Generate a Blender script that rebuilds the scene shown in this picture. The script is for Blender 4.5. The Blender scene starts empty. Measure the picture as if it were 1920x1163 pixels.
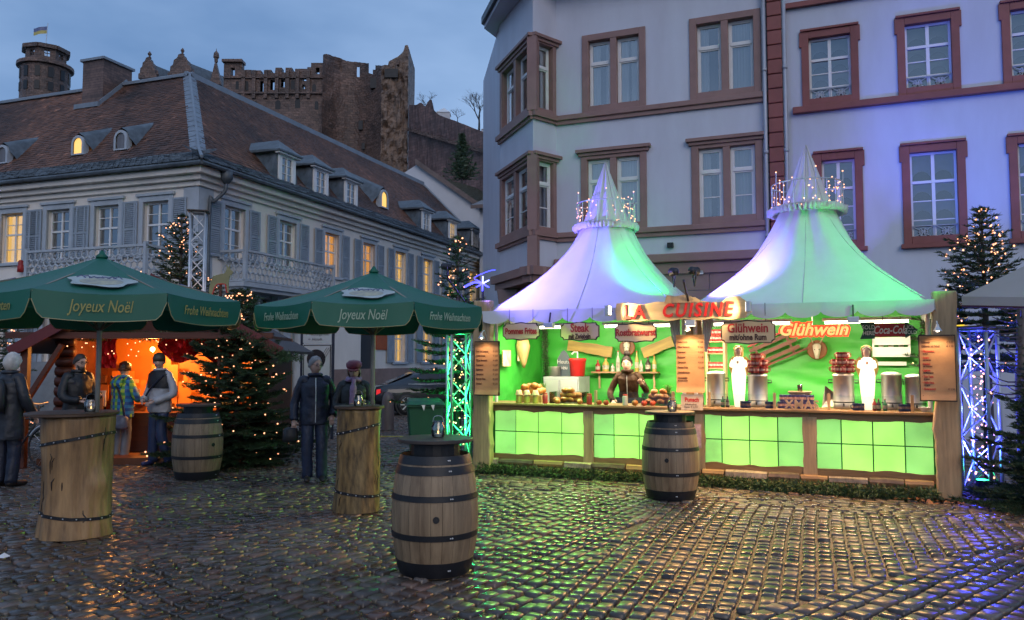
import bpy, math, random
import numpy as np
from mathutils import Vector as V, Matrix, noise
sc = bpy.context.scene; col = sc.collection
R = math.radians; rnd = random.Random(7); PI = math.pi
# ---------------------------------------------------------------- camera, sky, sun, exposure
F, EYE, PITCH = 1500.0, 1.70, R(3.6)
cd = bpy.data.cameras.new('camera'); cam = bpy.data.objects.new('camera', cd); col.objects.link(cam)
cd.sensor_width = 36; cd.lens = F/1920*36; cd.clip_start = .1; cd.clip_end = 2000
cam.location = (0, 0, EYE); cam.rotation_euler = (R(90)+PITCH, 0, 0); sc.camera = cam
W = bpy.data.worlds.new('World'); sc.world = W; W.use_nodes = True
def build_world():
    nt = W.node_tree; nd = nt.nodes; lk = nt.links
    bg = nd['Background']; bg.inputs['Strength'].default_value = 1.0
    sky = nd.new('ShaderNodeTexSky'); sky.sky_type = 'NISHITA'; sky.sun_disc = False
    sky.sun_elevation = R(3.0); sky.sun_rotation = R(200); sky.air_density = 1.0; sky.dust_density = .6; sky.ozone_density = 4
    sm = nd.new('ShaderNodeMix'); sm.data_type = 'RGBA'; sm.blend_type = 'MULTIPLY'; sm.inputs[0].default_value = 1
    lk.new(sky.outputs[0], sm.inputs[6]); sm.inputs[7].default_value = (.10, .10, .10, 1)
    tc = nd.new('ShaderNodeTexCoord'); mp = nd.new('ShaderNodeMapping'); mp.inputs['Scale'].default_value = (1.3, 1.3, 3.2)
    lk.new(tc.outputs['Generated'], mp.inputs[0])
    n = nd.new('ShaderNodeTexNoise'); n.inputs['Scale'].default_value = 1.7; n.inputs['Detail'].default_value = 5; n.inputs['Roughness'].default_value = .5
    lk.new(mp.outputs[0], n.inputs[0])
    cr = nd.new('ShaderNodeValToRGB'); lk.new(n.outputs[0], cr.inputs[0])
    cr.color_ramp.elements[0].position = .36; cr.color_ramp.elements[1].position = .66
    cr.color_ramp.elements[0].color = (.138, .250, .465, 1); cr.color_ramp.elements[1].color = (.290, .435, .690, 1)
    mx = nd.new('ShaderNodeMix'); mx.data_type = 'RGBA'; mx.inputs[0].default_value = .9
    lk.new(sm.outputs[2], mx.inputs[6]); lk.new(cr.outputs[0], mx.inputs[7])
    lk.new(mx.outputs[2], bg.inputs[0])
build_world()
sd = bpy.data.lights.new('sun', 'SUN'); sd.energy = .66; sd.angle = R(40); sd.color = (1.0, .86, .74)
sun = bpy.data.objects.new('sun', sd); col.objects.link(sun); sun.rotation_euler = (R(63), 0, R(14))
vs = sc.view_settings; vs.view_transform = 'Standard'; vs.look = 'None'; vs.exposure = 0.35; vs.gamma = 1; vs.use_curve_mapping = False
sc.render.engine = 'CYCLES'; cy = sc.cycles
cy.use_denoising = True
try: cy.denoiser = 'OPENIMAGEDENOISE'
except Exception: pass
cy.max_bounces = 6; cy.diffuse_bounces = 3; cy.glossy_bounces = 3; cy.transmission_bounces = 4; cy.transparent_max_bounces = 8
cy.use_adaptive_sampling = True; cy.adaptive_threshold = .035; cy.adaptive_min_samples = 16; cy.sample_clamp_indirect = 3.0; cy.caustics_reflective = False; cy.caustics_refractive = False; cy.blur_glossy = .15
# ---------------------------------------------------------------- pixel <-> place
CAMP = V((0, 0, EYE)); SP, CP = math.sin(PITCH), math.cos(PITCH)
def ray(px, py):
    a = (px-960)/F; b = (581.5-py)/F
    return V((a, CP-b*SP, SP+b*CP))
def at(px, py, Y):
    d = ray(px, py); return CAMP+d*(Y/d.y)
def gp(px, py, z=0.0):
    d = ray(px, py); return CAMP+d*((z-EYE)/d.z)
class Frame:                                            # a vertical working plane: x along it, -y towards the viewer
    def __init__(s, loc, rz): s.loc = V(loc); s.rz = rz; s.m = Matrix.Translation(s.loc)@Matrix.Rotation(rz, 4, 'Z'); s.i = s.m.inverted()
    def uv(s, px, py, yo=0.0):
        o = s.i@CAMP; d = s.i.to_3x3()@ray(px, py); p = o+d*((yo-o.y)/d.y); return p.x, p.z
    def u(s, px, yo=0.0, py=675): return s.uv(px, py, yo)[0]
# ---------------------------------------------------------------- materials
def C(h):
    f = lambda c: c/12.92 if c <= .04045 else ((c+.055)/1.055)**2.4
    return tuple(f(int(h[i:i+2], 16)/255) for i in (1, 3, 5))
MATS = {}
def mt(name, c, rough=.6, metal=0, var=.18, scale=6, stretch=(1, 1, 1), bump=.15, bscale=40, c2=None, blotch=.5, em=None, es=0, trans=0, coat=0, attr=None, rvar=.12, sheen=0, brick=None, rbig=False, alpha=1, spec=.5, dist=.01, sample=True):
    if name in MATS: return MATS[name]
    m = bpy.data.materials.new(name); MATS[name] = m; m.use_nodes = True
    nt = m.node_tree; nd = nt.nodes; lk = nt.links; b = nd['Principled BSDF']
    if isinstance(c, str): c = C(c)
    if isinstance(c2, str): c2 = C(c2)
    if c2 is None: c2 = tuple(x*(1-2*var) for x in c)
    tc = nd.new('ShaderNodeTexCoord'); mp = nd.new('ShaderNodeMapping'); mp.inputs['Scale'].default_value = stretch
    lk.new(tc.outputs['Object'], mp.inputs[0])
    n1 = nd.new('ShaderNodeTexNoise'); n1.inputs['Scale'].default_value = scale; n1.inputs['Detail'].default_value = 6; n1.inputs['Roughness'].default_value = .62
    n2 = nd.new('ShaderNodeTexNoise'); n2.inputs['Scale'].default_value = scale*.23; n2.inputs['Detail'].default_value = 3
    lk.new(mp.outputs[0], n1.inputs[0]); lk.new(mp.outputs[0], n2.inputs[0])
    mr = nd.new('ShaderNodeMapRange'); mr.inputs['From Min'].default_value = .3; mr.inputs['From Max'].default_value = .7
    ad = nd.new('ShaderNodeMix'); ad.data_type = 'FLOAT'; ad.inputs[0].default_value = blotch
    lk.new(n1.outputs[0], ad.inputs[2]); lk.new(n2.outputs[0], ad.inputs[3]); lk.new(ad.outputs[0], mr.inputs[0])
    mx = nd.new('ShaderNodeMix'); mx.data_type = 'RGBA'; lk.new(mr.outputs[0], mx.inputs[0])
    mx.inputs[6].default_value = (*c2, 1); mx.inputs[7].default_value = (*[min(1, x*(1+var*.6)) for x in c], 1)
    out = mx.outputs[2]
    if attr:
        at_ = nd.new('ShaderNodeAttribute'); at_.attribute_name = attr
        mm = nd.new('ShaderNodeMix'); mm.data_type = 'RGBA'; mm.blend_type = 'MULTIPLY'; mm.inputs[0].default_value = 1
        lk.new(out, mm.inputs[6]); lk.new(at_.outputs['Color'], mm.inputs[7]); out = mm.outputs[2]
    if brick:                                            # courses of single stones, each a little different
        mb_ = nd.new('ShaderNodeMapping'); mb_.inputs['Rotation'].default_value = (R(90), 0, 0); lk.new(tc.outputs['Object'], mb_.inputs[0])
        bk = nd.new('ShaderNodeTexBrick'); lk.new(mb_.outputs[0], bk.inputs[0]); bk.inputs['Scale'].default_value = 1; bk.inputs['Brick Width'].default_value = brick[0]; bk.inputs['Row Height'].default_value = brick[1]; bk.inputs['Mortar Size'].default_value = brick[1]*.09; bk.inputs['Color1'].default_value = (.55, .55, .55, 1); bk.inputs['Color2'].default_value = (1.35, 1.3, 1.25, 1); bk.inputs['Mortar'].default_value = (.5, .5, .5, 1)
        mm = nd.new('ShaderNodeMix'); mm.data_type = 'RGBA'; mm.blend_type = 'MULTIPLY'; mm.inputs[0].default_value = .8; lk.new(out, mm.inputs[6]); lk.new(bk.outputs[0], mm.inputs[7]); out = mm.outputs[2]
    lk.new(out, b.inputs['Base Color'])
    r2 = nd.new('ShaderNodeMapRange'); r2.inputs['To Min'].default_value = max(.02, rough-rvar); r2.inputs['To Max'].default_value = min(1, rough+rvar)
    lk.new((n2 if rbig else n1).outputs[0], r2.inputs[0])
    if rbig: r2.inputs['From Min'].default_value = .32; r2.inputs['From Max'].default_value = .68; lk.new(r2.outputs[0], b.inputs['Roughness'])
    b.inputs['Metallic'].default_value = metal; b.inputs['Specular IOR Level'].default_value = spec
    if bump:
        n3 = nd.new('ShaderNodeTexNoise'); n3.inputs['Scale'].default_value = bscale; n3.inputs['Detail'].default_value = 4
        lk.new(mp.outputs[0], n3.inputs[0]); bp = nd.new('ShaderNodeBump'); bp.inputs['Strength'].default_value = bump; bp.inputs['Distance'].default_value = dist
        lk.new(n3.outputs[0], bp.inputs['Height']); lk.new(bp.outputs[0], b.inputs['Normal'])
    if em is not None:
        if isinstance(em, str): em = C(em)
        b.inputs['Emission Color'].default_value = (*em, 1); b.inputs['Emission Strength'].default_value = es
        if not sample: m.cycles.emission_sampling = 'NONE'
    if trans: b.inputs['Transmission Weight'].default_value = trans
    if coat: b.inputs['Coat Weight'].default_value = coat; b.inputs['Coat Roughness'].default_value = .08
    if sheen: b.inputs['Sheen Weight'].default_value = sheen
    if alpha < 1: b.inputs['Alpha'].default_value = alpha
    return m
def glass(name, tint=(1, 1, 1), gloss=.25, rough=.03):
    if name in MATS: return MATS[name]
    m = bpy.data.materials.new(name); MATS[name] = m; m.use_nodes = True; nt = m.node_tree; nd = nt.nodes; lk = nt.links
    nd.remove(nd['Principled BSDF']); o = nd['Material Output']
    t = nd.new('ShaderNodeBsdfTransparent'); t.inputs[0].default_value = (*tint, 1)
    g = nd.new('ShaderNodeBsdfGlossy'); g.inputs['Roughness'].default_value = rough
    fr = nd.new('ShaderNodeFresnel'); fr.inputs[0].default_value = 1.5
    ma = nd.new('ShaderNodeMath'); ma.operation = 'ADD'; ma.inputs[1].default_value = gloss; ma.use_clamp = True; lk.new(fr.outputs[0], ma.inputs[0])
    nz = nd.new('ShaderNodeTexNoise'); nz.inputs['Scale'].default_value = 3; bp = nd.new('ShaderNodeBump'); bp.inputs['Strength'].default_value = .05; lk.new(nz.outputs[0], bp.inputs['Height']); lk.new(bp.outputs[0], g.inputs['Normal'])
    mx = nd.new('ShaderNodeMixShader'); lk.new(ma.outputs[0], mx.inputs[0]); lk.new(t.outputs[0], mx.inputs[1]); lk.new(g.outputs[0], mx.inputs[2]); lk.new(mx.outputs[0], o.inputs[0])
    return m
def fabric_glow(name, c, tr=.35):                        # thin cloth that lets light through
    if name in MATS: return MATS[name]
    m = mt(name, c, rough=.75, var=.08, scale=3, bump=.12, bscale=180); nt = m.node_tree; nd = nt.nodes; lk = nt.links
    b = nd['Principled BSDF']; t = nd.new('ShaderNodeBsdfTranslucent'); t.inputs[0].default_value = (*(C(c) if isinstance(c, str) else c), 1)
    mx = nd.new('ShaderNodeMixShader'); mx.inputs[0].default_value = tr; lk.new(b.outputs[0], mx.inputs[1]); lk.new(t.outputs[0], mx.inputs[2])
    lk.new(mx.outputs[0], nd['Material Output'].inputs[0]); return m
# ---------------------------------------------------------------- mesh building
class MB:
    def __init__(s): s.v = []; s.f = []; s.m = []; s.k = 0
    def add(s, vs, fs):
        o = len(s.v); s.v.extend(tuple(p) for p in vs); s.f.extend(tuple(i+o for i in f) for f in fs); s.m.extend([s.k]*len(fs)); return s
    def quad(s, a, b, c, d): return s.add([a, b, c, d], [(0, 1, 2, 3)])
    def box(s, x0, x1, y0, y1, z0, z1, M=None):
        vs = [V((x, y, z)) for z in (z0, z1) for y in (y0, y1) for x in (x0, x1)]
        if M is not None: vs = [M@p for p in vs]
        return s.add(vs, [(0, 2, 3, 1), (4, 5, 7, 6), (0, 1, 5, 4), (2, 6, 7, 3), (0, 4, 6, 2), (1, 3, 7, 5)])
    def bar(s, p, q, w, h=None):                         # square bar from p to q
        p, q = V(p), V(q); h = h or w; d = (q-p); L = d.length
        if L < 1e-6: return s
        M = Matrix.Translation(p)@d.to_track_quat('Z', 'Y').to_matrix().to_4x4(); return s.box(-w/2, w/2, -h/2, h/2, 0, L, M)
    def tube(s, pts, r, n=8, cap=True, squash=1.0):
        pts = [V(p) for p in pts]; r = r if hasattr(r, '__len__') else [r]*len(pts); k = len(pts)
        t0 = (pts[1]-pts[0]).normalized(); ref = V((1, 0, 0)) if abs(t0.x) < .8 else V((0, 1, 0)); nrm = (ref-t0*ref.dot(t0)).normalized(); vs = []
        for i, p in enumerate(pts):
            t = (pts[min(i+1, k-1)]-pts[max(i-1, 0)]); t = t.normalized() if t.length > 1e-9 else t0
            nrm = (nrm-t*nrm.dot(t)); nrm = nrm.normalized() if nrm.length > 1e-6 else t.orthogonal().normalized(); bi = t.cross(nrm)
            for j in range(n):
                a = 2*PI*j/n; vs.append(p+nrm*(math.cos(a)*r[i])+bi*(math.sin(a)*r[i]*squash))
        fs = [(i*n+j, i*n+(j+1) % n, (i+1)*n+(j+1) % n, (i+1)*n+j) for i in range(k-1) for j in range(n)]
        if cap: fs += [tuple(range(n-1, -1, -1)), tuple((k-1)*n+j for j in range(n))]
        return s.add(vs, fs)
    def lathe(s, prof, n=20, c=(0, 0, 0), cap=True, sx=1, sy=1):
        vs = [(c[0]+r*sx*math.cos(2*PI*j/n), c[1]+r*sy*math.sin(2*PI*j/n), c[2]+z) for r, z in prof for j in range(n)]; k = len(prof)
        fs = [(i*n+j, i*n+(j+1) % n, (i+1)*n+(j+1) % n, (i+1)*n+j) for i in range(k-1) for j in range(n)]
        if cap: fs += [tuple(range(n-1, -1, -1)), tuple((k-1)*n+j for j in range(n))]
        return s.add(vs, fs)
    def ball(s, c, r, n=10, m=7, jit=0):
        rx, ry, rz = r if hasattr(r, '__len__') else (r, r, r); prof = []
        vs = [(c[0], c[1], c[2]-rz)]
        for i in range(1, m):
            ph = -PI/2+PI*i/m
            for j in range(n):
                q = 1+(rnd.uniform(-jit, jit) if jit else 0)
                vs.append((c[0]+rx*q*math.cos(ph)*math.cos(2*PI*j/n), c[1]+ry*q*math.cos(ph)*math.sin(2*PI*j/n), c[2]+rz*q*math.sin(ph)))
        vs.append((c[0], c[1], c[2]+rz)); L = len(vs)-1
        fs = [(0, 1+(j+1) % n, 1+j) for j in range(n)]+[(1+i*n+j, 1+i*n+(j+1) % n, 1+(i+1)*n+(j+1) % n, 1+(i+1)*n+j) for i in range(m-2) for j in range(n)]+[(L, 1+(m-2)*n+j, 1+(m-2)*n+(j+1) % n) for j in range(n)]
        return s.add(vs, fs)
    def prism(s, poly, y0, y1):                          # poly in (x, z), extruded along y
        n = len(poly); vs = [(x, y0, z) for x, z in poly]+[(x, y1, z) for x, z in poly]
        return s.add(vs, [tuple(range(n)), tuple(range(2*n-1, n-1, -1))]+[(i, i+n, (i+1) % n+n, (i+1) % n) for i in range(n)])
    def slab(s, poly, z0, z1):                           # poly in (x, y), extruded along z
        n = len(poly); vs = [(x, y, z0) for x, y in poly]+[(x, y, z1) for x, y in poly]
        return s.add(vs, [tuple(range(n-1, -1, -1)), tuple(range(n, 2*n))]+[(i, (i+1) % n, (i+1) % n+n, i+n) for i in range(n)])
    def loft(s, rings, n=20, cap=True):                  # rings: (cx, cy, cz, rx, ry)
        vs = []
        for cx, cy_, cz, rx, ry in rings:
            for j in range(n):
                a = 2*PI*j/n; vs.append((cx+rx*math.cos(a), cy_+ry*math.sin(a), cz))
        k = len(rings); fs = [(i*n+j, i*n+(j+1) % n, (i+1)*n+(j+1) % n, (i+1)*n+j) for i in range(k-1) for j in range(n)]
        if cap: fs += [tuple(range(n-1, -1, -1)), tuple((k-1)*n+j for j in range(n))]
        return s.add(vs, fs)
    def wrinkle(s, amp, sc_=8, stretch=(1, 1, 1), i0=0):
        for i in range(i0, len(s.v)):
            p = V(s.v[i]); q = V((p.x*stretch[0], p.y*stretch[1], p.z*stretch[2]))*sc_
            s.v[i] = tuple(p+noise.noise_vector(q)*amp)
        return s
    def build(s, name, mat, parent=None, smooth=False, bev=0, kind=None, loc=None, rot=None):
        me = bpy.data.meshes.new(name); me.from_pydata(s.v, [], s.f)
        for m in (mat if isinstance(mat, (list, tuple)) else [mat]): me.materials.append(m)
        if s.k or any(s.m): me.polygons.foreach_set('material_index', s.m)
        if smooth: me.polygons.foreach_set('use_smooth', [True]*len(me.polygons))
        return link(name, me, parent, bev, kind, loc, rot)
def link(name, me, parent=None, bev=0, kind=None, loc=None, rot=None):
    o = bpy.data.objects.new(name, me); col.objects.link(o); o.parent = parent
    if loc is not None: o.location = loc
    if rot is not None: o.rotation_euler = rot
    if bev:
        b = o.modifiers.new('bevel', 'BEVEL'); b.width = bev; b.segments = 2; b.limit_method = 'ANGLE'; b.angle_limit = R(40)
    if kind: o['kind'] = kind
    return o
def npmesh(name, v, f, mat, parent=None, smooth=False, kind=None, tone=None):   # numpy: v (n,3), f (m,3|4)
    me = bpy.data.meshes.new(name); v = np.asarray(v, np.float32); f = np.asarray(f, np.int32); k = f.shape[1]
    me.vertices.add(len(v)); me.vertices.foreach_set('co', v.ravel()); me.loops.add(f.size); me.loops.foreach_set('vertex_index', f.ravel())
    me.polygons.add(len(f)); me.polygons.foreach_set('loop_start', np.arange(0, f.size, k, dtype=np.int32))
    if smooth: me.polygons.foreach_set('use_smooth', np.ones(len(f), bool))
    if tone is not None:
        a = me.color_attributes.new('tone', 'FLOAT_COLOR', 'POINT'); t = np.ones((len(v), 4), np.float32); t[:, :3] = tone; a.data.foreach_set('color', t.ravel())
    me.update(calc_edges=True); me.materials.append(mat); return link(name, me, parent, kind=kind)
def tag(o, label, cat, group=None):
    o['label'] = label; o['category'] = cat
    if group: o['group'] = group
    return o
def thing(name, label, cat, loc=(0, 0, 0), rz=0, group=None):
    o = bpy.data.objects.new(name, None); col.objects.link(o); o.location = loc; o.rotation_euler = (0, 0, rz); return tag(o, label, cat, group)
def kids(o): return [c for c in col.objects if c.parent == o]
def clone(o, parent=None, loc=None, rz=None, label=None):
    c = o.copy(); col.objects.link(c); c.parent = parent
    if loc is not None: c.location = loc
    if rz is not None: c.rotation_euler = (0, 0, rz)
    if label: c['label'] = label
    for ch in list(o.children): clone(ch, c)
    return c
def text(name, s, size, mat, parent, loc, rot=(R(90), 0, 0), ext=.004, shear=0, bold=0, wide=1.0, align='CENTER', spacing=1.0):
    cu = bpy.data.curves.new(name, 'FONT'); cu.body = s; cu.size = size; cu.extrude = ext; cu.shear = shear; cu.offset = bold; cu.align_x = align; cu.align_y = 'CENTER'; cu.resolution_u = 3; cu.space_character = spacing
    t = bpy.data.objects.new(name, cu); me = bpy.data.meshes.new_from_object(t); bpy.data.objects.remove(t); bpy.data.curves.remove(cu)
    me.materials.clear(); me.materials.append(mat); o = link(name, me, parent, loc=loc, rot=rot); o.scale = (wide, 1, 1); return o
def lamp(name, kind, parent, loc, power, color, size=.1, target=None, spot=None, blend=.5, sy=None):
    l = bpy.data.lights.new(name, kind); l.energy = power; l.color = color
    if kind == 'AREA':
        l.size = size
        if sy: l.shape = 'RECTANGLE'; l.size_y = sy
    else: l.shadow_soft_size = size
    if kind == 'SPOT': l.spot_size = spot; l.spot_blend = blend
    o = bpy.data.objects.new(name, l); col.objects.link(o); o.parent = parent; o.location = loc
    if target is not None: o.rotation_euler = (V(target)-V(loc)).to_track_quat('-Z', 'Y').to_euler()
    return o
def cat(pts, k=6):                                       # smooth curve through points
    pts = [V(p) for p in pts]; out = []; n = len(pts)
    for i in range(n-1):
        a, b, c, d = pts[max(i-1, 0)], pts[i], pts[i+1], pts[min(i+2, n-1)]
        for j in range(k):
            t = j/k; out.append(.5*((2*b)+(c-a)*t+(2*a-5*b+4*c-d)*t*t+(3*b-a-3*c+d)*t**3))
    return out+[pts[-1]]
def lerp(a, b, t): return a+(b-a)*t
# shared materials
M_bulb = mt('warm_bulb', (1, .7, .5), em=(1, .40, .19), es=2.6, bump=0, sample=False)
M_bulbw = mt('white_bulb', (1, .9, .7), em=(1, .85, .6), es=9, bump=0, sample=False)
M_black = mt('black_paint', (.012, .012, .014), rough=.45)
M_dark = mt('dark_void', (.01, .01, .012), rough=.9, bump=0)
M_alu = mt('aluminium', (.62, .63, .65), rough=.32, metal=.9, var=.06)
M_steel = mt('polished_steel', (.56, .54, .51), rough=.13, metal=1, var=.05, bump=.04, rvar=.05)
M_white = mt('white_paint', (.74, .74, .75), rough=.5, var=.05, bump=.08)
M_wood = mt('pale_wood', '#b99d76', rough=.62, var=.25, scale=5, stretch=(7, 7, .6), bump=.3, bscale=5)
M_woodh = mt('pale_plank', '#a5835a', rough=.62, var=.25, scale=5, stretch=(.6, 7, 7), bump=.3, bscale=5)
# ================================================================ GROUND
M_joint = mt('wet_joint_sand', '#2a211a', rough=.5, var=.3, scale=9, bump=.6, bscale=60)
M_stone = mt('wet_sett_stone', (.128, .102, .084), rough=.29, var=.35, scale=7, bump=.3, bscale=34, dist=.004, attr='tone', rvar=.15, rbig=True, blotch=.35)
SF = Frame(gp(905, 882), R(-23.5))                       # the stall front: x along the counter
ground = MB().quad((-500, -120, -.03), (500, -120, -.03), (500, 900, -.03), (-500, 900, -.03)).build('ground', M_joint); ground['kind'] = 'structure'
def make_stones():
    g = np.random.default_rng(3)
    sx, sy = math.cos(SF.rz), math.sin(SF.rz)
    def field(theta, w, l, keep, seed_off):
        c, s = math.cos(theta), math.sin(theta); out = []
        n = 215
        for i in range(-n, n):
            t = i*w; lo = -32; wob = 0
            d = lo+g.uniform(0, l)
            while d < 34:
                L = l*g.uniform(.68, 1.38); m = d+L/2
                tt = t+.035*math.sin(m*.9+i*.07)+.05*math.sin(m*.31+1.3)
                x = c*m-s*tt; y = 13+s*m+c*tt
                if 4.4 < y < 25 and abs(x) < .68*y+.5: out.append((x, y, L/2-.012*g.uniform(.6, 1.6), w/2-.011*g.uniform(.5, 1.5), theta+g.normal(0, .03)))
                d += L
        out = np.array(out); return out[keep(out[:, 0], out[:, 1])]
    def front(x, y): return (x-SF.loc.x)*sy*-1*-1*0+((x-SF.loc.x)*-math.sin(SF.rz)+(y-SF.loc.y)*math.cos(SF.rz))
    a = gp(1330, 1163); b = gp(1920, 1010)
    def corner(x, y): return (b.x-a.x)*(y-a.y)-(b.y-a.y)*(x-a.x) < 0
    p = gp(975, 1163); q = gp(1195, 978)
    def left(x, y): return (q.x-p.x)*(y-p.y)-(q.y-p.y)*(x-p.x) > 0
    band = lambda x, y: (front(x, y) > -1.35) & (x > -.9)
    A = field(R(67), .130, .152, lambda x, y: ~band(x, y) & ~corner(x, y) & ~left(x, y), 0)
    B = field(R(57), .130, .165, lambda x, y: ~band(x, y) & left(x, y), 1)
    Cc = field(R(40), .148, .185, lambda x, y: corner(x, y) & ~band(x, y) & ~left(x, y), 2)
    D = field(SF.rz, .108, .185, lambda x, y: band(x, y), 3)
    S = np.concatenate([A, B, Cc, D]); S = S[np.argsort(S[:, 1])]; N = len(S)
    cut = .20
    oc = np.array([(-1, -1+cut), (-1+cut, -1), (1-cut, -1), (1, -1+cut), (1, 1-cut), (1-cut, 1), (-1+cut, 1), (-1, 1-cut)])
    oc = oc[None]*(1+g.uniform(-.07, .05, (N, 8, 1))); ca, sa = np.cos(S[:, 4]), np.sin(S[:, 4])
    def ring(k, z):
        u = oc[..., 0]*S[:, 2:3]*1.0; v = oc[..., 1]*S[:, 3:4]
        ins = k; u = u-np.sign(u)*ins; v = v-np.sign(v)*ins
        x = ca[:, None]*u-sa[:, None]*v+S[:, 0:1]; y = sa[:, None]*u+ca[:, None]*v+S[:, 1:2]
        return np.stack([x, y, z+tx*u+ty*v], -1)
    tx = g.normal(0, .022, (N, 1)); ty = g.normal(0, .022, (N, 1)); top = g.normal(0, .0045, (N, 1))
    top = top+.012*np.sin(S[:, 0:1]*.8)*np.sin(S[:, 1:2]*.7)
    verts = np.concatenate([ring(0, -.05+0*top), ring(.001, top-.009), ring(.007, top-.0015)], 1)          # N,24,3
    f = []
    for r in (0, 1):
        for j in range(8): f.append((r*8+j, r*8+(j+1) % 8, (r+1)*8+(j+1) % 8, (r+1)*8+j))
    f += [(16, 17, 18, 19), (16, 19, 20, 23), (20, 21, 22, 23)]; f = np.array(f)
    tone = g.uniform(.55, 1.25, (N, 1))*np.array([[1, 1, 1]])*(1+g.normal(0, .03, (N, 3))); warm = g.random((N, 1)) < .22
    tone = np.where(warm, tone*np.array([[1.22, .92, .78]]), tone)
    tone = tone*(1+.55*np.array([noise.noise((x*.45, y*.45, 2.0))+.5*noise.noise((x*1.5, y*1.5, 7.0)) for x, y in S[:, :2]]))[:, None]
    for i in range(300):
        npmesh('sett_stone', verts[i], f, M_stone, ground, False, tone=np.repeat(tone[i:i+1], 24, 0))
    r = verts[300:]; n = len(r)
    npmesh('sett_paving', r.reshape(-1, 3), (f[None]+24*np.arange(n)[:, None, None]).reshape(-1, 4), M_stone, ground, False, 'stuff', np.repeat(tone[300:], 24, 0))
make_stones()
# ================================================================ WALLS WITH OPENINGS
def wall(mb, u0, u1, z0, z1, holes, depth=.28, y=0.0):
    us = sorted({u0, u1, *[h[0] for h in holes], *[h[1] for h in holes]}); zs = sorted({z0, z1, *[h[2] for h in holes], *[h[3] for h in holes]})
    us = [u for u in us if u0 <= u <= u1]; zs = [z for z in zs if z0 <= z <= z1]
    for i in range(len(us)-1):
        j = 0
        while j < len(zs)-1:
            a, b = us[i], us[i+1]; inh = lambda q: any(h[0]-1e-5 < (a+b)/2 < h[1]+1e-5 and h[2] < (zs[q]+zs[q+1])/2 < h[3] for h in holes)
            if inh(j): j += 1; continue
            k = j
            while k+1 < len(zs)-1 and not inh(k+1): k += 1
            mb.quad((a, y, zs[j]), (b, y, zs[j]), (b, y, zs[k+1]), (a, y, zs[k+1])); j = k+1
    for a, b, c, d in holes:
        e = y+depth
        mb.quad((a, y, c), (a, y, d), (a, e, d), (a, e, c)); mb.quad((b, y, c), (b, e, c), (b, e, d), (b, y, d))
        mb.quad((a, y, c), (a, e, c), (b, e, c), (b, y, c)); mb.quad((a, y, d), (b, y, d), (b, e, d), (a, e, d))
def border(mb, a, b, c, d, w, y0, y1, bottom=True):     # a rectangular frame
    mb.box(a, a+w, y0, y1, c, d); mb.box(b-w, b, y0, y1, c, d); mb.box(a+w, b-w, y0, y1, d-w, d)
    if bottom: mb.box(a+w, b-w, y0, y1, c, c+w)
G_win = glass('window_glass', (.86, .9, .92), gloss=.30)
M_curt = mt('pale_curtain', (.50, .55, .58), rough=.9, var=.15, scale=2, stretch=(9, 1, .2), bump=.5, bscale=2)
M_room = mt('dark_room', (.035, .037, .045), rough=.9, var=.3, scale=1.5)
M_lit = mt('lit_room', (.8, .6, .3), var=.25, scale=1.1, em=C('#ffc55e'), es=.85, bump=0)
M_lit2 = mt('lit_room_amber', (.8, .5, .2), var=.25, scale=1.1, em=C('#f5a53e'), es=.75, bump=0)
# ================================================================ WHITE CORNER PALACE
HL = thing('palace', 'cream two storey palace with grey shutters under a steep brown tiled roof', 'building', at(365, 675, 24).xy.to_3d(), R(70.2))
FL = Frame(HL.location, R(70.2)); FW = Frame(HL.location, R(-19.8))
M_lw = mt('cream_render', (.80, .73, .66), rough=.85, var=.1, scale=1.6, stretch=(1, 1, .4), bump=.15, bscale=60, c2=(.63, .58, .53))
M_trim = mt('grey_blue_stone', (.42, .46, .51), rough=.75, var=.12, scale=4)
M_shut = mt('grey_blue_shutter', (.30, .35, .41), rough=.55, var=.1)
M_tile = mt('clay_tile', (.215, .098, .058), rough=.62, var=.5, scale=1.0, c2=(.024, .021, .023), attr='tone', bump=.3, bscale=30, blotch=.75)
M_slate = mt('slate', (.115, .14, .165), rough=.42, var=.35, scale=5, bump=.7, bscale=9)
M_lead = mt('lead_ridge', (.21, .25, .30), rough=.45, var=.15)
M_sand = mt('pink_sandstone', (.30, .20, .17), rough=.8, var=.2, scale=3)
LX, WY, EZ, RZ, RD = 25.0, 27.0, 7.62, 12.75, 5.0
def onL(u, z, y=0): return (u, y, z), None
def onW(u, z, y=0): return (y, -u, z), (0, 0, R(-90))    # u negative to the left of the corner
wu = [1.65+2.84*i for i in range(9)]; ww = [-1.62, -3.6, -5.65, -7.72, -9.8, -11.9]
WZ0, WZ1, GZ0, GZ1 = 4.95, 6.62, 1.62, 3.45
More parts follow.
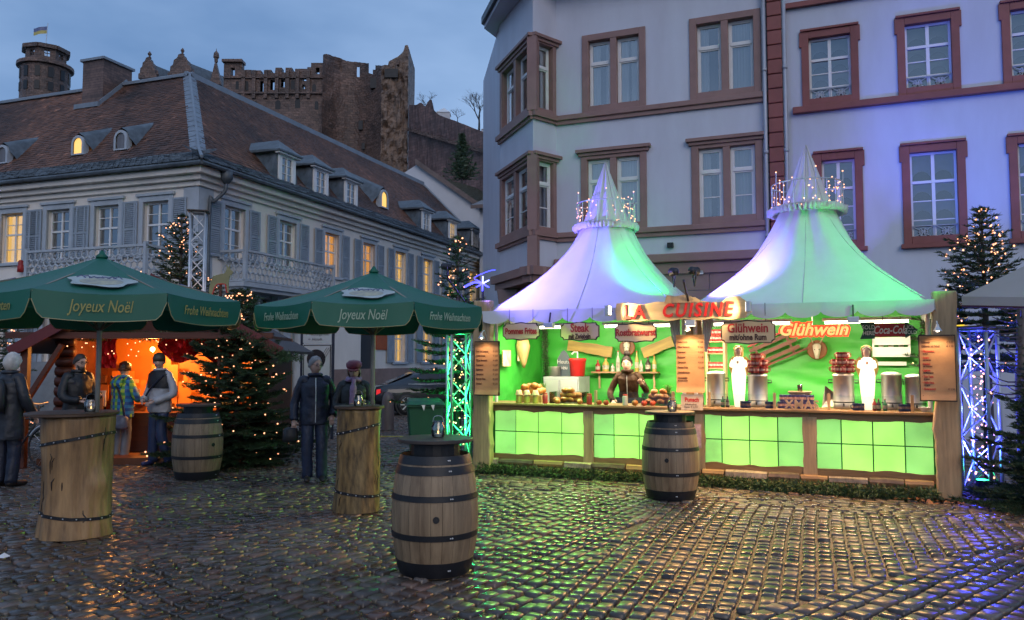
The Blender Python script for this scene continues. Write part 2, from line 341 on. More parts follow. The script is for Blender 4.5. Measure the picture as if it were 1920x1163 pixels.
def palace_walls():
    m = MB(); holes = [(u-.5, u+.5, WZ0, WZ1) for u in wu]+[(u-.5, u+.5, GZ0, GZ1) for u in wu[4:]]+[(wu[3]-.55, wu[3]+.55, .1, 3.2)]
    wall(m, 0, LX, 0, 7.1, holes); m.build('wall', M_lw, HL)
    m = MB(); wall(m, -WY, 0, 0, 7.1, [(u-.5, u+.5, WZ0, WZ1) for u in ww]+[(u-.5, u+.5, GZ0, GZ1) for u in ww]); m.build('wall', M_lw, HL, rot=(0, 0, R(-90)))
    m = MB().quad((LX, 0, 0), (LX, 10, 0), (LX, 10, 7.6), (LX, 0, 7.6)); m.add([(LX, 0, 7.6), (LX, 10, 7.6), (LX, 5, 12.5)], [(0, 1, 2)]); m.build('gable_wall', M_lw, HL)
    MB().box(.3, LX-.1, .34, .4, 0, 7.2).build('interior', M_room, HL); MB().box(.34, .4, .42, WY, 0, 7.2).build('interior', M_room, HL)
    MB().box(-.0, LX, -.05, -.002, 0, 1.35).build('plinth', M_sand, HL); MB().box(-.05, -.002, -.05, WY, 0, 1.35).build('plinth', M_sand, HL)
    for sgn, L in ((0, LX), (1, WY)):                    # cornice in three steps
        m = MB()
        for y, z0, z1 in ((-.10, 6.98, 7.14), (-.24, 7.14, 7.3), (-.42, 7.3, 7.52)):
            if sgn == 0: m.box(y, L, y, .1, z0, z1)
            else: m.box(y, .1, .1, L, z0, z1)
        m.build('cornice', M_trim if 0 else M_lw, HL, bev=.02)
        m = MB(); m.tube([(-.56, -.56, 7.55), (L, -.56, 7.55)] if sgn == 0 else [(-.56, -.56, 7.55), (-.56, L, 7.55)], .075, 8); m.build('gutter', M_slate, HL)
    m = MB(); m.box(-.012, .62, -.03, -.001, 1.36, 6.97); m.box(-.03, -.001, -.03, .55, 1.36, 6.97); m.build('corner_pilaster', M_trim, HL)
    m = MB(); m.lathe([(.09, 0), (.17, .12), (.19, .16), (.19, .38)], 10, (.62, -.5, 7.15)); m.tube(cat([(.62, -.5, 7.2), (.6, -.46, 6.9), (.42, -.2, 6.55), (.36, -.11, 6.2), (.36, -.11, .2)], 5), .055, 8); m.build('downpipe', M_slate, HL, True)
palace_walls()
def tiles(name, org, ax, up, L, H, hip, tw=.175, ex=.155, seed=1, skip=()):
    g = np.random.default_rng(seed); org, ax, up = np.array(org, float), np.array(ax, float), np.array(up, float); nrm = np.cross(ax, up); vs = []; tn = []
    if nrm[2] < 0: nrm = -nrm
    rows = int(H/ex)
    for r in range(rows):
        h = r*ex; x = hip*h/H+(tw/2 if r % 2 else 0); n = int((L-x)/tw)
        xs = x+tw*np.arange(n); j = g.normal(0, .006, n); k = g.normal(0, .006, n); w = tw*.94
        def P(dx, dh, dn): return org+np.outer(xs+dx, ax)+np.outer(h+dh+j, up)+np.outer(dn+k*0+.0*xs+np.abs(k), nrm)
        q = np.stack([P(0, 0, .012), P(w, 0, .012), P(0, 0, .036), P(w, 0, .036), P(w, ex*1.25, .010), P(0, ex*1.25, .010)], 1); keep = np.ones(n, bool)
        for a0, a1, b0, b1 in skip: keep &= ~((xs > a0-tw) & (xs < a1) & (h > b0-ex) & (h < b1))
        vs.append(q[keep]); t = g.uniform(.55, 1.3, (n, 1))*np.array([[1, 1, 1]]); t = np.where(g.random((n, 1)) < .03, t*1.7, t); tn.append(t[keep])
    q = np.concatenate(vs); tn = np.concatenate(tn); n = len(q); f = np.array([(0, 1, 3, 2), (2, 3, 4, 5)])
    return npmesh(name, q.reshape(-1, 3), (f[None]+6*np.arange(n)[:, None, None]).reshape(-1, 4), M_tile, roof, False, 'stuff', np.repeat(tn, 6, 0))
E0 = -.6
m = MB(); zk = EZ+.55; yk = .35                           # kicked eave, then the main slope
m.quad((E0, E0, EZ), (LX+.2, E0, EZ), (LX+.2, yk, zk), (yk, yk, zk)); m.quad((E0, WY, EZ), (E0, E0, EZ), (yk, yk, zk), (yk, WY, zk))
m.quad((yk, yk, zk), (LX+.2, yk, zk), (LX+.2, RD, RZ), (RD, RD, RZ)); m.quad((yk, WY, zk), (yk, yk, zk), (RD, RD, RZ), (RD, WY, RZ))
m.quad((RD, RD, RZ), (LX+.2, RD, RZ), (LX+.2, 10.5, EZ), (10.5, 10.5, EZ)); m.quad((RD, WY, RZ), (RD, RD, RZ), (10.5, 10.5, EZ), (10.5, WY, EZ))
m.quad((E0, E0, EZ-.002), (E0, WY, EZ-.002), (.1, WY, EZ-.06), (.1, .1, EZ-.06)); m.quad((LX, E0, EZ-.002), (E0, E0, EZ-.002), (.1, .1, EZ-.06), (LX, .1, EZ-.06))
roof = m.build('roof', M_slate, HL)
SL = math.hypot(RD-yk, RZ-zk); sd_ = ((RD-yk)/SL, (RZ-zk)/SL); hipl = RD-yk
tiles('roof_tiles', (yk, yk, zk), (1, 0, 0), (0, sd_[0], sd_[1]), LX-yk+.1, SL-.12, hipl, seed=4)
tiles('roof_tiles', (yk, yk, zk), (0, 1, 0), (sd_[0], 0, sd_[1]), WY-yk, SL-.12, hipl, seed=5)
def slates(org, ax, up, L, H, sw=.22, ex=.14, seed=2):
    g = np.random.default_rng(seed); org, ax, up = map(lambda t: np.array(t, float), (org, ax, up)); nrm = np.cross(ax, up); nrm = nrm if nrm[2] > 0 else -nrm; vs = []
    for r in range(int(H/ex)+1):
        n = int(L/sw); xs = sw*np.arange(n)+(sw/2 if r % 2 else 0); h = r*ex
        P = lambda dx, dh, dn: org+np.outer(xs+dx, ax)+np.outer(h+dh+g.normal(0, .008, n), up)+np.outer(np.full(n, dn)+np.abs(g.normal(0, .006, n)), nrm)
        vs.append(np.stack([P(.01, 0, .012), P(sw-.01, 0, .012), P(.01, 0, .034), P(sw-.01, 0, .034), P(sw-.01, ex*1.2, .01), P(.01, ex*1.2, .01)], 1))
    q = np.concatenate(vs); n = len(q); f = np.array([(0, 1, 3, 2), (2, 3, 4, 5)])
    npmesh('eave_slates', q.reshape(-1, 3), (f[None]+6*np.arange(n)[:, None, None]).reshape(-1, 4), M_slate, roof, False, 'stuff')
kl = math.hypot(yk-E0, zk-EZ); slates((E0+.1, E0, EZ), (1, 0, 0), (0, (yk-E0)/kl, (zk-EZ)/kl), LX, kl); slates((E0, E0+.1, EZ), (0, 1, 0), ((yk-E0)/kl, 0, (zk-EZ)/kl), WY, kl)
m = MB(); m.tube([(RD-.2, RD, RZ), (LX+.2, RD, RZ)], .10, 6); m.tube([(RD, RD-.2, RZ), (RD, WY, RZ)], .10, 6); m.bar((RD, RD-.16, RZ-.1), (LX+.2, RD-.16, RZ-.1), .1, .3); m.bar((RD-.16, RD, RZ-.1), (RD-.16, WY, RZ-.1), .3, .1); m.build('ridge_cap', M_lead, roof)
m = MB(); n = 34                                          # lead hip with rolled seams
for i in range(n):
    t0, t1 = i/n, (i+1)/n; a = V((yk, yk, zk)).lerp(V((RD, RD, RZ)), t0); b = V((yk, yk, zk)).lerp(V((RD, RD, RZ)), t1+.004)
    up = V((0, 0, .07+.02*(i % 2))); m.add([a+up, b+up, b+V((.34, 0, .045)), a+V((.34, 0, .045+.02)), b+V((0, .34, .045)), a+V((0, .34, .045+.02))], [(0, 1, 2, 3), (1, 0, 5, 4)])
m.tube([(E0, E0, EZ+.08), (yk, yk, zk+.09), (RD, RD, RZ+.08)], .05, 6); m.build('hip_flashing', M_lead, roof)
m = MB(); m.tube([(LX+.2, yk, zk+.05), (LX+.2, RD, RZ+.05)], .07, 6); m.build('verge', M_lead, roof)
def chimney():
    w0 = -FW.u(193, 3.85, 160); m = MB(); x0 = 3.85; ct = RZ+.62; m.box(x0, RD+.25, w0, w0+1.05, 10.8, ct)
    M_br = mt('old_brick', (.16, .095, .075), rough=.85, var=.35, scale=8, bump=.5, bscale=14, brick=(.30, .10))
    m.build('chimney', M_br, roof); MB().box(x0-.08, RD+.33, w0-.08, w0+1.13, ct+.002, ct+.1).build('chimney_cap', M_lead, roof)
    m = MB(); m.bar((x0-.12, w0-.04, 11.6), (RD, w0-.04, RZ+.1), .05, .2); m.box(x0-.3, x0-.01, w0-.08, w0+1.13, 11.42, 11.6); m.build('chimney_flashing', M_lead, roof)
chimney()
# ---- palace windows, one prototype each, copied along both fronts
def pal_window(w, h, lit, shutters, top=True):
    m = MB(); border(m, -w/2-.17, w/2+.17, -.02, h+.17, .17, -.045, .06, False); m.box(-w/2-.24, w/2+.24, -.1, .06, -.1, -.002); m.box(-w/2-.25, w/2+.25, -.1, .04, h+.172, h+.26)
    win = m.build('window', M_trim, HL, bev=.008)
    m = MB(); border(m, -w/2+.01, w/2-.01, .0, h-.01, .055, .14, .2); m.box(-.03, .03, .135, .2, .055, h-.065); m.box(-w/2+.065, w/2-.065, .13, .21, h*.56, h*.56+.06)
    for k in (.28, .78): m.box(-w/2+.065, -.03, .15, .19, h*k-.012, h*k+.012); m.box(.03, w/2-.065, .15, .19, h*k-.012, h*k+.012)
    m.build('sash', M_white, win)
    MB().quad((-w/2+.03, .175, .03), (w/2-.03, .175, .03), (w/2-.03, .175, h-.03), (-w/2+.03, .175, h-.03)).build('pane', G_win, win)
    if lit: MB().quad((-w/2, .275, 0), (w/2, .275, 0), (w/2, .275, h), (-w/2, .275, h)).build('lit_room', lit, win)
    else:
        m = MB(); n = 14
        for s in (-1, 1): m.add([(s*(w/2-.0)-s*.36*i/n*w/1.0, .25+.012*(i % 2), z) for i in range(n) for z in (0, h)], [(2*i, 2*i+2, 2*i+3, 2*i+1) for i in range(n-1)])
        m.build('curtain', M_curt2, win)
    if shutters:
        for s in (-1, 1):
            x0, x1 = (-w/2-.72, -w/2-.18) if s < 0 else (w/2+.18, w/2+.72); m = MB(); border(m, x0, x1, -.03, h+.05, .06, -.085, -.05); m.box(x0+.06, x1-.06, -.085, -.05, h*.48, h*.48+.06)
            sh = m.build('shutter', M_shut, win)
            m = MB(); k = int(h/.062)
            for i in range(k):
                z = .035+i*(h-.02)/k
                if abs(z-h*.5) > .05: m.add([(x0+.06, -.082, z), (x1-.06, -.082, z), (x1-.06, -.055, z+.045), (x0+.06, -.055, z+.045), (x0+.06, -.076, z-.006), (x1-.06, -.076, z-.006)], [(0, 1, 2, 3), (4, 5, 1, 0)])
            m.quad((x0+.06, -.052, 0), (x1-.06, -.052, 0), (x1-.06, -.052, h), (x0+.06, -.052, h)); m.build('louvres', M_shut, win, kind='stuff')
    return win
M_curt2 = mt('dim_curtain', (.17, .17, .19), rough=.9, var=.2, scale=2, stretch=(9, 9, .3))
def place(protos, o, first, L_, R_):
    o2 = o if first else clone(o, HL); o2.location = L_
    if R_: o2.rotation_euler = R_
    return o2
HU, HG = WZ1-WZ0, GZ1-GZ0
P_d, P_l, P_a = pal_window(1.0, HU, None, True), pal_window(1.0, HU, M_lit, True), pal_window(1.0, HU, M_lit2, True); first = {id(P_d): 1, id(P_l): 1, id(P_a): 1}
for i, u in enumerate(wu):
    p = P_d if i in (0, 1) else (P_a if i in (2, 3) else P_l); place(0, p, first.pop(id(p), 0), *onL(u, WZ0))
for i, u in enumerate(ww):
    p = P_l if i == 3 else P_d; place(0, p, 0, *onW(u, WZ0))
P_g = pal_window(1.0, HG, M_lit, False)
def solid_shutters(win, w, h):
    for s in (-1, 1):
        x0, x1 = (-w/2-.74, -w/2-.18) if s < 0 else (w/2+.18, w/2+.74); m = MB().box(x0, x1, -.08, -.05, -.02, h+.04)
        for z0, z1 in ((.1, h*.44), (h*.52, h-.06)): border(m, x0+.08, x1-.08, z0, z1, .03, -.095, -.081)
        m.build('shutter', M_shut, win)
solid_shutters(P_g, 1.0, HG); P_g.location = (wu[4], 0, GZ0)
for u in wu[5:]: clone(P_g, HL, (u, 0, GZ0))
P_h = pal_window(1.0, HG, None, False); solid_shutters(P_h, 1.0, HG); P_h.location = onW(ww[0], GZ0)[0]; P_h.rotation_euler = onW(0, 0)[1]
for u in ww[1:]: c = clone(P_h, HL, onW(u, GZ0)[0]); c.rotation_euler = onW(u, GZ0)[1]
MB().box(wu[3]-.5, wu[3]+.5, .1, .16, .12, 3.15).build('door', mt('dark_door', (.02, .022, .026), rough=.4), HL)
def portal():                                             # arched doorway under the balcony
    uc = 3.05; m = MB(); ro, ri, zc = 1.42, 1.0, 2.75
    for r0, r1, y0 in ((ri, ro, -.22), (ro*.98, ro+.16, -.12)):
        k = 20
        for i in range(k):
            a, b = PI*i/k, PI*(i+1)/k; p = [(uc+r*math.cos(t), zc+r*math.sin(t)) for r, t in ((r0, a), (r1, a), (r1, b), (r0, b))]; m.prism(p[::-1], y0, -.003)
    for s in (-1, 1): m.box(uc+s*(ri+.21)-.21, uc+s*(ri+.21)+.21, -.22, -.003, 0, zc); m.tube([(uc+s*(ro+.35), -.28, .05), (uc+s*(ro+.35), -.28, 3.5)], .18, 12); m.box(uc+s*(ro+.35)-.24, uc+s*(ro+.35)+.24, -.5, -.004, 3.5, 3.68)
    m.build('portal', M_trim, HL, bev=.01)
    m = MB(); m.add([(uc+ri*math.cos(PI*i/20), -.006, zc+ri*math.sin(PI*i/20)) for i in range(21)]+[(uc-ri, -.006, 0), (uc+ri, -.006, 0)], [tuple(range(23))]); m.build('portal_door', M_dark, HL)
    m = MB()
    for k in range(1, 6): t = PI*k/6; m.bar((uc+.2*math.cos(t), -.05, zc+.2*math.sin(t)), (uc+ri*math.cos(t), -.05, zc+ri*math.sin(t)), .04)
    m.box(uc-ri, uc+ri, -.08, -.02, zc-.08, zc+.02); m.build('fanlight', M_trim, HL)
portal()
def balcony(a, b, left):
    L = b-a; m = MB().box(a-.1, b+.1, -1.05, -.004, 3.98, 4.12); m.box(a-.02, b+.02, -.97, -.004, 3.86, 3.98)
    for k in range(5): x = lerp(a+.25, b-.25, k/4); m.prism([(x-.09, 3.86), (x+.09, 3.86), (x+.07, 3.5), (x-.07, 3.5)], -.5, -.004)
    bal = m.build('balcony', M_trim, HL, rot=(0, 0, R(-90)) if left else None)
    m = MB(); cell = .24; z0 = 4.2
    def rings(fn, n):
        for i in range(n):
            for k in range(4):
                c = (i+.5+(.5 if k % 2 else 0))*cell; zc = z0+.12+k*.2; pts = [fn(c+.135*math.cos(t), zc+.135*math.sin(t)) for t in [2*PI*q/10 for q in range(11)]]
                m.tube(pts, .024, 5, False)
    rings(lambda s, z: (a+s, -1.0, z), int(L/cell)); rings(lambda s, z: (a+.02, -1.0+s, z), 3); rings(lambda s, z: (b-.02, -1.0+s, z), 3)
    m.build('lattice', M_trim, bal, True, kind='stuff')
    m = MB(); 
    for z, t in ((5.06, .07), (4.14, .05)): m.box(a-.05, b+.05, -1.05, -.96, z, z+t); m.box(a-.04, a+.05, -.96, -.0, z, z+t); m.box(b-.05, b+.04, -.96, -.0, z, z+t)
    for x in (a, b): m.box(x-.05, x+.05, -1.06, -.95, 4.12, 5.2)
    m.build('handrail', M_trim, bal)
balcony(.95, 5.9, False); balcony(-5.75, -1.0, True)
# ---- dormers
def dormer(u, yd, zb, w, h, lit, left=False):
    e = .16; top = h+.16; yr = lambda z: yk+(z-zk)/sd_[1]*sd_[0]
    back = yr(zb+top+.5)-yd+.1; bk = yr(zb)-yd+.05
    m = MB()
    for s in (-1, 1):                                     # flared slate cheeks
        x = s*(w/2+e); m.add([(x, .02, -.05), (x, .02, top), (x, yr(zb+top)-yd, top), (x+s*.34, yr(zb-.1)-yd+.3, .12), (x+s*.62, .42, -.42)], [(0, 1, 2, 3), (0, 3, 4)] if s > 0 else [(3, 2, 1, 0), (4, 3, 0)])
    o = .22; ze = top; zr = top+.52; A = (-w/2-e-o, -.22, ze); B = (w/2+e+o, -.22, ze); Cq = (w/2+e+o, back, ze+.05); D = (-w/2-e-o, back, ze+.05); P = (0, .38, zr); Q = (0, back+.75, zr)
    m.add([A, B, Cq, D, P, Q, (A[0], A[1], ze-.06), (B[0], B[1], ze-.06), (Cq[0], Cq[1], ze-.06), (D[0], D[1], ze-.06)], [(0, 1, 4), (1, 2, 5, 4), (3, 0, 4, 5), (0, 6, 7, 1), (1, 7, 8, 2), (3, 9, 6, 0), (6, 9, 8, 7)])
    d = m.build('dormer', M_slate, roof, loc=(u, yd, zb) if not left else (yd, -u, zb), rot=(0, 0, R(-90)) if left else None)
    m = MB(); border(m, -w/2-e, w/2+e, -.05, top-.005, e, -.05, .1); m.box(-w/2-e-.16, w/2+e+.16, -.16, .02, top-.12, top-.065); border(m, -w/2, w/2, .11, h, .05, -.02, .05)
    m.box(-.022, .022, -.025, .05, .15, h-.04)
    for k in (.4, .7): m.box(-w/2+.05, w/2-.05, -.015, .045, h*k-.012, h*k+.012)
    m.build('dormer_window', M_white, d)
    MB().quad((-w/2, .02, .1), (w/2, .02, .1), (w/2, .02, h), (-w/2, .02, h)).build('pane', G_win, d)
    MB().quad((-w/2, .09, .1), (w/2, .09, .1), (w/2, .09, h), (-w/2, .09, h)).build('dormer_room', lit or M_curt2, d)
for px, lit in ((534, 0), (598, 0), (655, 0), (797, 0), (846, M_lit), (889, 0)): dormer(FL.u(px, .35, 330), .28, 8.0, .66, 1.02, lit)
def eyelid(u, yd, zb, lit, left):
    m = MB(); w, h = .5, .72; yr = lambda z: yk+(z-zk)/sd_[1]*sd_[0]; n = 10; prof = [(-1.5, -.15), (-.95, -.02), (-.6, .18), (-.42, .55), (-.3, .8), (0, .98), (.3, .8), (.42, .55), (.6, .18), (.95, -.02), (1.5, -.15)]
    vs = []; fs = []
    for i, (x, z) in enumerate(prof): vs += [(x, .0 if abs(x) < .5 else .12+abs(x)*.2, z), (x*.55, yr(zb+z+1.15)-yd, z+1.05 if abs(x) < .9 else z+.9)]
    for i in range(len(prof)-1): fs.append((2*i, 2*i+2, 2*i+3, 2*i+1))
    m.add(vs, fs); d = m.build('dormer', M_slate, roof, True, loc=(u, yd, zb) if not left else (yd, -u, zb), rot=(0, 0, R(-90)) if left else None)
    arch = lambda r, z0: [(-r, 0), (r, 0)]+[(r*math.cos(t), z0+r*math.sin(t)) for t in [PI*k/10 for k in range(11)]]
    m = MB(); o, i_ = arch(.36, .5), arch(.25, .5); n = len(o)
    m.add([(x, -.06, z) for x, z in o]+[(x, -.06, z+(.06 if k < 2 else 0)) for k, (x, z) in enumerate(i_)]+[(x, .2, z) for x, z in o], [(k, (k+1) % n, n+(k+1) % n, n+k) for k in range(n)]+[((k+1) % n, k, 2*n+k, 2*n+(k+1) % n) for k in range(n)]); m.build('dormer_window', M_trim, d)
    MB().add([(x, -.01, z) for x, z in i_], [tuple(range(len(i_)))]).build('pane', lit or M_curt2, d)
eyelid(FL.u(719, .75, 390), .75, 8.65, M_lit, 0)
for px, py, lit in ((147, 285, M_lit), (227, 282, 0), (5, 305, 0)): u, z = FW.uv(px, py, .75); eyelid(u, .75, 8.62, lit, 1); [setattr(c, 'scale', (.76, .9, .78)) for c in roof.children if c.name.startswith('dormer') and abs(c.location.y+u) < 1e-4 and abs(c.location.z-8.62) < 1e-4]
# ================================================================ WHITE GABLE HOUSE BEHIND
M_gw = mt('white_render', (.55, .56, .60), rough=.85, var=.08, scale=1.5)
def gable_house():
    Y = 50.0; g = thing('gable_house', 'white gabled house with dark roof edge behind the palace roof end', 'building', at(850, 675, Y).xy.to_3d(), R(-8)); fr = Frame(g.location, R(-8)); p = fr.uv
    a, b, r, e = p(770, 330), p(790, 306), p(930, 408), p(690, 470)
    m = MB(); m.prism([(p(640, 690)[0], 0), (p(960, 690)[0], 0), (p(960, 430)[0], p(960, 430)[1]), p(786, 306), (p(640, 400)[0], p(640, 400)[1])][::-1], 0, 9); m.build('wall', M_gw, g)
    q0, q1 = p(780, 302), p(945, 416); m = MB(); m.add([(q0[0], -.3, q0[1]+.1), (q1[0], -.3, q1[1]+.1), (q1[0], 9, q1[1]+.1), (q0[0], 9, q0[1]+.1), (q0[0], -.3, q0[1]-.25), (q1[0], -.3, q1[1]-.25)], [(0, 1, 2, 3), (4, 5, 1, 0)]); m.build('roof', M_tile_d, g)
    x, z = p(898, 460); m = MB(); border(m, x-.45, x+.45, z-.6, z+.55, .1, -.05, .02); m.box(x-.03, x+.03, -.04, .0, z-.5, z+.45); m.build('window', M_white, g); MB().quad((x-.4, -.01, z-.5), (x+.4, -.01, z-.5), (x+.4, -.01, z+.5), (x-.4, -.01, z+.5)).build('pane', M_room, g)
    g2 = thing('low_house', 'white annex with short tiled roof tucked beside the house with the oriel', 'building', at(930, 675, 44).xy.to_3d(), R(-8)); f2 = Frame(g2.location, R(-8)); x0, z0 = f2.uv(893, 385); x1, z1 = f2.uv(960, 372)
    MB().box(x0+.2, x1, 0, 4, 0, z0).build('wall', M_gw, g2); MB().add([(x0-.2, -.6, z0-.1), (x1, -.6, z0+.0), (x1, 3, z0+1.0), (x0-.2, 3, z0+.9), (x0-.2, -.6, z0-.3), (x1, -.6, z0-.2)], [(0, 1, 2, 3), (4, 5, 1, 0)]).build('roof', M_tile_d, g2)
M_tile_d = mt('old_tile', (.17, .12, .105), rough=.8, var=.4, scale=2, bump=.8, bscale=8)
gable_house()
# ================================================================ HOUSE WITH ORIEL, HOUSE WITH RED TRIM
HX = at(1210, 675, 20.0); FH = Frame((HX.x, HX.y, 0), R(-22))
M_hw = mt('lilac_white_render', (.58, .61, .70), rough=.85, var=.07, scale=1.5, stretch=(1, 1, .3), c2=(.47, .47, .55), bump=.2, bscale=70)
M_pink = mt('rose_sandstone', (.30, .175, .155), rough=.75, var=.15, scale=3, bump=.25, bscale=50)
M_red = mt('red_sandstone', (.26, .075, .065), rough=.75, var=.18, scale=3, bump=.3, bscale=40)
M_ash = mt('rose_ashlar', (.30, .19, .165), rough=.8, var=.2, scale=2)
H1 = thing('oriel_house', 'lilac white house with corner oriel and rose sandstone window frames', 'building', FH.loc, FH.rz)
H2 = thing('red_trim_house', 'white house with red sandstone window frames behind the right tent', 'building', FH.loc, FH.rz)
def rect(fr, x0, y0, x1, y1):
    p = [fr.uv(x0, (y0+y1)/2)[0], fr.uv(x1, (y0+y1)/2)[0]]; xm = (x0+x1)/2; return p[0], p[1], fr.uv(xm, y1)[1], fr.uv(xm, y0)[1]
def two_light(par, r, mat, y=0, cornice=False, n=2, style=0, dark=False):
    a, b, c, d = r; w = .17*min(1, (b-a)/1.5+.2); m = MB(); border(m, a, b, c, d, w, y-.055, y+.16, True); border(m, a+w*.62, b-w*.62, c+.06, d-w*.62, w*.38+.01, y-.02, y+.17, False)
    ms = [lerp(a+w, b-w, k/n) for k in range(n+1)]
    for k in range(1, n): m.box(ms[k]-.085, ms[k]+.085, y-.045, y+.17, c+w*.4, d-w+.003)
    if cornice: m.box(a-.12, b+.12, y-.16, y+.05, d+.002, d+.09); m.box(a-.06, b+.06, y-.1, y+.05, d-.08, d+.002)
    win = m.build('window', mat, par, bev=.01)
    for k in range(n):
        x0 = ms[k]+(.0 if k == 0 else .085); x1 = ms[k+1]-(.0 if k == n-1 else .085); z0, z1 = c+w*.45, d-w; f = .065 if style else .05; yy = y+.06 if style else y+.11
        zt = lerp(z0, z1, .66); m = MB(); border(m, x0, x1, z0, z1, f, yy, yy+.06); m.box(x0+f, x1-f, yy-.012, yy+.06, zt, zt+.07); border(m, x0+f, x1-f, z0+f, zt, .035, yy+.015, yy+.055); border(m, x0+f, x1-f, zt+.07, z1-f, .03, yy+.015, yy+.055)
        if style: zm = lerp(z0, zt, .5); m.box(x0+f, x1-f, yy+.02, yy+.05, zm-.013, zm+.013)
        m.build('sash', M_white, win); MB().quad((x0+f, yy+.04, z0+f), (x1-f, yy+.04, z0+f), (x1-f, yy+.04, z1-f), (x0+f, yy+.04, z1-f)).build('pane', G_win, win)
        m = MB(); q = 26; op = rnd.choice((.0, .12, .25, .4)) if not dark else .6
        xs = [lerp(x0+.03, x1-.03, i/q) for i in range(q+1)]; m.add([(x, y+.235+.018*math.sin(i*1.9+k), z) for i, x in enumerate(xs) for z in (z0, z1)], [(2*i, 2*i+2, 2*i+3, 2*i+1) for i in range(q) if not (op and .45 < i/q < .45+op)]); m.build('curtain', M_curt if not dark else M_curt2, win, True)
    return win
def oriel_house():
    wins = [(rect(FH, 1092, 60, 1211, 203), 0, 0), (rect(FH, 1293, 26, 1427, 181), 0, 0), (rect(FH, 1090, 284, 1213, 425), 1, 1), (rect(FH, 1297, 262, 1431, 412), 1, 1)]
    ul = [min(wins[0][0][0], wins[2][0][0]), min(wins[1][0][0], wins[3][0][0])]
    u0 = FH.u(1043); u1 = FH.u(1449); zs2 = FH.uv(1210, 200)[1]; zs1 = FH.uv(1300, 422)[1]
    fix = []
    for i, (r, cn, st) in enumerate(wins):
        z0 = zs2+.0 if i < 2 else zs1+.0; fix.append(((r[0], r[1], z0, r[3]), cn, st))
    for i in (0, 2):                                      # the pair on a storey share their heights
        t = (fix[i][0][3]+fix[i+1][0][3])/2
        for k in (i, i+1): a, b, c, d = fix[k][0]; fix[k] = ((a, b, c, t), fix[k][1], fix[k][2])
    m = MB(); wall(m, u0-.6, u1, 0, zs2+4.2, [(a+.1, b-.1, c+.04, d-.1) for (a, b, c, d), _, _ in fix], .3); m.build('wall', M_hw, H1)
    MB().box(u0-.5, u1, .31, .36, 0, zs2+4).build('interior', M_room, H1)
    for r, cn, st in fix: two_light(H1, r, M_pink, 0, cn, 2, st)
    zc1, zc2 = zs1, zs2
    for z in (zc2, zc1): MB().box(u0+.02, u1, -.13, -.0, z-.14, z-.002).build('string_course', M_pink, H1, bev=.02); MB().box(u0+.02, u1, -.075, -.0, z-.24, z-.142).build('string_course', M_pink, H1)
    zl = FH.uv(1300, 475)[1]; MB().box(u0, u1, -.2, -.001, zl-.22, zl).build('string_course', M_pink, H1, bev=.03); MB().box(u0, u1, -.1, -.001, zl-.5, zl-.222).build('string_course', M_pink, H1)
    k = 0; z = zl-.502
    while z > 1.5:                                        # ashlar blocks of the ground storey
        h = .42; x = u0+(.3 if k % 2 else 0)
        while x < u1-.1:
            w = 1.05+.2*((k*7+int(x*3)) % 3); MB().box(x+.008, min(x+w, u1)-.008, -.04-.006*(k % 2), -.001, z-h+.008, z-.006).build('ashlar_block', M_ash, H1); x += w
        z -= h; k += 1
    # oriel: three standing edges
    Y0 = 21.2; P = [FH.i@at(x, 675, y) for x, y in ((1043, Y0), (1000, Y0*.958), (937, Y0*1.075), (905, Y0*1.3))]; P = [V((p.x, p.y, 0)) for p in P]; P[0].y = -.0; P[0].x = u0+.02
    zt = zs2+3.35; zb = FH.uv(1000, 500, P[1].y)[1]
    def seg(A, B, kinds):
        d = (B-A); L = d.length; rz = math.atan2(d.y, d.x)
        return L, Matrix.Translation(A)@Matrix.Rotation(rz, 4, 'Z')
    for A, B, n in ((P[1], P[0], 1), (P[2], P[1], 2)):
        L, M = seg(A, B, n); fr = thing('x', 'x', 'x'); bpy.data.objects.remove(fr)
        holes = []; rs = []
        for z0, z1 in ((zs2, zs2+1.95), (zs1, zs1+1.95)): rs.append((.06 if n == 1 else .12, L-.04, z0, z1)); holes.append((.12 if n == 1 else .18, L-.1, z0+.05, z1-.05))
        m = MB(); wall(m, 0, L, zb, zt, holes, .2); o = m.build('oriel_wall', M_hw, H1); o.matrix_local = M
        for i, r in enumerate(rs): w = two_light(H1, r, M_pink, 0, True, n, i, dark=(i == 1)); w.matrix_local = M
        for z in (zs2, zs1): m = MB().box(-.05, L+.03, -.13, -.0, z-.14, z-.002); m.box(-.02, L, -.07, 0, z-.22, z-.142); m.build('string_course', M_pink, H1).matrix_local = M
        m = MB(); m.box(-.2, L+.15, -.22, .3, zb-.22, zb); m.box(-.1, L+.08, -.12, .3, zb-.4, zb-.222); m.build('oriel_base', M_pink, H1).matrix_local = M
    m = MB()
    for z0, z1 in ((zs2, zs2+2.05), (zs1, zs1+2.0), (zb, zs1-.15)): MB().box(P[1].x-.13, P[1].x+.13, P[1].y-.09, P[1].y+.13, z0, z1).build('corner_pier', M_pink, H1)
    m = MB().slab([(p.x, p.y) for p in (P[2], P[1], P[0])], zb-.38, zb-.02); m.build('oriel_floor', M_dark, H1)
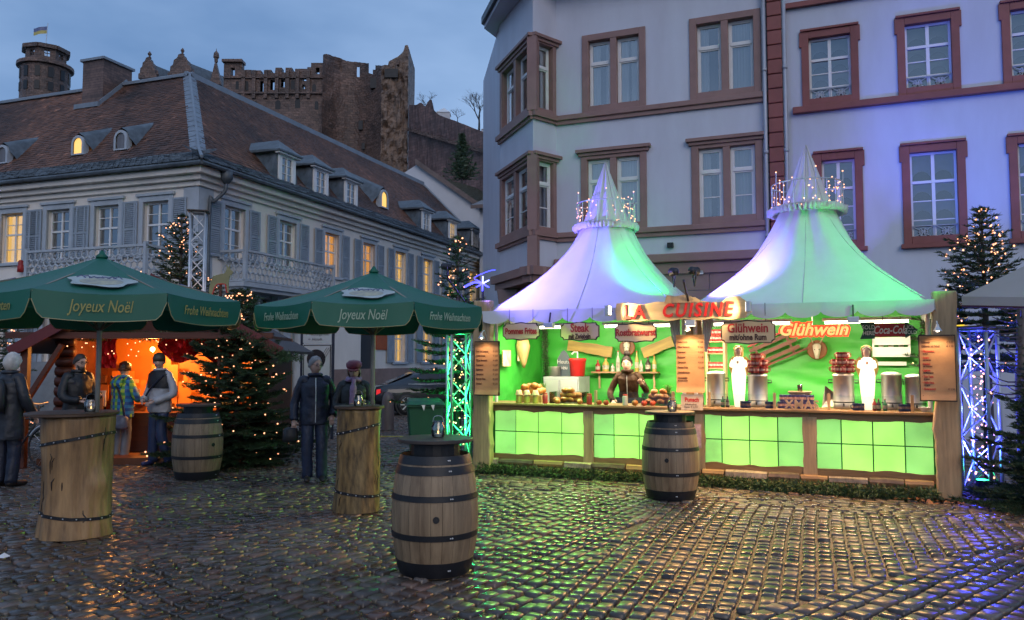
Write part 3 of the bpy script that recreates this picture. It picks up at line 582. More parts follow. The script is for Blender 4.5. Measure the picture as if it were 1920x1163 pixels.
    mid = (P[0]+P[1]+P[2])/3; MB().slab([tuple(mid.lerp(p, .35).xy) for p in (P[2], P[1], P[0])], zb, zt).build('oriel_room', M_room, H1); m = MB(); m.prism([(P[1].x+.1, zb-.4), (P[1].x+.9, zb-.4), (P[1].x+.95, zb-1.6), (P[1].x+.75, zb-1.5), (P[1].x+.55, zb-1.0), (P[1].x+.2, zb-.75)][::-1], P[1].y+.3, P[1].y+.7); m.build('corbel', M_ash, H1, bev=.05); m = MB(); m.prism([(P[2].x+.1, zb-.4), (P[2].x+.75, zb-.4), (P[2].x+.75, zb-1.5), (P[2].x+.5, zb-1.2), (P[2].x+.15, zb-.8)][::-1], P[2].y-.5, P[2].y-.1); m.build('corbel', M_ash, H1, bev=.05)
    m = MB(); m.quad((P[2].x, P[2].y, 0), (P[3].x, P[3].y, 0), (P[3].x, P[3].y, zt), (P[2].x, P[2].y, zt)); m.build('side_wall', M_hw, H1); MB().quad((u0-.5, .1, 0), (P[2].x+.2, P[2].y, 0), (P[2].x+.2, P[2].y, zb), (u0-.5, .1, zb)).build('base_wall', M_ash, H1)
    # eaves
    O = [(P[2].x-.55, P[2].y+.1), (P[1].x-.25, P[1].y-.7), (P[0].x+.1, -.62), (u1+.3, -.62), (u1+.3, 6), (P[2].x, 8)]
    MB().slab(O, zt+.0, zt+.12).build('eaves', M_dark if 0 else M_hw, H1); MB().slab([(x-.06 if i < 2 else x, y-.08 if i < 4 else y) for i, (x, y) in enumerate(O)], zt+.121, zt+.32).build('gutter_cornice', M_slate, H1)
    a = V((P[2].x, P[2].y+2, zt+.3)); MB().add([(O[0][0], O[0][1], zt+.32), (O[1][0], O[1][1], zt+.32), (O[2][0], O[2][1], zt+.32), (u1+.3, -.62, zt+.32), (u1+.3, 5, zt+5), (P[1].x+1, 5, zt+5)], [(0, 1, 5), (1, 2, 5), (2, 3, 4, 5)]).build('roof', M_slate, H1)
    MB().box(FH.u(1255), FH.u(1266), -.12, -.001, FH.uv(1260, 465)[1], FH.uv(1260, 456)[1]).build('wall_lamp', M_black, H1)
    MB().box(FH.u(1310), FH.u(1322), -.1, -.05, FH.uv(1316, 515)[1], FH.uv(1316, 508)[1]).build('wall_box', M_white, H1)
oriel_house()
def lattice_grille(m, a, b, c, d, y):
    border(m, a, b, c, d, .018, y, y+.03)
    for s in (0, 1):
        x0, x1 = lerp(a, b, s/2), lerp(a, b, (s+1)/2); xm, zm = (x0+x1)/2, (c+d)/2; m.bar((x1, y+.015, c), (x1, y+.015, d), .015)
        for p, q in (((x0, c), (x1, d)), ((x0, d), (x1, c))): m.bar((p[0], y+.015, p[1]), (q[0], y+.015, q[1]), .014)
        m.tube([(xm+.09*math.cos(t*PI/4), y+.012, zm+.09*math.sin(t*PI/4)) for t in range(9)], .009, 4, False)
        for t in range(6): m.bar((xm, y+.01, zm), (xm+.1*math.cos(t*PI/3), y+.01, zm+.1*math.sin(t*PI/3)), .02)
def red_house():
    up = [(1503, 56, 1610, 192), (1682, 24, 1800, 175), (1878, 4, 2010, 158)]; lo = [(1528, 288, 1619, 470), (1692, 268, 1812, 455), (1893, 252, 2030, 442)]
    u0 = FH.u(1449)+.02; u1 = FH.u(2350); rows = []
    for k, row in enumerate((up, lo)):
        rs = [rect(FH, *r) for r in row]; c = sum(r[2] for r in rs)/3; d = sum(r[3] for r in rs)/3
        for r in rs: rows.append((r[0], r[1], c, d, k))
    holes = [(a+.16, b-.16, c+.1, d-.16) for a, b, c, d, k in rows]; ztop = rows[0][3]+3
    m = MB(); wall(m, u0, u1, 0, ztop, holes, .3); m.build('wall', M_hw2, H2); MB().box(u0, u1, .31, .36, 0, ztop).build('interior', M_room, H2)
    zc = rows[0][2]; MB().box(FH.u(1497), u1, -.13, -.001, zc-.16, zc+.0).build('string_course', M_red, H2, bev=.02); MB().box(FH.u(1487), u1, -.12, -.001, rows[0][3]+.62, rows[0][3]+.74).build('string_course', M_red, H2)
    for a, b, c, d, k in rows:
        w = .165; m = MB(); border(m, a, b, c+.002, d, w, -.06, .14); m.box(a-.045, a+.1, -.062, .0, d-.36, d+.002); m.box(b-.1, b+.045, -.062, 0, d-.36, d+.002); m.box(a-.02, b+.02, -.1, 0, d+.003, d+.06)
        if k: m.box(a-.06, b+.06, -.13, .05, c-.1, c)
        win = m.build('window', M_red, H2, bev=.01); x0, x1, z0, z1 = a+w, b-w, c+w*.7, d-w; m = MB(); border(m, x0, x1, z0, z1, .05, .08, .14); xm = (x0+x1)/2; m.box(xm-.035, xm+.035, .075, .14, z0+.05, z1-.05)
        zt = lerp(z0, z1, .66); m.box(x0+.05, x1-.05, .07, .14, zt-.03, zt+.03)
        for t in (.22, .44): z = lerp(z0, z1, t); m.box(x0+.05, x1-.05, .095, .125, z-.012, z+.012)
        m.build('sash', M_white, win); MB().quad((x0, .11, z0), (x1, .11, z0), (x1, .11, z1), (x0, .11, z1)).build('pane', G_win, win)
        m = MB()                                          # dark rounded arches in rows behind the panes
        for q in range(4):
            for s in (.27, .73): zz = lerp(z0, z1, (.02, .24, .46, .70)[q]); xx = lerp(x0, x1, s); ww_ = (x1-x0)*.2; m.add([(xx+ww_*math.cos(PI*i/8), .22+.01*q, zz+.2*math.sin(PI*i/8)) for i in range(9)], [tuple(range(9))])
        m.build('chair_backs', M_black, win); MB().quad((x0, .29, z0), (x1, .29, z0), (x1, .29, z1), (x0, .29, z1)).build('curtain', M_curt3, win)
        m = MB(); lattice_grille(m, x0, x1, z0+.01, z0+.3, .03); m.build('grille', M_trim, win, kind='stuff')
    a, b = FH.u(1451), FH.u(1479); z = 3.2; i = 0
    while z < ztop:
        h = .355; MB().box(a, b, -.14, -.002, z, z+h-.022).build('quoin_block', M_red, H2, bev=.018); z += h
    MB().box(a+.02, b-.02, -.1, -.003, 0, ztop).build('pilaster_core', M_red, H2)
    for px in (1445, 1484): u = FH.u(px); m = MB(); m.tube([(u, -.14, .3), (u, -.14, ztop)], .045, 8); [m.tube([(u, -.14, q), (u, -.14, q+.08)], .06, 8) for q in (4.6, 6.6, 8.6, 10.6)]; m.build('downpipe', M_lead2, H2, True)
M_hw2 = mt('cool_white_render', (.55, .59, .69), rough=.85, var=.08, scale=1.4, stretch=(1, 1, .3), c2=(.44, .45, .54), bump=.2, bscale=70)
M_curt3 = mt('grey_blind', (.2, .22, .25), rough=.9); M_lead2 = mt('zinc', (.42, .44, .5), rough=.5, metal=.3, var=.1)
red_house()
# ================================================================ CASTLE ON THE HILL
M_cas = mt('ruin_sandstone', (.165, .100, .078), rough=.9, var=.5, scale=.6, bump=.8, bscale=2.2, dist=.4, c2=(.045, .034, .030), blotch=.6, brick=(1.1, .55))
M_cas2 = mt('rubble_core', (.25, .165, .115), rough=.95, var=.5, scale=.8, bump=1, bscale=1.2, dist=.8, c2=(.045, .03, .026), blotch=.3)
M_cas3 = mt('streaked_wall', (.20, .115, .10), rough=.9, var=.5, scale=.5, stretch=(1, 1, .25), bump=1, bscale=1.2, dist=.4, c2=(.045, .03, .03), brick=(1.2, .6))
CY = 172.0
m = MB(); nx, ny = 40, 24; vs = []
for j in range(ny):
    for i in range(nx):
        x = lerp(-190, 120, i/(nx-1)); y = lerp(78, 330, j/(ny-1)); h = 44*max(0, min(1, (y-80)/85))**1.1 if y < 168 else 46+8*(y-168)/160
        vs.append((x, y, -1+h*(.93 if x < 40 else .93)+3*noise.noise((x*.04, y*.04, 1))*min(1, (y-78)/30)))
m.add(vs, [(j*nx+i, j*nx+i+1, (j+1)*nx+i+1, (j+1)*nx+i) for j in range(ny-1) for i in range(nx-1)])
m.build('hill', mt('winter_slope', (.055, .055, .035), rough=.95, var=.5, scale=.2, bump=1, bscale=1, dist=.5), smooth=True, kind='structure')
def sky_pt(px, py, Y=CY): p = at(px, py, Y); return p.x, p.z
CR = thing('castle_ruin', 'ruined red sandstone castle front with empty windows and burst round tower', 'castle', at(600, 675, CY).xy.to_3d()+V((0, 0, 0)), 0)
FC = Frame(CR.location, 0)
def castle_front():
    Z = lambda py: FC.uv(600, py)[1]; X = lambda px: FC.u(px, 0, 200)
    tops = [(418, 452, 114), (452, 458, 134), (458, 470, 131), (470, 476, 138), (476, 488, 132), (488, 496, 139), (496, 507, 131), (507, 515, 137), (515, 527, 127), (527, 534, 136), (534, 546, 127), (546, 552, 134), (552, 575, 129), (575, 582, 126), (582, 606, 118)]
    holes_px = [(431, 439, 127, 142), (487, 495, 152, 172), (506, 514, 150, 169), (526, 533, 149, 164), (566, 574, 145, 152), (591, 598, 127, 139), (566, 571, 159, 167)]
    holes = [(X(a), X(b), Z(d), Z(c)) for a, b, c, d in holes_px]; m = MB()
    for a, b, t in tops:
        x0, x1, zt = X(a), X(b), Z(t); hs = [(max(h[0], x0), min(h[1], x1), h[2], h[3]) for h in holes if h[1] > x0 and h[0] < x1]
        wall(m, x0, x1, 25, zt, hs, 1.6); m.quad((x0, 0, zt), (x1, 0, zt), (x1, 1.6, zt), (x0, 1.6, zt)); m.quad((x0, 0, 45), (x0, 0, zt), (x0, 1.6, zt), (x0, 1.6, 45)); m.quad((x1, 0, 45), (x1, 1.6, 45), (x1, 1.6, zt), (x1, 0, zt))
        m.quad((x0, 1.6, zt-1.6), (x0, 1.6, zt), (x1, 1.6, zt), (x1, 1.6, zt-1.6))
    m.build('front_wall', M_cas, CR)
    m = MB()
    for a in (456, 476, 498, 519, 539, 558, 578): x = X(a); m.box(x-.38, x+.38, -.5, -.02, Z(185), Z(133))
    m.box(X(418), X(606), -.6, -.02, Z(177), Z(174.5)); m.box(X(418), X(606), -.5, -.02, Z(147.5), Z(146)); m.box(X(416), X(454), -.8, 1.8, Z(118), Z(113)); m.build('pilasters', M_cas, CR, kind='stuff')
    for a, b, c, d in ((516, 526, 188, 205), (553, 563, 185, 203), (545, 552, 150, 168), (441, 447, 152, 168), (458, 465, 152, 170), (476, 482, 190, 204), (438, 445, 188, 202), (585, 592, 158, 172), (590, 597, 190, 206)):
        m = MB(); x0, x1, z0, z1 = X(a), X(b), Z(d), Z(c); xm = (x0+x1)/2; r = (x1-x0)/2; m.add([(x0, -.03, z0), (x1, -.03, z0)]+[(xm+r*math.cos(PI*k/8), -.03, z1-r+r*math.sin(PI*k/8)) for k in range(9)], [tuple(range(11))]); m.build('window_opening', M_dark, CR)
castle_front()
def burst_tower():
    # curved curtain between px 605 and 717, then the rubble face to 766
    tp = [(604, 103), (612, 102), (630, 108), (650, 115), (670, 117), (690, 119), (700, 122), (714, 123), (718, 127)]
    def top(px):
        for (a, ya), (b, yb) in zip(tp, tp[1:]):
            if a <= px <= b: return lerp(ya, yb, (px-a)/(b-a))
        return tp[-1][1]
    n, k = 46, 34; vs = []; fs = []; hol = [(662, 669, 120, 138), (686, 699, 122, 139)]
    for i in range(n+1):
        px = lerp(604, 718, i/n); d = CY+3.0-6*(1-((px-661)/57)**2)*(-1)*.9; d = CY+6*(1-((px-661)/57)**2)-2
        zt = at(px, top(px)+rnd.uniform(-.6, .6), d).z
        for j in range(k+1):
            z = lerp(22, zt, (j/k)**.8); x = at(px, 200, d).x; r = .55*noise.noise((x*.5, z*.5, 3))+.5*noise.noise((x*1.4, z*1.4, 1)) if (px < 640 or z < 40) else .25*noise.noise((x, z, 3)); vs.append((x-CR.location.x, d-CY+r, z))
    for i in range(n):
        for j in range(k):
            x, y, z = vs[i*(k+1)+j]; px = 960+F*(x+CR.location.x)/(y+CY); zz = (vs[i*(k+1)+j+1][2]+z)/2; inh = False
            for a, b, c, d in hol:
                if a <= px+1.2 <= b and at(px, d, CY+3).z < zz < at(px, c, CY+3).z: inh = True
            if not inh: fs.append((i*(k+1)+j, (i+1)*(k+1)+j, (i+1)*(k+1)+j+1, i*(k+1)+j+1))
    MB().add(vs, fs).build('round_tower_wall', M_cas, CR, True)
    prof = [(716, 126), (722, 124), (728, 125), (729, 118), (738, 113), (746, 109), (753, 103), (757, 98), (759, 88), (765, 87), (766, 91)]
    n, k = 30, 44; vs = []; fs = []
    for i in range(n+1):
        px = lerp(716, 766, i/n); py = next(lerp(a[1], b[1], (px-a[0])/(b[0]-a[0])) for a, b in zip(prof, prof[1:]) if a[0] <= px <= b[0]); zt = at(px, py, CY-1).z
        for j in range(k+1):
            z = lerp(20, zt, j/k); x = at(px, 200, CY-1).x; r = .9*noise.noise((x*.55, z*.7, 7))+.7*noise.noise((x*1.3, z*1.7, 2)) if z < at(700, 130, CY).z else .2; vs.append((x-CR.location.x, -2+r, z))
    for i in range(n):
        for j in range(k): fs.append((i*(k+1)+j, (i+1)*(k+1)+j, (i+1)*(k+1)+j+1, i*(k+1)+j+1))
    i = n; o = len(vs)
    for j in range(k+1): x, y, z = vs[n*(k+1)+j]; vs.append((x+.3, y+9, z-1.5))
    for j in range(k): fs.append((n*(k+1)+j, o+j, o+j+1, n*(k+1)+j+1))
    MB().add(vs, fs).build('rubble_wall', M_cas2, CR)
    for a, b, c, d in ((721, 746, 129, 145), (672, 680, 226, 243), (694, 706, 146, 165), (678, 684, 268, 280), (743, 748, 112, 121)):
        ys = -2.75 if a > 715 else 4-6*(((a+b)/2-661)/57)**2-.75; p, q = at(a, d, CY+ys), at(b, c, CY+ys); MB().box(p.x-CR.location.x, q.x-CR.location.x, ys, ys+3, p.z, q.z).build('window_opening', M_dark if a != 743 else M_cas, CR)
burst_tower()
TW = thing('terrace_wall', 'long streaked retaining wall stepping down right of the castle ruin', 'wall', at(766, 675, CY-3).xy.to_3d(), 0)
def terrace():
    n, k = 60, 16; vs = []; fs = []; tp = [(766, 197), (783, 196), (788, 191), (797, 200), (800, 193), (806, 186), (811, 188), (812, 205), (822, 215), (870, 233), (915, 251), (1000, 262)]
    for i in range(n+1):
        px = lerp(766, 1000, i/n); py = next(lerp(a[1], b[1], (px-a[0])/(b[0]-a[0])) for a, b in zip(tp, tp[1:]) if a[0] <= px <= b[0]); Y = CY-3-28*(px-766)/234; zt = at(px, py, Y).z
        for j in range(k+1):
            z = lerp(8, zt, j/k); x = at(px, 250, Y).x; vs.append((x-TW.location.x, Y-TW.location.y+.4*noise.noise((x*.5, z*.3, 9)), z))
    fs = [(i*(k+1)+j, (i+1)*(k+1)+j, (i+1)*(k+1)+j+1, i*(k+1)+j+1) for i in range(n) for j in range(k)]; o = len(vs)
    for i in range(n+1): x, y, z = vs[i*(k+1)+k]; vs.append((x, y+3, z))
    fs += [(i*(k+1)+k, (i+1)*(k+1)+k, o+i+1, o+i) for i in range(n)]; MB().add(vs, fs).build('wall_face', M_cas3, TW)
    m = MB(); a, b = at(768, 243, CY-3.6), at(935, 292, CY-3.6-20); m.bar(a-TW.location, b-TW.location, 1.1, .7); m.build('ledge', M_cas, TW)
    p = at(918, 255, 152); MB().box(p.x-TW.location.x, p.x-TW.location.x+2.6, p.y-TW.location.y-3, p.y-TW.location.y+1, 5, p.z+.3).build('buttress', M_cas, TW)
terrace()
def bell_tower():
    Y = 205.0; c = at(65, 675, Y); t = thing('bell_tower', 'round castle bell tower with open top storey behind the palace roof', 'tower', (c.x, c.y, 0), 0)
    Z = lambda py: at(72, py, Y).z; s = Y/F
    r1, r2 = 42*s, 35*s; m = MB(); m.lathe([(r1, 20), (r1, Z(132)), (r1+.9, Z(131)), (r1+.9, Z(125)), (r2, Z(124))], 24); m.build('drum', M_cas, t)
    n = 8; pts = [(r2*1.04*math.cos(2*PI*(i+.25)/n), r2*1.04*math.sin(2*PI*(i+.25)/n)) for i in range(n)]
    for i in range(n):
        A, B = V((*pts[i], 0)), V((*pts[(i+1) % n], 0)); d = B-A; L = d.length; m = MB(); wall(m, 0, L, Z(126), Z(99), [(L*.33, L*.67, Z(116), Z(105))], .8)
        m.bar((L/2, .3, Z(116)), (L/2, .3, Z(105)), .2); m.bar((L*.33, .3, Z(110)), (L*.67, .3, Z(110)), .2); o = m.build('belfry_wall', M_cas, t); o.matrix_local = Matrix.Translation(A)@Matrix.Rotation(math.atan2(d.y, d.x), 4, 'Z')
    m = MB(); k = [(x*1.08, y*1.08) for x, y in pts]
    for i in range(n): a, b = V((*k[i], 0)), V((*k[(i+1) % n], 0)); m.bar(a+V((0, 0, Z(98))), b+V((0, 0, Z(98))), .9, 1.0)
    m.build('cornice', M_cas, t)
    for i in range(24):
        if i % 2 == 0:
            a = 2*PI*i/24-.3; x, y = math.cos(a), math.sin(a)
            for z0, z1 in ((156, 137), (180, 164)):
                M = Matrix.Translation((x*r1, y*r1, 0))@Matrix.Rotation(a+PI/2, 4, 'Z'); o = MB().box(-.6, .6, -.12, .4, Z(z0), Z(z1)).build('window_opening', M_dark, t); o.matrix_local = M
    f = thing('castle_flag', 'small blue and yellow flag on pole above the bell tower', 'flag', at(84, 98, Y), 0); zt = at(84, 43, Y).z-f.location.z; MB().tube([(0, 0, -1.2), (.55, 0, zt)], [.14, .09], 6).build('pole', M_alu, f)
    for nm, z0, z1, c_ in (('upper_stripe', zt-1.9, zt-.9, (.12, .15, .3)), ('lower_stripe', zt-2.8, zt-1.9, (.5, .42, .12))):
        m = MB(); n = 10; m.add([(.5-i*.42, .25*math.sin(i*.9), z-.06*i+.1*math.sin(i*.7)) for i in range(n) for z in (z0, z1)], [(2*i, 2*i+2, 2*i+3, 2*i+1) for i in range(n-1)]); m.build(nm, mt('flag_'+nm, c_, bump=0), f, True)
bell_tower()
def far_gable(px, py, w, h, lab):
    Y = 190.0; c = at(px, 675, Y); t = thing('ornate_gable', lab, 'building', (c.x, c.y, 0), 0); s = Y/F; zb = at(px, py+h, Y).z; z = lambda k: zb+(h*s)*k; W_ = w*s
    pf = [(-.5, 0), (.5, 0), (.5, .18), (.42, .22), (.40, .4), (.3, .47), (.27, .62), (.14, .7), (.1, .8), (0, .84), (-.1, .8), (-.14, .7), (-.27, .62), (-.3, .47), (-.4, .4), (-.42, .22), (-.5, .18)]
    MB().prism([(x*W_, z(y)) for x, y in pf], -1, 1).build('gable_wall', M_cas, t); m = MB(); m.lathe([(.35, 0), (.5, .3), (.2, .5), (.3, .9), (.5, 1.2), (.25, 1.6), (.05, 1.9)], 8, (0, 0, z(.82))); m.build('finial', M_cas, t)
    for x in (-.46, .46): MB().lathe([(.3, 0), (.42, .4), (.1, .9), (.02, 1.5)], 6, (x*W_, 0, z(.16))).build('finial', M_cas, t)
    MB().add([(-W_*.4, 0, z(.05)), (W_*.4, 0, z(.05)), (0, 0, z(.66)), (W_*.9+4, 10, z(.05)), (W_*.6+3, 10, z(.6))], [(1, 3, 4, 2)]).build('roof', M_slate, t)
far_gable(264, 100, 34, 50, 'small curly gable with statue, nearest the chimney behind the palace ridge'); far_gable(327, 92, 48, 58, 'taller curly gable with statue in the middle behind the palace ridge')
def plain_gable():
    Y = 190; c = at(392, 675, Y); t = thing('stepped_gable', 'grey slate roof with plain gable and knob finial behind the palace hip', 'building', (c.x, c.y, 0), 0); s = Y/F; z = lambda py: at(392, py, Y).z
    MB().prism([(-10*s, z(160)), (12*s, z(160)), (0, z(116))], -.6, .6).build('gable_wall', M_cas, t); MB().lathe([(.4, 0), (.5, 1), (.75, 1.2), (.6, 2.2), (.1, 2.8), (.05, 3.4)], 8, (0, 0, z(117))).build('finial', M_cas, t)
    MB().add([(-11*s, .5, z(150)), (0, .5, z(117)), (-34*s, 12, z(120)), (-42*s, 12, z(152))], [(0, 1, 2, 3)]).build('roof', M_slate, t)
plain_gable()
# ---- trees
def bare_tree(px, py, h, Y, lab, seed, spread=.5):
    r_ = random.Random(seed); b = at(px, py, Y); t = thing('bare_tree', lab, 'tree', b, 0, 'bare trees on the castle terrace'); m = MB(); tw = MB()
    def grow(p, d, L, r, lv):
        q = p+d*L; (m if lv < 2 else tw).tube([p, (p+q)/2+V((r_.uniform(-1, 1), r_.uniform(-1, 1), 0))*L*.05, q], [r, r*.8, r*.6], 5 if lv < 2 else 3, False)
        if lv >= 6: return
        for k in range(3 if lv < 5 else 2):
            a = r_.uniform(0, 2*PI); s = r_.uniform(.35, .75)*spread*2; nd = (d+V((math.cos(a)*s, math.sin(a)*s, r_.uniform(-.1, .25)))).normalized(); grow(lerp(p, q, r_.uniform(.55, 1)), nd, L*r_.uniform(.62, .82), r*.55, lv+1)
    grow(V((0, 0, 0)), V((0, 0, 1)), h*.27, h*.022, 0); mb = mt('winter_bark', (.035, .033, .035), rough=.9); m.build('trunk', mb, t); tw.build('crown', mb, t)
bare_tree(800, 214, 6.6, 172, 'spreading bare tree beside the ruin wall end', 3, .62); bare_tree(898, 246, 12.0, 158, 'tall bare tree standing alone on the terrace', 5, .5); bare_tree(858, 230, 4.5, 165, 'low bare bush between the two bare trees', 8, .7)
def conifer(name, lab, base, h, rad, seed, bulbs=0, levels=None, z0=.12, needle=.058, dens=1.0, droop=.25, bulb_r=.0125, group=None, cut=None, mat=None, shape=1.0):
    r_ = random.Random(seed); g = np.random.default_rng(seed); t = thing(name, lab, 'tree', base, 0, group); m = MB(); m.tube([(0, 0, 0), (r_.uniform(-.02, .02), 0, h*.5), (0, 0, h)], [h*.022, h*.012, h*.003], 7); levels = levels or int(h*8); segs = []; tips = []
    for i in range(levels):
        f = i/(levels-1); z = h*lerp(z0, .985, f**.92); R0 = rad*(1-f)**shape*r_.uniform(.72, 1.15)+.05*h*.12; nb = max(4, int(8-4*f)); a0 = r_.uniform(0, 6.28)
        for k in range(nb):
            a = a0+2*PI*k/nb+r_.uniform(-.25, .25); L = R0*r_.uniform(.55, 1.18); d = V((math.cos(a), math.sin(a), 0)); p0 = V((0, 0, z)); up = lerp(-droop, .55, f**1.4)
            pts = [p0+d*(L*s)+V((0, 0, L*(up*s+.22*s*s))) for s in (0, .35, .7, 1)]
            if cut and cut(t.location+pts[2]): continue
            m.tube(pts, [.012*h/3*(1-f*.6), .008*h/3, .005*h/3, .003], 4, False); tips.append(pts)
            segs.append((pts[1], pts[2])); segs.append((pts[2], pts[3])); segs.append((lerp(pts[0], pts[1], .4), pts[1]))
            ns = max(2, int(L/.11*dens))
            for s_ in range(ns):
                s = lerp(.22, .97, s_/max(1, ns-1)); j = min(2, int(s*3)); b0 = pts[j].lerp(pts[j+1], s*3-j); sl = L*.42*(1-s)+.07
                for sd in (-1, 1): e = b0+(d*.75+d.cross(V((0, 0, 1)))*sd*.8).normalized()*sl*r_.uniform(.7, 1.15)+V((0, 0, r_.uniform(-.04, .03)*sl*3)); segs.append((b0, e))
    m.build('trunk', M_bark, t); P = np.array([[*a, *b] for a, b in segs]); A, B = P[:, :3], P[:, 3:]; L = np.linalg.norm(B-A, axis=1); cnt = np.maximum(3, (L/.0075*dens*(.05/needle)).astype(int)); idx = np.repeat(np.arange(len(segs)), cnt); n = len(idx)
    s = g.random(n)[:, None]; c = A[idx]*(1-s)+B[idx]*s; D = (B-A)[idx]/L[idx][:, None]; w = g.normal(0, 1, (n, 3)); w -= D*(w*D).sum(1)[:, None]; w /= np.linalg.norm(w, axis=1)[:, None]; w[:, 2] = np.abs(w[:, 2])*.6+w[:, 2]*.4; e = c+(D*.75+w*.85)*needle*g.uniform(.7, 1.25, n)[:, None]; side = np.cross(D, w)*needle*.17
    v = np.stack([c-side, c+side, e], 1).reshape(-1, 3); tone = g.uniform(.6, 1.35, (n, 1))*np.array([[1, 1, 1]]); npmesh('crown', v, np.arange(3*n).reshape(-1, 3), mat or M_need, t, False, None, np.repeat(tone, 3, 0))
    if bulbs:
        m = MB()
        for k in range(bulbs):
            pts = r_.choice(tips[:int(len(tips)*.97)]); s = r_.uniform(.55, 1.02); j = min(2, int(s*3)); p = pts[j].lerp(pts[min(3, j+1)], min(1, s*3-j))+V((r_.uniform(-.05, .05), r_.uniform(-.05, .05), r_.uniform(-.03, .05))); m.ball(p, bulb_r*r_.uniform(.8, 1.3), 6, 4)
        m.build('string_lights', M_bulb, t, kind='stuff')
        m = MB(); q = sorted(((pts[3].z, pts[3]) for pts in tips), key=lambda x: x[0]); q = [b for a, b in q]; q = q[::max(1, len(q)//60)]
        for a, b in zip(q, q[1:]):
            if (a-b).length < rad*1.1: m.tube([a, (a+b)/2-V((0, 0, .04)), b], .004, 3, False)
        m.build('light_cable', M_black, t, kind='stuff')
    return t
M_need = mt('fir_needles', (.042, .080, .038), rough=.6, var=.3, attr='tone', bump=0); M_bark = mt('fir_bark', (.06, .045, .035), rough=.9)
conifer('hillside_fir', 'dark fir on the slope under the castle terrace wall', at(866, 345, 118), 7.4, 2.4, 11, levels=26, needle=.55, dens=.10, droop=.2)
def marquee(px, py, w, h, lab):
    Y = 166.; b = at(px, py, Y); t = thing('castle_marquee', lab, 'marquee', b, 0, 'white marquees on the castle terrace'); s = Y/F; W_, H_ = w*s, h*s
    MB().add([(-W_/2, -1.5, 0), (W_/2, -1.5, 0), (W_/2, 2, 0), (-W_/2, 2, 0), (0, 0, H_)], [(0, 1, 4), (1, 2, 4), (2, 3, 4), (3, 0, 4)]).build('roof', M_white, t); m = MB()
    for k in range(7): x = lerp(-W_/2, W_/2, k/6); m.box(x-.06, x+.06, -1.5, -1.4, -1.6, 0)
    m.box(-W_/2, W_/2, -1.35, -1.3, -1.6, -.1); m.build('side', M_gw, t)
marquee(832, 214, 26, 12, 'pointed white marquee at the wall top left of the tall bare tree'); marquee(918, 246, 30, 8, 'low white marquee at the wall top right of the tall bare tree')
# ================================================================ THE STALL
SX = SF.u(1752); XR = SF.u(1775); u = SF.uv
ST = thing('market_stall', 'long food and mulled wine stall with glowing green counter panels', 'stall', SF.loc, SF.rz)
M_gre = mt('lit_green_panel', (.2, .6, .1), rough=.4, em=(.40, .88, .16), es=.80, bump=0)
M_gre2 = mt('lit_green_panel_dim', (.2, .6, .15), rough=.4, em=(.27, .64, .15), es=.80, bump=0)
M_tarp = mt('green_tarpaulin', (.05, .42, .04), rough=.26, var=.12, scale=2, bump=.2, bscale=9, dist=.02, c2=(.02, .30, .03))
M_tarpf = fabric_glow('white_tent_fabric', (.62, .62, .64), .06)
M_bark2 = mt('rough_bark', (.16, .11, .075), rough=.9, var=.4, scale=9, bump=.8, bscale=20)
M_birch = mt('birch_log', (.46, .36, .27), rough=.8, var=.4, scale=8, stretch=(3, 1, 1), bump=.4)
M_fwood = mt('counter_board', '#94764f', rough=.6, var=.3, scale=3.5, stretch=(.6, 6, 6), bump=.35, bscale=6)
def uneven(m, lo, hi, sc_):                               # a back-lit sheet is brighter before its lamps
    nt = m.node_tree; nd = nt.nodes; tc = nd.new('ShaderNodeTexCoord'); n = nd.new('ShaderNodeTexNoise'); n.inputs['Scale'].default_value = sc_; n.inputs['Detail'].default_value = 1; r = nd.new('ShaderNodeMapRange'); r.inputs['From Min'].default_value = .3; r.inputs['From Max'].default_value = .7; r.inputs['To Min'].default_value = lo; r.inputs['To Max'].default_value = hi; nt.links.new(tc.outputs['Object'], n.inputs[0]); nt.links.new(n.outputs[0], r.inputs[0]); nt.links.new(r.outputs[0], nd['Principled BSDF'].inputs['Emission Strength'])
uneven(M_gre, .66, .98, 2.2); uneven(M_gre2, .6, .95, 2.2)
def wavy(a, b, z0, z1, amp, seed, both=False, vert=False, y=0, t=.05):
    r_ = random.Random(seed); n = max(6, int((b-a if not vert else z1-z0)/.07)); m = MB(); off = r_.uniform(0, 99); w = lambda s: amp*(noise.noise((s*3.1+off, off, 0))+.5*noise.noise((s*9+off, 0, off)))
    if vert: poly = [(a+w(lerp(z0, z1, i/n)), lerp(z0, z1, i/n)) for i in range(n+1)]+[(b+w(40+lerp(z0, z1, i/n)), lerp(z0, z1, i/n)) for i in range(n, -1, -1)]
    else: poly = [(lerp(a, b, i/n), z0+w(lerp(a, b, i/n))) for i in range(n+1)]+[(lerp(a, b, i/n), z1+(w(70+lerp(a, b, i/n)) if both else 0)) for i in range(n, -1, -1)]
    return m.prism(poly if not vert else poly[::-1], y, y+t)
secs = [[928, 967, 1009, 1053, 1096], [1113, 1151, 1198, 1242, 1286], [1321, 1353, 1405, 1458, 1507], [1530, 1577, 1636, 1696, 1750]]
ZT, ZM, ZB = .945, .615, .30
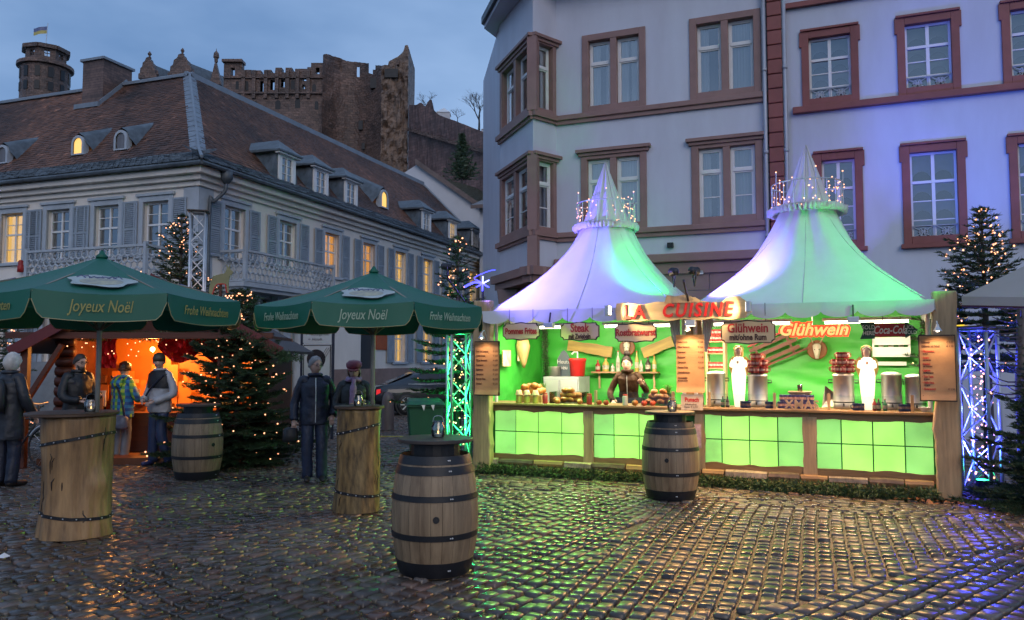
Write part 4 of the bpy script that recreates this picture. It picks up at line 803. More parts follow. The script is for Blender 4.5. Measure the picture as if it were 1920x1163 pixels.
def counter():
    for si, s in enumerate(secs):
        for i in range(4):
            a, b = SF.u(s[i], .03, 800), SF.u(s[i+1], .03, 800)
            for z0, z1 in ((ZB-.04, ZM), (ZM, ZT+.02)): MB().box(a+.008, b-.008, .03, .045, z0+.008, z1-.008).build('light_panel', M_gre2 if i in (0, 3) and not (si == 0 and i == 3) else M_gre, ST)
    MB().box(.03, SX+.15, .046, .06, .1, 1.0).build('panel_backing', mt('panel_frame', (.02, .16, .03), bump=0), ST)
    xs = [SF.u(p, 0, 800) for p in (922, 1104, 1303, 1518, 1752)]
    for i in range(4):
        z = (.925, .925, .945, .925)[i]; wavy(xs[i]+.004, xs[i+1]-.004, z, 1.012, .028, 20+i, t=.04, y=-.03).build('front_board', M_fwood, ST)
        wavy(xs[i]+.004, xs[i+1]-.004, .17, .29, .03, 40+i, both=True, t=.04, y=-.028).build('base_board', M_fwood, ST)
    for px, w in ((1104, .075), (1313, .07), (1518, .085)): c = SF.u(px, 0, 800); wavy(c-w, c+w, .16, .955, .025, px, vert=True, y=-.045, t=.045).build('upright_board', M_wood, ST)
    MB().box(-.02, SX+.12, -.1, .62, 1.013, 1.05).build('counter_top', M_fwood, ST, bev=.008); MB().box(.0, SX+.1, .062, .6, .05, .12).build('floor_rail', M_fwood, ST)
    MB().box(-.3, SX+.5, .7, 2.6, .0, .12).build('floor', mt('plywood_floor', (.2, .15, .1)), ST)
    x = .02; i = 0
    while x < SX-.1:                                       # split logs on the sill
        L = rnd.uniform(.28, .62); L = min(L, SX-.05-x); r = rnd.uniform(.04, .062); m = MB(); sp = i % 3; a0 = rnd.uniform(0, 6)
        m.tube([(x+.01, -.09, .165), (x+L/2, -.09+rnd.uniform(-.01, .01), .168), (x+L-.01, -.09, .165)], r, 8 if sp else 5); m.wrinkle(.008, 14); m.build('split_log', (M_birch, M_bark2, M_woodh)[sp], ST); x += L; i += 1
    MB().box(.0, SX, -.17, -.02, .085, .11).build('log_shelf', M_woodh, ST)
    # tarpaulin lining
    def sheet(name, P, nu, nv, amp):
        vs = []; 
        for j in range(nv+1):
            for i in range(nu+1):
                s, t = i/nu, j/nv; p = P[0].lerp(P[1], s).lerp(P[3].lerp(P[2], s), t); d = amp*(noise.noise((s*nu*.08+t*1.2, t*nv*.06-s*1.5, amp*90))*.8+.40*noise.noise((s*nu*.035+t*1, t*nv*.34+s*7, 5))+.34*noise.noise((s*nu*.05-t*3, t*nv*.5-s*9, 8))+.16*noise.noise((s*nu*.12-t*9, t*nv*.6+s*16, 3))); nrm = (P[1]-P[0]).cross(P[3]-P[0]).normalized(); vs.append(p+nrm*d)
        m = MB(); m.add(vs, [(j*(nu+1)+i, j*(nu+1)+i+1, (j+1)*(nu+1)+i+1, (j+1)*(nu+1)+i) for j in range(nv) for i in range(nu)]); return m.build(name, M_tarp, ST, True)
    YB = 2.55; sheet('back_tarp', [V((-.05, YB, 0)), V((XR+.05, YB, 0)), V((XR+.05, YB, 2.55)), V((-.05, YB, 2.55))], 110, 40, .075); sheet('side_tarp', [V((-.02, .1, 0)), V((-.02, YB, 0)), V((-.02, YB, 2.5)), V((-.02, .1, 2.5))], 40, 36, .06); sheet('side_tarp', [V((XR+.05, YB, 0)), V((XR+.05, .1, 0)), V((XR+.05, .1, 2.5)), V((XR+.05, YB, 2.5))], 40, 36, .06)
    for x in (.0, SX+.02): MB().tube([(x+.03, .02, 0), (x+.03, .02, 2.4)], .022, 8).build('tent_leg', M_white, ST)
counter()
def fir_roll(name, lab, pts, r, n, cat_, seed, mats=None, extra=0, grp=None):
    g = np.random.default_rng(seed); P = np.array([list(p) for p in cat([V(p) for p in pts], 8)]); seg = g.integers(0, len(P)-1, n); s = g.random((n, 1)); c = P[seg]*(1-s)+P[seg+1]*s; w = g.normal(0, 1, (n, 3)); w /= np.linalg.norm(w, axis=1)[:, None]; c = c+w*r*g.random((n, 1))**.5*np.array([[1, 1, 1]])
    d = g.normal(0, 1, (n, 3)); d = d*.6+w*.9; d /= np.linalg.norm(d, axis=1)[:, None]; sd = np.cross(d, g.normal(0, 1, (n, 3))); sd /= np.linalg.norm(sd, axis=1)[:, None]; L = g.uniform(.03, .075, (n, 1)); e = c+d*L; k = sd*g.uniform(.003, .009, (n, 1)); v = np.stack([c-k, c+k, e], 1).reshape(-1, 3); t = g.uniform(.5, 1.7, (n, 1))*np.array([[1, 1, 1]])
    o = npmesh(name, v, np.arange(3*n).reshape(-1, 3), M_need2, None, False, None, np.repeat(t, 3, 0)); return tag(o, lab, cat_, grp)
M_need2 = mt('cut_fir_green', (.05, .095, .035), rough=.6, var=.3, attr='tone', bump=0)
def S(x, y, z): return SF.m@V((x, y, z))
xm = SF.u(1303)
fir_roll('fir_garland', 'thick fir garland on the ground under the food counter', [S(lerp(.08, xm-.05, i/9), -.26+.03*math.sin(i*2), .055) for i in range(10)], .095, 9000, 'garland', 1)
fir_roll('fir_garland', 'thick fir garland on the ground under the mulled wine counter', [S(lerp(xm+.08, SX-.05, i/9), -.26+.03*math.sin(i*1.7), .055) for i in range(10)], .095, 9000, 'garland', 2)
fir_roll('corner_garland', 'dark fir garland hanging in the back corner of the food tent', [S(.1, 2.42, 2.35), S(.12, 2.42, 1.6), S(.1, 2.44, .9)], .05, 1800, 'garland', 3)
fir_roll('corner_garland', 'dark fir garland hanging in the back corner behind the ice cold arrow', [S(XR-.08, 2.35, 2.3), S(XR-.1, 2.35, 1.6), S(XR-.08, 2.35, 1.2)], .05, 1800, 'garland', 4)
# ---- posts
def post(name, lab, x, w, h, seed, y=-.16, d=.16):
    t = wavy(-w/2, w/2, 0, h, .03, seed, vert=True, y=-d/2, t=d).build(name, M_wood, None, bev=.02, loc=S(x, y, 0), rot=(0, 0, SF.rz)); return tag(t, lab, 'post')
post('timber_post', 'thick rough timber post at the left end of the food counter', SF.u(906, -.16, 800), .30, 2.62, 5); post('timber_post', 'thick pale timber post lit violet at the right end of the wine counter', SF.u(1776, -.16, 800), .275, 2.55, 9)
tag(wavy(-.11, .11, 0, 2.45, .02, 77, vert=True, y=-.05, t=.1).build('timber_post', M_wood, None, loc=S(SF.u(1297), .2, 0), rot=(0, 0, SF.rz)), 'narrow middle post between the two tents behind the parchment menu', 'post')
# ---- tents
M_seam = mt('tent_seam', (.42, .42, .45), rough=.8)
def tent(xc, yc, ze, za, lab, seed):
    t = thing('pagoda_tent', lab, 'tent', S(xc, yc, 0), SF.rz, 'pagoda tents over the stall'); hf = 1.52; prof = [(0, 1.0), (.03, .955), (.07, .875), (.12, .785), (.19, .66), (.27, .535), (.35, .44), (.44, .355), (.54, .28), (.64, .215), (.74, .155), (.84, .098), (.93, .045), (1, .006)]; n = 72; vs = []; H = za-ze
    for f, r in prof:
        p = lerp(14, 2.0, min(1, f/.5)**.6)
        for j in range(n):
            a = 2*PI*j/n+PI/4; c, s = math.cos(a), math.sin(a); k = (abs(c)**p+abs(s)**p)**(-1/p); rr = hf*r*k; q = noise.noise((c*3+seed, s*3, f*2.5))*.05*math.sin(PI*f)*1.2+.010*math.sin(j*PI/3)+.035*noise.noise((c*7+seed, s*7, f*1.1))*math.sin(PI*min(1, f*1.3))*.5*math.sin(PI*min(1, f*1.6))
            vs.append((c*(rr+q), s*(rr+q), ze+H*f-.03*math.sin(PI*2*j/18)**2*(1-f)*(.5 if f < .2 else 0)))
    k = len(prof); m = MB(); m.add(vs, [(i*n+j, i*n+(j+1) % n, (i+1)*n+(j+1) % n, (i+1)*n+j) for i in range(k-1) for j in range(n)]); can = m.build('canopy', M_tarpf, t, True)
    sb = can.modifiers.new('sub', 'SUBSURF'); sb.levels = 1; sb.render_levels = 1
    for j in range(0, n, 9): MB().tube([V(vs[i*n+j])+V((vs[i*n+j][0], vs[i*n+j][1], 0)).normalized()*.002 for i in range(k)], .0045, 4, False).build('seam', M_seam, t)
    for sd in range(4):
        m = MB(); q = 112; vs = []
        for i in range(q+1):
            s = i/q; x = lerp(-hf, hf, s); lob = abs(math.sin(PI*7*s))**.55; out = -hf-.012-.016*math.sin(s*23+seed+sd)-.02*lob
            vs += [(x, -hf-.004, ze+.01), (x, (out-hf)/2, ze-.07), (x, out, ze-.115-.075*lob)]
        m.add(vs, [(3*i+r, 3*i+3+r, 3*i+4+r, 3*i+1+r) for i in range(q) for r in (0, 1)]); m.build('valance', M_tarpf, t, True, rot=(0, 0, sd*PI/2))
    for a, b in ((-1, -1), (1, -1), (1, 1), (-1, 1)): MB().tube([(a*1.47, b*1.44 if b > 0 else -1.1, 0 if b > 0 else 1.052), (a*1.47, b*1.44 if b > 0 else -1.1, ze)], .028, 8).build('tent_pole', M_white, t)
    m = MB(); e = 1.47
    for p, q in (((-e, -e), (e, -e)), ((e, -e), (e, e)), ((e, e), (-e, e)), ((-e, e), (-e, -e))): m.bar((*p, ze-.03), (*q, ze-.03), .05)
    m.build('eave_frame', M_white, t)
    return t
XA = SF.u(1138, 1.25); XB = SF.u(1520, 1.25)
ZE = 2.44; zaL = SF.uv(1138, 306, 1.25)[1]; zaR = SF.uv(1520, 272, 1.25)[1]
T1 = tent(XA, 1.25, ZE, zaL, 'white pagoda tent over the food counter, violet and green lit', 1.3); T2 = tent(XB, 1.25, ZE, zaR, 'white pagoda tent over the mulled wine counter, bright green on one side', 5.1)
def crown(xc, zc, r, lab, seed):
    r_ = random.Random(seed); t = thing('wire_crown', lab, 'crown', S(xc, 1.25, zc), SF.rz, 'wire crowns on the tent tops'); m = MB(); n = 20; h = .36
    for z in (.02, h): m.tube([(r*math.cos(2*PI*j/32), r*math.sin(2*PI*j/32), z) for j in range(33)], .010, 5, False)
    pk = []
    for j in range(n):
        a = 2*PI*j/n; hh = h+(.17 if j % 4 == 0 else 0); m.tube([(r*math.cos(a), r*math.sin(a), 0), (r*math.cos(a), r*math.sin(a), hh)], .008, 4)
        if j % 4 == 0: pk.append((r*math.cos(a), r*math.sin(a), hh))
    m.build('frame', M_alu, t, kind='stuff'); m = MB()
    for k in range(95): a = r_.uniform(0, 2*PI); rr = r*r_.uniform(.86, 1.06); m.ball((rr*math.cos(a), rr*math.sin(a), r_.uniform(-.02, h+.05)), .0095, 6, 4)
    for p in pk: m.ball(p, .011, 6, 4)
    m.build('string_lights', M_bulb, t, kind='stuff')
    m = MB(); q = 160; vs = []
    for j in range(q):
        a = 2*PI*j/q; w = .045*math.sin(j*1.9)+.02*math.sin(j*3.7+1); vs += [((r-.06)*math.cos(a), (r-.06)*math.sin(a), .03), ((r+.05+w*.6)*math.cos(a), (r+.05+w*.6)*math.sin(a), -.01+.03*math.sin(j*2.3)), ((r+.01+w)*math.cos(a), (r+.01+w)*math.sin(a), -.09)]
    m.add(vs, [(3*j+i, 3*((j+1) % q)+i, 3*((j+1) % q)+i+1, 3*j+i+1) for j in range(q) for i in (0, 1)]); m.build('frill', M_tarpf, t, True)
crown(XA, SF.uv(1138, 424, 1.25)[1], .47, 'ring of fairy lights round the food tent top', 3); crown(XB, SF.uv(1522, 392, 1.25)[1], .50, 'ring of fairy lights round the wine tent top', 4)
# ---- lamps of the stall
M_tube = mt('lit_tube', (1, 1, .9), em=(1, .9, .68), es=9, bump=0)
def tube_lamp(x, y, z, L, power, lab, colr=(1, .86, .6)):
    t = thing('tube_light', lab, 'lamp', S(x, y, z), SF.rz, 'tube lights under the tent eaves'); MB().box(-L/2, L/2, -.035, .035, .022, .06).build('housing', M_white, t); MB().tube([(-L/2+.03, 0, 0), (L/2-.03, 0, 0)], .018, 8).build('tube', M_tube, t)
    lamp('tube_glow', 'AREA', t, (0, 0, -.03), power, colr, L, (0, .45, -1), sy=.08)
tube_lamp(XA-.75, .55, 2.22, 1.1, 60, 'bright tube light behind the chips and steak signs'); tube_lamp(XA+.7, .55, 2.22, 1.1, 60, 'bright tube light behind the sausage sign'); tube_lamp(XB-.75, .55, 2.22, 1.1, 66, 'bright tube light behind the carved mulled wine sign'); tube_lamp(XB+.75, .55, 2.22, 1.1, 66, 'bright tube light behind the drinks arrow')
M_can = mt('lamp_can', (.05, .05, .06), rough=.4, metal=.6)
def par(lab, loc, target, power, color, spot, size=.06):
    loc, target = V(loc), V(target); t = thing('par_spotlight', lab, 'spotlight', loc, 0); d = (target-loc).normalized(); q = d.to_track_quat('Z', 'Y').to_matrix().to_4x4()
    m = MB(); m.lathe([(.03, -.1), (.05, -.08), (.055, .05), (.062, .055)], 14); o = m.build('can', M_can, t, True); o.matrix_local = q; o = MB().lathe([(.05, .045), (.05, .05)], 14).build('lens', mt('lens_'+lab[:12], color, em=color, es=4, bump=0, sample=False), t); o.matrix_local = q
    m = MB(); m.tube([(0, -.075, 0), (0, -.075, -.09), (0, 0, -.2), (0, .075, -.09), (0, .075, 0)], .012, 5); m.build('yoke', M_can, t)
    lamp('beam', 'SPOT', t, d*.07, power, color, size, d*3, spot, .7)
VIO, GRN, BLU = (.20, .13, 1.0), (.0, 1.0, .11), (.07, .15, 1.0)
par('spotlight with violet beam on a mast above the left timber post', S(-.3, -.62, 3.12), S(XA-.2, .6, 3.05), 900, VIO, R(95)); tag(MB().bar(S(-.3, -.62, 2.95), S(-.17, -.2, 2.55), .025).build('spot_mast', M_can, None), 'thin dark mast holding the violet spotlight on the left post', 'mast')
cpt = S(SF.u(1303), -.75, 2.88); par('spotlight with green beam above the carved sign, turned to the food tent', cpt+V((-.1, .1, 0)), S(XA+.9, .4, 2.95), 330, GRN, R(48)); par('spotlight with violet beam above the carved sign, turned to the wine tent', cpt+V((.15, .0, .0)), S(XB-.95, .3, 2.85), 900, VIO, R(62)); tag(MB().bar(S(SF.u(1303), -.72, 2.76), S(SF.u(1303), -.4, 2.5), .025).build('spot_mast', M_can, None), 'thin dark arm holding two spotlights above the carved name board', 'mast')
par('spotlight with green beam fixed to the cream parasol pole outside the picture', at(2068, 440, 8.15), S(XB+.8, .0, 3.0), 2100, GRN, R(42)); par('spotlight with blue beam throwing colour on the red trimmed house', S(XR+.4, 3.0, 2.6), FH.m@V((FH.u(1880), 0, FH.uv(1880, 190)[1])), 1000, BLU, R(52))
par('spotlight with green beam thrown on the oriel', S(XA-1.3, 2.95, 2.55), FH.m@V((FH.u(1035), -.3, FH.uv(1035, 250)[1])), 150, GRN, R(22))
# ---- signs
M_plq = mt('cream_plaque', '#e3c496', rough=.55, var=.12, scale=3); M_edge = mt('plaque_edge', (.03, .018, .012), rough=.5); M_rtx = mt('red_lettering', (.50, .035, .025), rough=.5, bump=0); M_btx = mt('brown_lettering', (.10, .035, .02), rough=.6, bump=0)
def plaque_poly(w, h, c=.045):
    p = []; 
    def arc(cx, cz, a0, a1):
        for i in range(6): t = lerp(a0, a1, i/5); p.append((cx+c*math.cos(t), cz+c*math.sin(t)))
    arc(-w/2, h/2, 0, -PI/2) if 0 else None
    for cx, cz, a0, a1 in ((-w/2, -h/2, PI/2, 0), (w/2, -h/2, PI, PI/2), (w/2, h/2, -PI/2, -PI), (-w/2, h/2, 0, -PI/2)): arc(cx, cz, a0, a1)
    out = []
    for i, a in enumerate(p):                              # bow each long side a little
        out.append(a); b = p[(i+1) % len(p)]
        if abs(b[0]-a[0]) > w*.4:
            for k in (.25, .5, .75): s = 1 if a[1] > 0 else -1; out.append((lerp(a[0], b[0], k), a[1]+s*(.016 if k == .5 else -.004)))
    return out
def plaque(px0, py0, px1, py1, yo, lines, lab):
    a, b = u(px0, (py0+py1)/2, yo)[0], u(px1, (py0+py1)/2, yo)[0]; zt, zb = u((px0+px1)/2, py0, yo)[1], u((px0+px1)/2, py1, yo)[1]; w, h = b-a, zt-zb
    t = thing('hanging_sign', lab, 'sign', S((a+b)/2, yo, (zt+zb)/2), SF.rz, 'shaped signs over the counter'); P = plaque_poly(w, h); MB().prism(P, -.008, .01).build('board', M_edge, t); MB().prism([(x*(1-.024/w*1.2), z*(1-.024/h*1.2)) for x, z in P], -.012, -.0081).build('face', M_plq, t)
    for x in (-w*.32, w*.32): MB().tube([(x, 0, h/2-.02), (x, 0, ZE+.02-(zt+zb)/2)], .004, 5).build('hanger', M_black, t)
    for s, z, sz, mat, wd in lines: text('lettering', s, sz, mat, t, (0, -.0145, z), bold=.004, wide=wd)
plaque(943, 606, 1012, 637, -.3, [('Pommes Frites', 0, .125, M_rtx, .68)], 'carved plaque sign reading Pommes Frites'); plaque(1051, 605, 1124, 638, -.3, [('Steak', .045, .17, M_rtx, .75), ('mit Zwiebeln', -.075, .1, M_btx, .62)], 'carved plaque sign reading Steak mit Zwiebeln'); plaque(1153, 607, 1231, 641, -.3, [('Rostbratwurst', 0, .135, M_rtx, .72)], 'carved plaque sign reading Rostbratwurst'); plaque(1352, 602, 1454, 644, -.3, [('Glühwein', .05, .17, M_rtx, .8), ('mit/ohne Rum', -.07, .11, M_btx, .75)], 'carved plaque sign reading Glühwein mit/ohne Rum')
def main_sign():
    yo = -.38; a, za = u(1157, 600, yo); b, zb = u(1398, 598, yo); zt = u(1275, 567, yo)[1]; z0 = u(1275, 600, yo)[1]; t = thing('carved_name_board', 'long live edge name board with red letters between the tents', 'sign', S((a+b)/2, yo, (zt+z0)/2), SF.rz); w, h = b-a, zt-z0; r_ = random.Random(4)
    poly = [(lerp(-w/2, w/2, i/24), -h/2+.012*math.sin(i*1.1)) for i in range(25)]+[(w/2+.03, 0)]+[(lerp(w/2, -w/2, i/24), h/2+.015*math.sin(i*.9)+(.05 if 9 <= i <= 13 else 0)+(.045 if i in (1, 2, 3) else 0)) for i in range(25)]+[(-w/2-.02, .02)]
    MB().prism(poly, -.02, .025).build('board', mt('waxed_board', '#ecca92', rough=.45, var=.3, scale=2.5, stretch=(.6, 5, 5)), t); MB().prism([(-.2, h/2-.01), (.2, h/2-.01), (.18, h/2+.07), (.08, h/2+.1), (-.05, h/2+.08), (-.16, h/2+.1)], -.035, -.0205).build('carved_bun', M_wood, t)
    text('lettering', 'LA', h*1.06, M_rtx2, t, (-w*.355, -.035, -.01), ext=.014, bold=.006, shear=.0, wide=.95, spacing=1.25); text('lettering', 'CUISINE', h*1.06, M_rtx2, t, (w*.135, -.035, -.0), ext=.014, bold=.006, shear=.22, wide=.86, spacing=1.22)
    for s in (-1, 1):
        f = thing('sign_floodlight', 'small grey floodlight at the %s end of the carved name board' % ('left' if s < 0 else 'right'), 'floodlight', S((a+b)/2+s*(w/2+.07), yo-.22, (zt+z0)/2+.02), SF.rz); MB().box(-.03, .03, -.07, .07, -.07, .07).build('housing', M_alu, f, bev=.008); MB().box(*((.031, .034) if s < 0 else (-.034, -.031)), -.06, .06, -.06, .06).build('lens', mt('flood_lens', (1, .9, .7), em=(1, .8, .5), es=4, bump=0, sample=False), f); MB().bar((0, .05, 0), (0, .22, 0), .02).build('bracket', M_black, f)
        lamp('beam', 'SPOT', f, (-s*.05, 0, 0), 38, (1, .74, .4), .03, (-s*.9, .2, -.02), R(115), .7)
M_rtx2 = mt('red_wooden_letter', (.75, .02, .012), rough=.45, var=.1, bump=.1); main_sign()
def neon():
    yo = 1.0; a, z0 = u(1463, 633, yo); b, z1 = u(1585, 604, yo); t = thing('neon_sign', 'glowing red and yellow script sign reading Glühwein in the tent', 'sign', S((a+b)/2, yo, (z0+z1)/2), SF.rz); h = z1-z0; n1 = mt('neon_yellow', (.01, .01, .01), rough=.9, spec=0, em=(1, .60, .17), es=.95, bump=0); n2 = mt('neon_red', (.01, .005, .005), rough=.9, spec=0, em=(1, .05, .015), es=1.5, bump=0)
    MB().box(-(b-a)/2, (b-a)/2, .03, .05, -.02, .02).build('rail', M_white, t); text('tube_outline', 'Glühwein', h*1.18, n2, t, (0, .005, 0), shear=.3, bold=.03, wide=.98); text('lettering', 'Glühwein', h*1.18, n1, t, (0, -.012, 0), shear=.3, bold=.006, wide=.98)
    MB().bar((0, .04, .02), (0, .04, ZE-(z0+z1)/2), .012).build('hanger', M_white, t); lamp('neon_glow', 'POINT', t, (0, -.45, -.25), 16, (1, .25, .1), .15)
neon()
def awning_flood(px, lab, power, colr=(1, .52, .18)):
    x = slx = SF.u(px, -.36, 606); t = thing('awning_floodlight', lab, 'floodlight', S(x, -.36, 2.2), SF.rz); MB().box(-.07, .07, -.05, .05, -.03, .05).build('housing', M_alu, t, bev=.01); MB().box(-.055, .055, -.04, .04, -.036, -.031).build('lens', mt('flood_lens', (1, .9, .7)), t); MB().bar((0, .0, .05), (0, .05, .2), .02).build('bracket', M_black, t); lamp('beam', 'SPOT', t, (0, -.01, -.05), power, colr, .45, (0, -.9, -2.0), R(140), .6)
awning_flood(1295, 'grey floodlight under the carved name board above the price list', 250); awning_flood(1030, 'small green floodlight under the food tent eave', 220, (.34, 1, .13)); awning_flood(1600, 'small floodlight under the wine tent eave', 185, (1, .52, .20))  # food and wine tent floods are added to colour the setts before the stall
def arrow():
    yo = .1; a, z = u(1612, 620, yo); b = u(1722, 620, yo)[0]; h = u(1660, 605, yo)[1]-u(1660, 637, yo)[1]; t = thing('arrow_sign', 'dark green and red arrow sign for ice cold drinks', 'sign', S((a+b)/2, yo, z), SF.rz); w = b-a; H = h/2
    MB().prism([(-w/2, -H), (-w*.24, -H), (-w*.24, -H*.75), (w*.28, -H*.75), (w*.28, -H), (w/2, 0), (w*.28, H), (w*.28, H*.75), (-w*.24, H*.75), (-w*.24, H), (-w/2, H), (-w*.43, 0)], -.006, .006).build('board', mt('bottle_green', (.008, .06, .035), rough=.35), t); MB().box(-w*.235, w*.275, -.010, -.0062, -H*.73, H*.73).build('panel', mt('drink_red', (.42, .008, .01), rough=.35), t)
    wt = mt('white_lettering', (.75, .75, .72), bump=0); text('lettering', 'Coca-Cola', h*.66, wt, t, (w*.02, -.013, .0), shear=.32, bold=.002, wide=.62, ext=.002); text('lettering', 'SOLD\nHERE', h*.34, wt, t, (-w*.345, -.009, 0), wide=.82, ext=.002); text('lettering', 'ICE\nCOLD', h*.30, wt, t, (w*.365, -.009, 0), wide=.8, ext=.002); MB().tube([(-w*.1, 0, H*.7), (-w*.1, 0, ZE-z)], .004, 5).build('hanger', M_black, t); MB().tube([(w*.2, 0, H*.7), (w*.2, 0, ZE-z)], .004, 5).build('hanger', M_black, t)
arrow()
M_parch = mt('parchment', '#b58f68', rough=.7, var=.22, scale=3.5, c2='#7d5a3c', blotch=.7); M_parchd = mt('parchment_roll', '#8a6446', rough=.7, var=.3)
def menu(px0, py0, px1, py1, yo, lines, lab, spot=True, rz=0, power=26, rim=True):
    xm_ = (px0+px1)/2; a, b = u(px0, (py0+py1)/2, yo)[0], u(px1, (py0+py1)/2, yo)[0]; zt, zb = u(xm_, py0, yo)[1], u(xm_, py1, yo)[1]; w, h = b-a, zt-zb; t = thing('menu_board', lab, 'menu', S((a+b)/2, yo, (zt+zb)/2), SF.rz+rz, 'parchment menu boards')
    if rim: MB().box(-w/2, w/2, -.012, .012, -h/2, h/2).build('frame', M_edge, t)
    vs = []; n = 30                                         # sheet rolled at both ends
    for i in range(n+1):
        f = i/n; z = lerp(-h/2+.015, h/2-.015, f); y = -.016-(.018*max(0, 1-f/.07)**.5+.022*max(0, 1-(1-f)/.06)**.5); vs += [(-w/2+.012, y, z), (w/2-.012, y, z)]
    MB().add(vs, [(2*i, 2*i+1, 2*i+3, 2*i+2) for i in range(n)]).build('sheet', M_parch, t, True)
    for s, f, sz, pr in lines:
        z = h/2-h*f; bul = s.startswith('•'); text('lettering', s, sz*h*1.35, M_rtx if bul else M_btx, t, (-w*.42, -.0195, z), align='LEFT', ext=.0008, bold=.0012, wide=.62)
        if pr: text('lettering', pr, sz*h*1.2, M_btx, t, (w*.44, -.0195, z), align='RIGHT', ext=.0008, wide=.8)
    if spot:
        m = MB(); m.tube(cat([(0, 0, h/2+.02), (0, -.1, h/2+.16), (0, -.2, h/2+.1)], 4), .007, 5); m.lathe([(.015, .05), (.02, .02), (.05, -.03)], 12, (0, -.2, h/2+.07), False); m.build('lamp_arm', M_alu, t); MB().ball((0, -.2, h/2+.05), .022, 8, 6).build('bulb', M_bulbw, t); lamp('glow', 'SPOT', t, (0, -.2, h/2+.03), power, (1, .62, .3), .02, (0, -.02, -h*.2), R(120), .8)
    return t
L1 = [('Steak mit Zwiebeln', .19, .038, '€ 4,50'), ('Rostbratwurst', .27, .038, '€ 3,00'), ('Pfälzer Bratwurst', .355, .038, '€ 3,00'), ('Feuerwurst', .44, .038, '€ 3,50'), ('Rindswurst', .525, .038, '€ 3,50'), ('Currywurst', .61, .038, '€ 3,50'), ('Pommes Frites', .695, .038, '€ 3,00'), ('Schnitzel', .78, .038, '€ 5,50')]
L2 = [('Rostbratwurst', .14, .034, '€ 3,00'), ('Pfälzer Bratwurst', .225, .034, '€ 3,00'), ('Feuerwurst', .31, .034, '€ 3,50'), ('Rindswurst', .395, .034, '€ 3,50'), ('Currywurst', .48, .034, '€ 3,50'), ('Pommes Frites', .565, .034, '€ 3,00'), ('Schnitzelbrötchen', .65, .034, ''), ('Schnitzelteller', .74, .034, ''), ('mit Pommes und Salat', .785, .022, '')]
L3 = [('Glühwein', .115, .036, '€ 3,00'), ('Glühwein mit Schuß', .175, .036, '€ 4,50'), ('• Pflaumenlikör', .25, .034, ''), ('   mit Rum', .285, .024, ''), ('• Amaro', .345, .034, ''), ('   mit Amaretto', .38, .024, ''), ('• Eierlikör', .44, .034, ''), ('   mit Weinbrand', .475, .024, ''), ('• Jagertee', .535, .034, ''), ('   mit Pflaumenrum', .57, .024, ''), ('• Tote Tante', .63, .034, ''), ('   mit Sahne', .665, .024, ''), ('• Heiße Hexe', .72, .034, ''), ('   mit Ingwer', .755, .024, ''), ('• Kinderpunsch', .815, .034, '€ 2,50'), ('Tassenpfand', .93, .03, '€ 2,50')]
menu(890, 640, 937, 742, -.42, L1, 'dark framed parchment menu of sausages on the left timber post', True, 0, 16); menu(1267, 626, 1323, 738, -.12, L2, 'brightly lit parchment price list on the middle post', True, 0, 30, False); menu(1723, 628, 1793, 753, -.45, L3, 'dark framed parchment drinks list on the right timber post', True, 0, 22)
def punsch():
    yo = -.13; a, b = u(1277, 755, yo)[0], u(1318, 755, yo)[0]; zt, zb = u(1297, 740, yo)[1], u(1297, 769, yo)[1]; t = thing('punch_poster', 'small poster with red Punsch heading under the middle price list', 'poster', S((a+b)/2, yo, (zt+zb)/2), SF.rz); w, h = b-a, zt-zb; MB().box(-w/2, w/2, -.003, .003, -h/2, h/2).build('sheet', mt('poster_paper', (.62, .52, .42), var=.2, scale=14), t); text('lettering', 'Punsch', h*.38, M_rtx, t, (0, -.005, h*.16), ext=.001, bold=.003, wide=.86); text('lettering', 'Alkoholfrei\nTasse € 2,50', h*.17, M_btx, t, (-w*.05, -.005, -h*.22), ext=.001)
    for z0, z1 in ((-.62, -.3),): MB().box(-.1, .12, .0, .006, z0, z1).build('lower_sheet', mt('printed_leaflet', (.5, .42, .45), var=.5, scale=18, c2=(.2, .08, .12)), t)
    MB().box(-.13, -.118, -.0, .01, -.7, .05).build('stand', M_wood, t)
punsch()
# ================================================================ GOODS IN THE STALL
CT = 1.051                                                # counter height
def slocal(px, yo, py=740): return SF.u(px, yo, py)
def item(name, lab, c, x, y, z, grp=None, rz=0): return thing(name, lab, c, S(x, y, z), SF.rz+rz, grp)
M_urn = M_steel; M_mug = mt('red_glaze', (.34, .018, .015), rough=.22, var=.3, scale=12, c2=(.16, .01, .012), coat=.3); M_mugb = mt('blue_glaze', (.05, .06, .22), rough=.25, var=.2, coat=.3)
def urn(px, py0, py1, w, y, lab):
    x = slocal(px, y); zt = u(px, py0, y)[1]; t = item('wine_urn', lab, 'urn', x, y, CT, 'steel urns of mulled wine'); h = zt-CT; r = w/2
    m = MB(); m.lathe([(r*.96, 0), (r, .02), (r, h*.16), (r*.985, h*.165), (r*.985, h*.9), (r*1.03, h*.91), (r*1.03, h*.94)], 28); m.build('body', M_urn, t, True); m = MB(); m.lathe([(r*1.0, h*.94), (r*.97, h*.965), (r*.6, h), (0.001, h*1.01)], 28, cap=False); m.build('lid', M_urn, t, True)
    for s in (-1, 1): MB().tube([(s*r, 0, h*.8), (s*(r+.05), 0, h*.8), (s*(r+.05), 0, h*.72), (s*r, 0, h*.72)], .009, 6).build('handle', M_black, t)
    MB().tube([(0, -r, h*.14), (0, -r-.05, h*.14), (0, -r-.06, h*.08)], .012, 6).build('tap', M_black, t); MB().lathe([(r*1.005, h*.17), (r*1.005, h*.2)], 28, cap=False).build('band', M_black, t); return x, CT+h, r
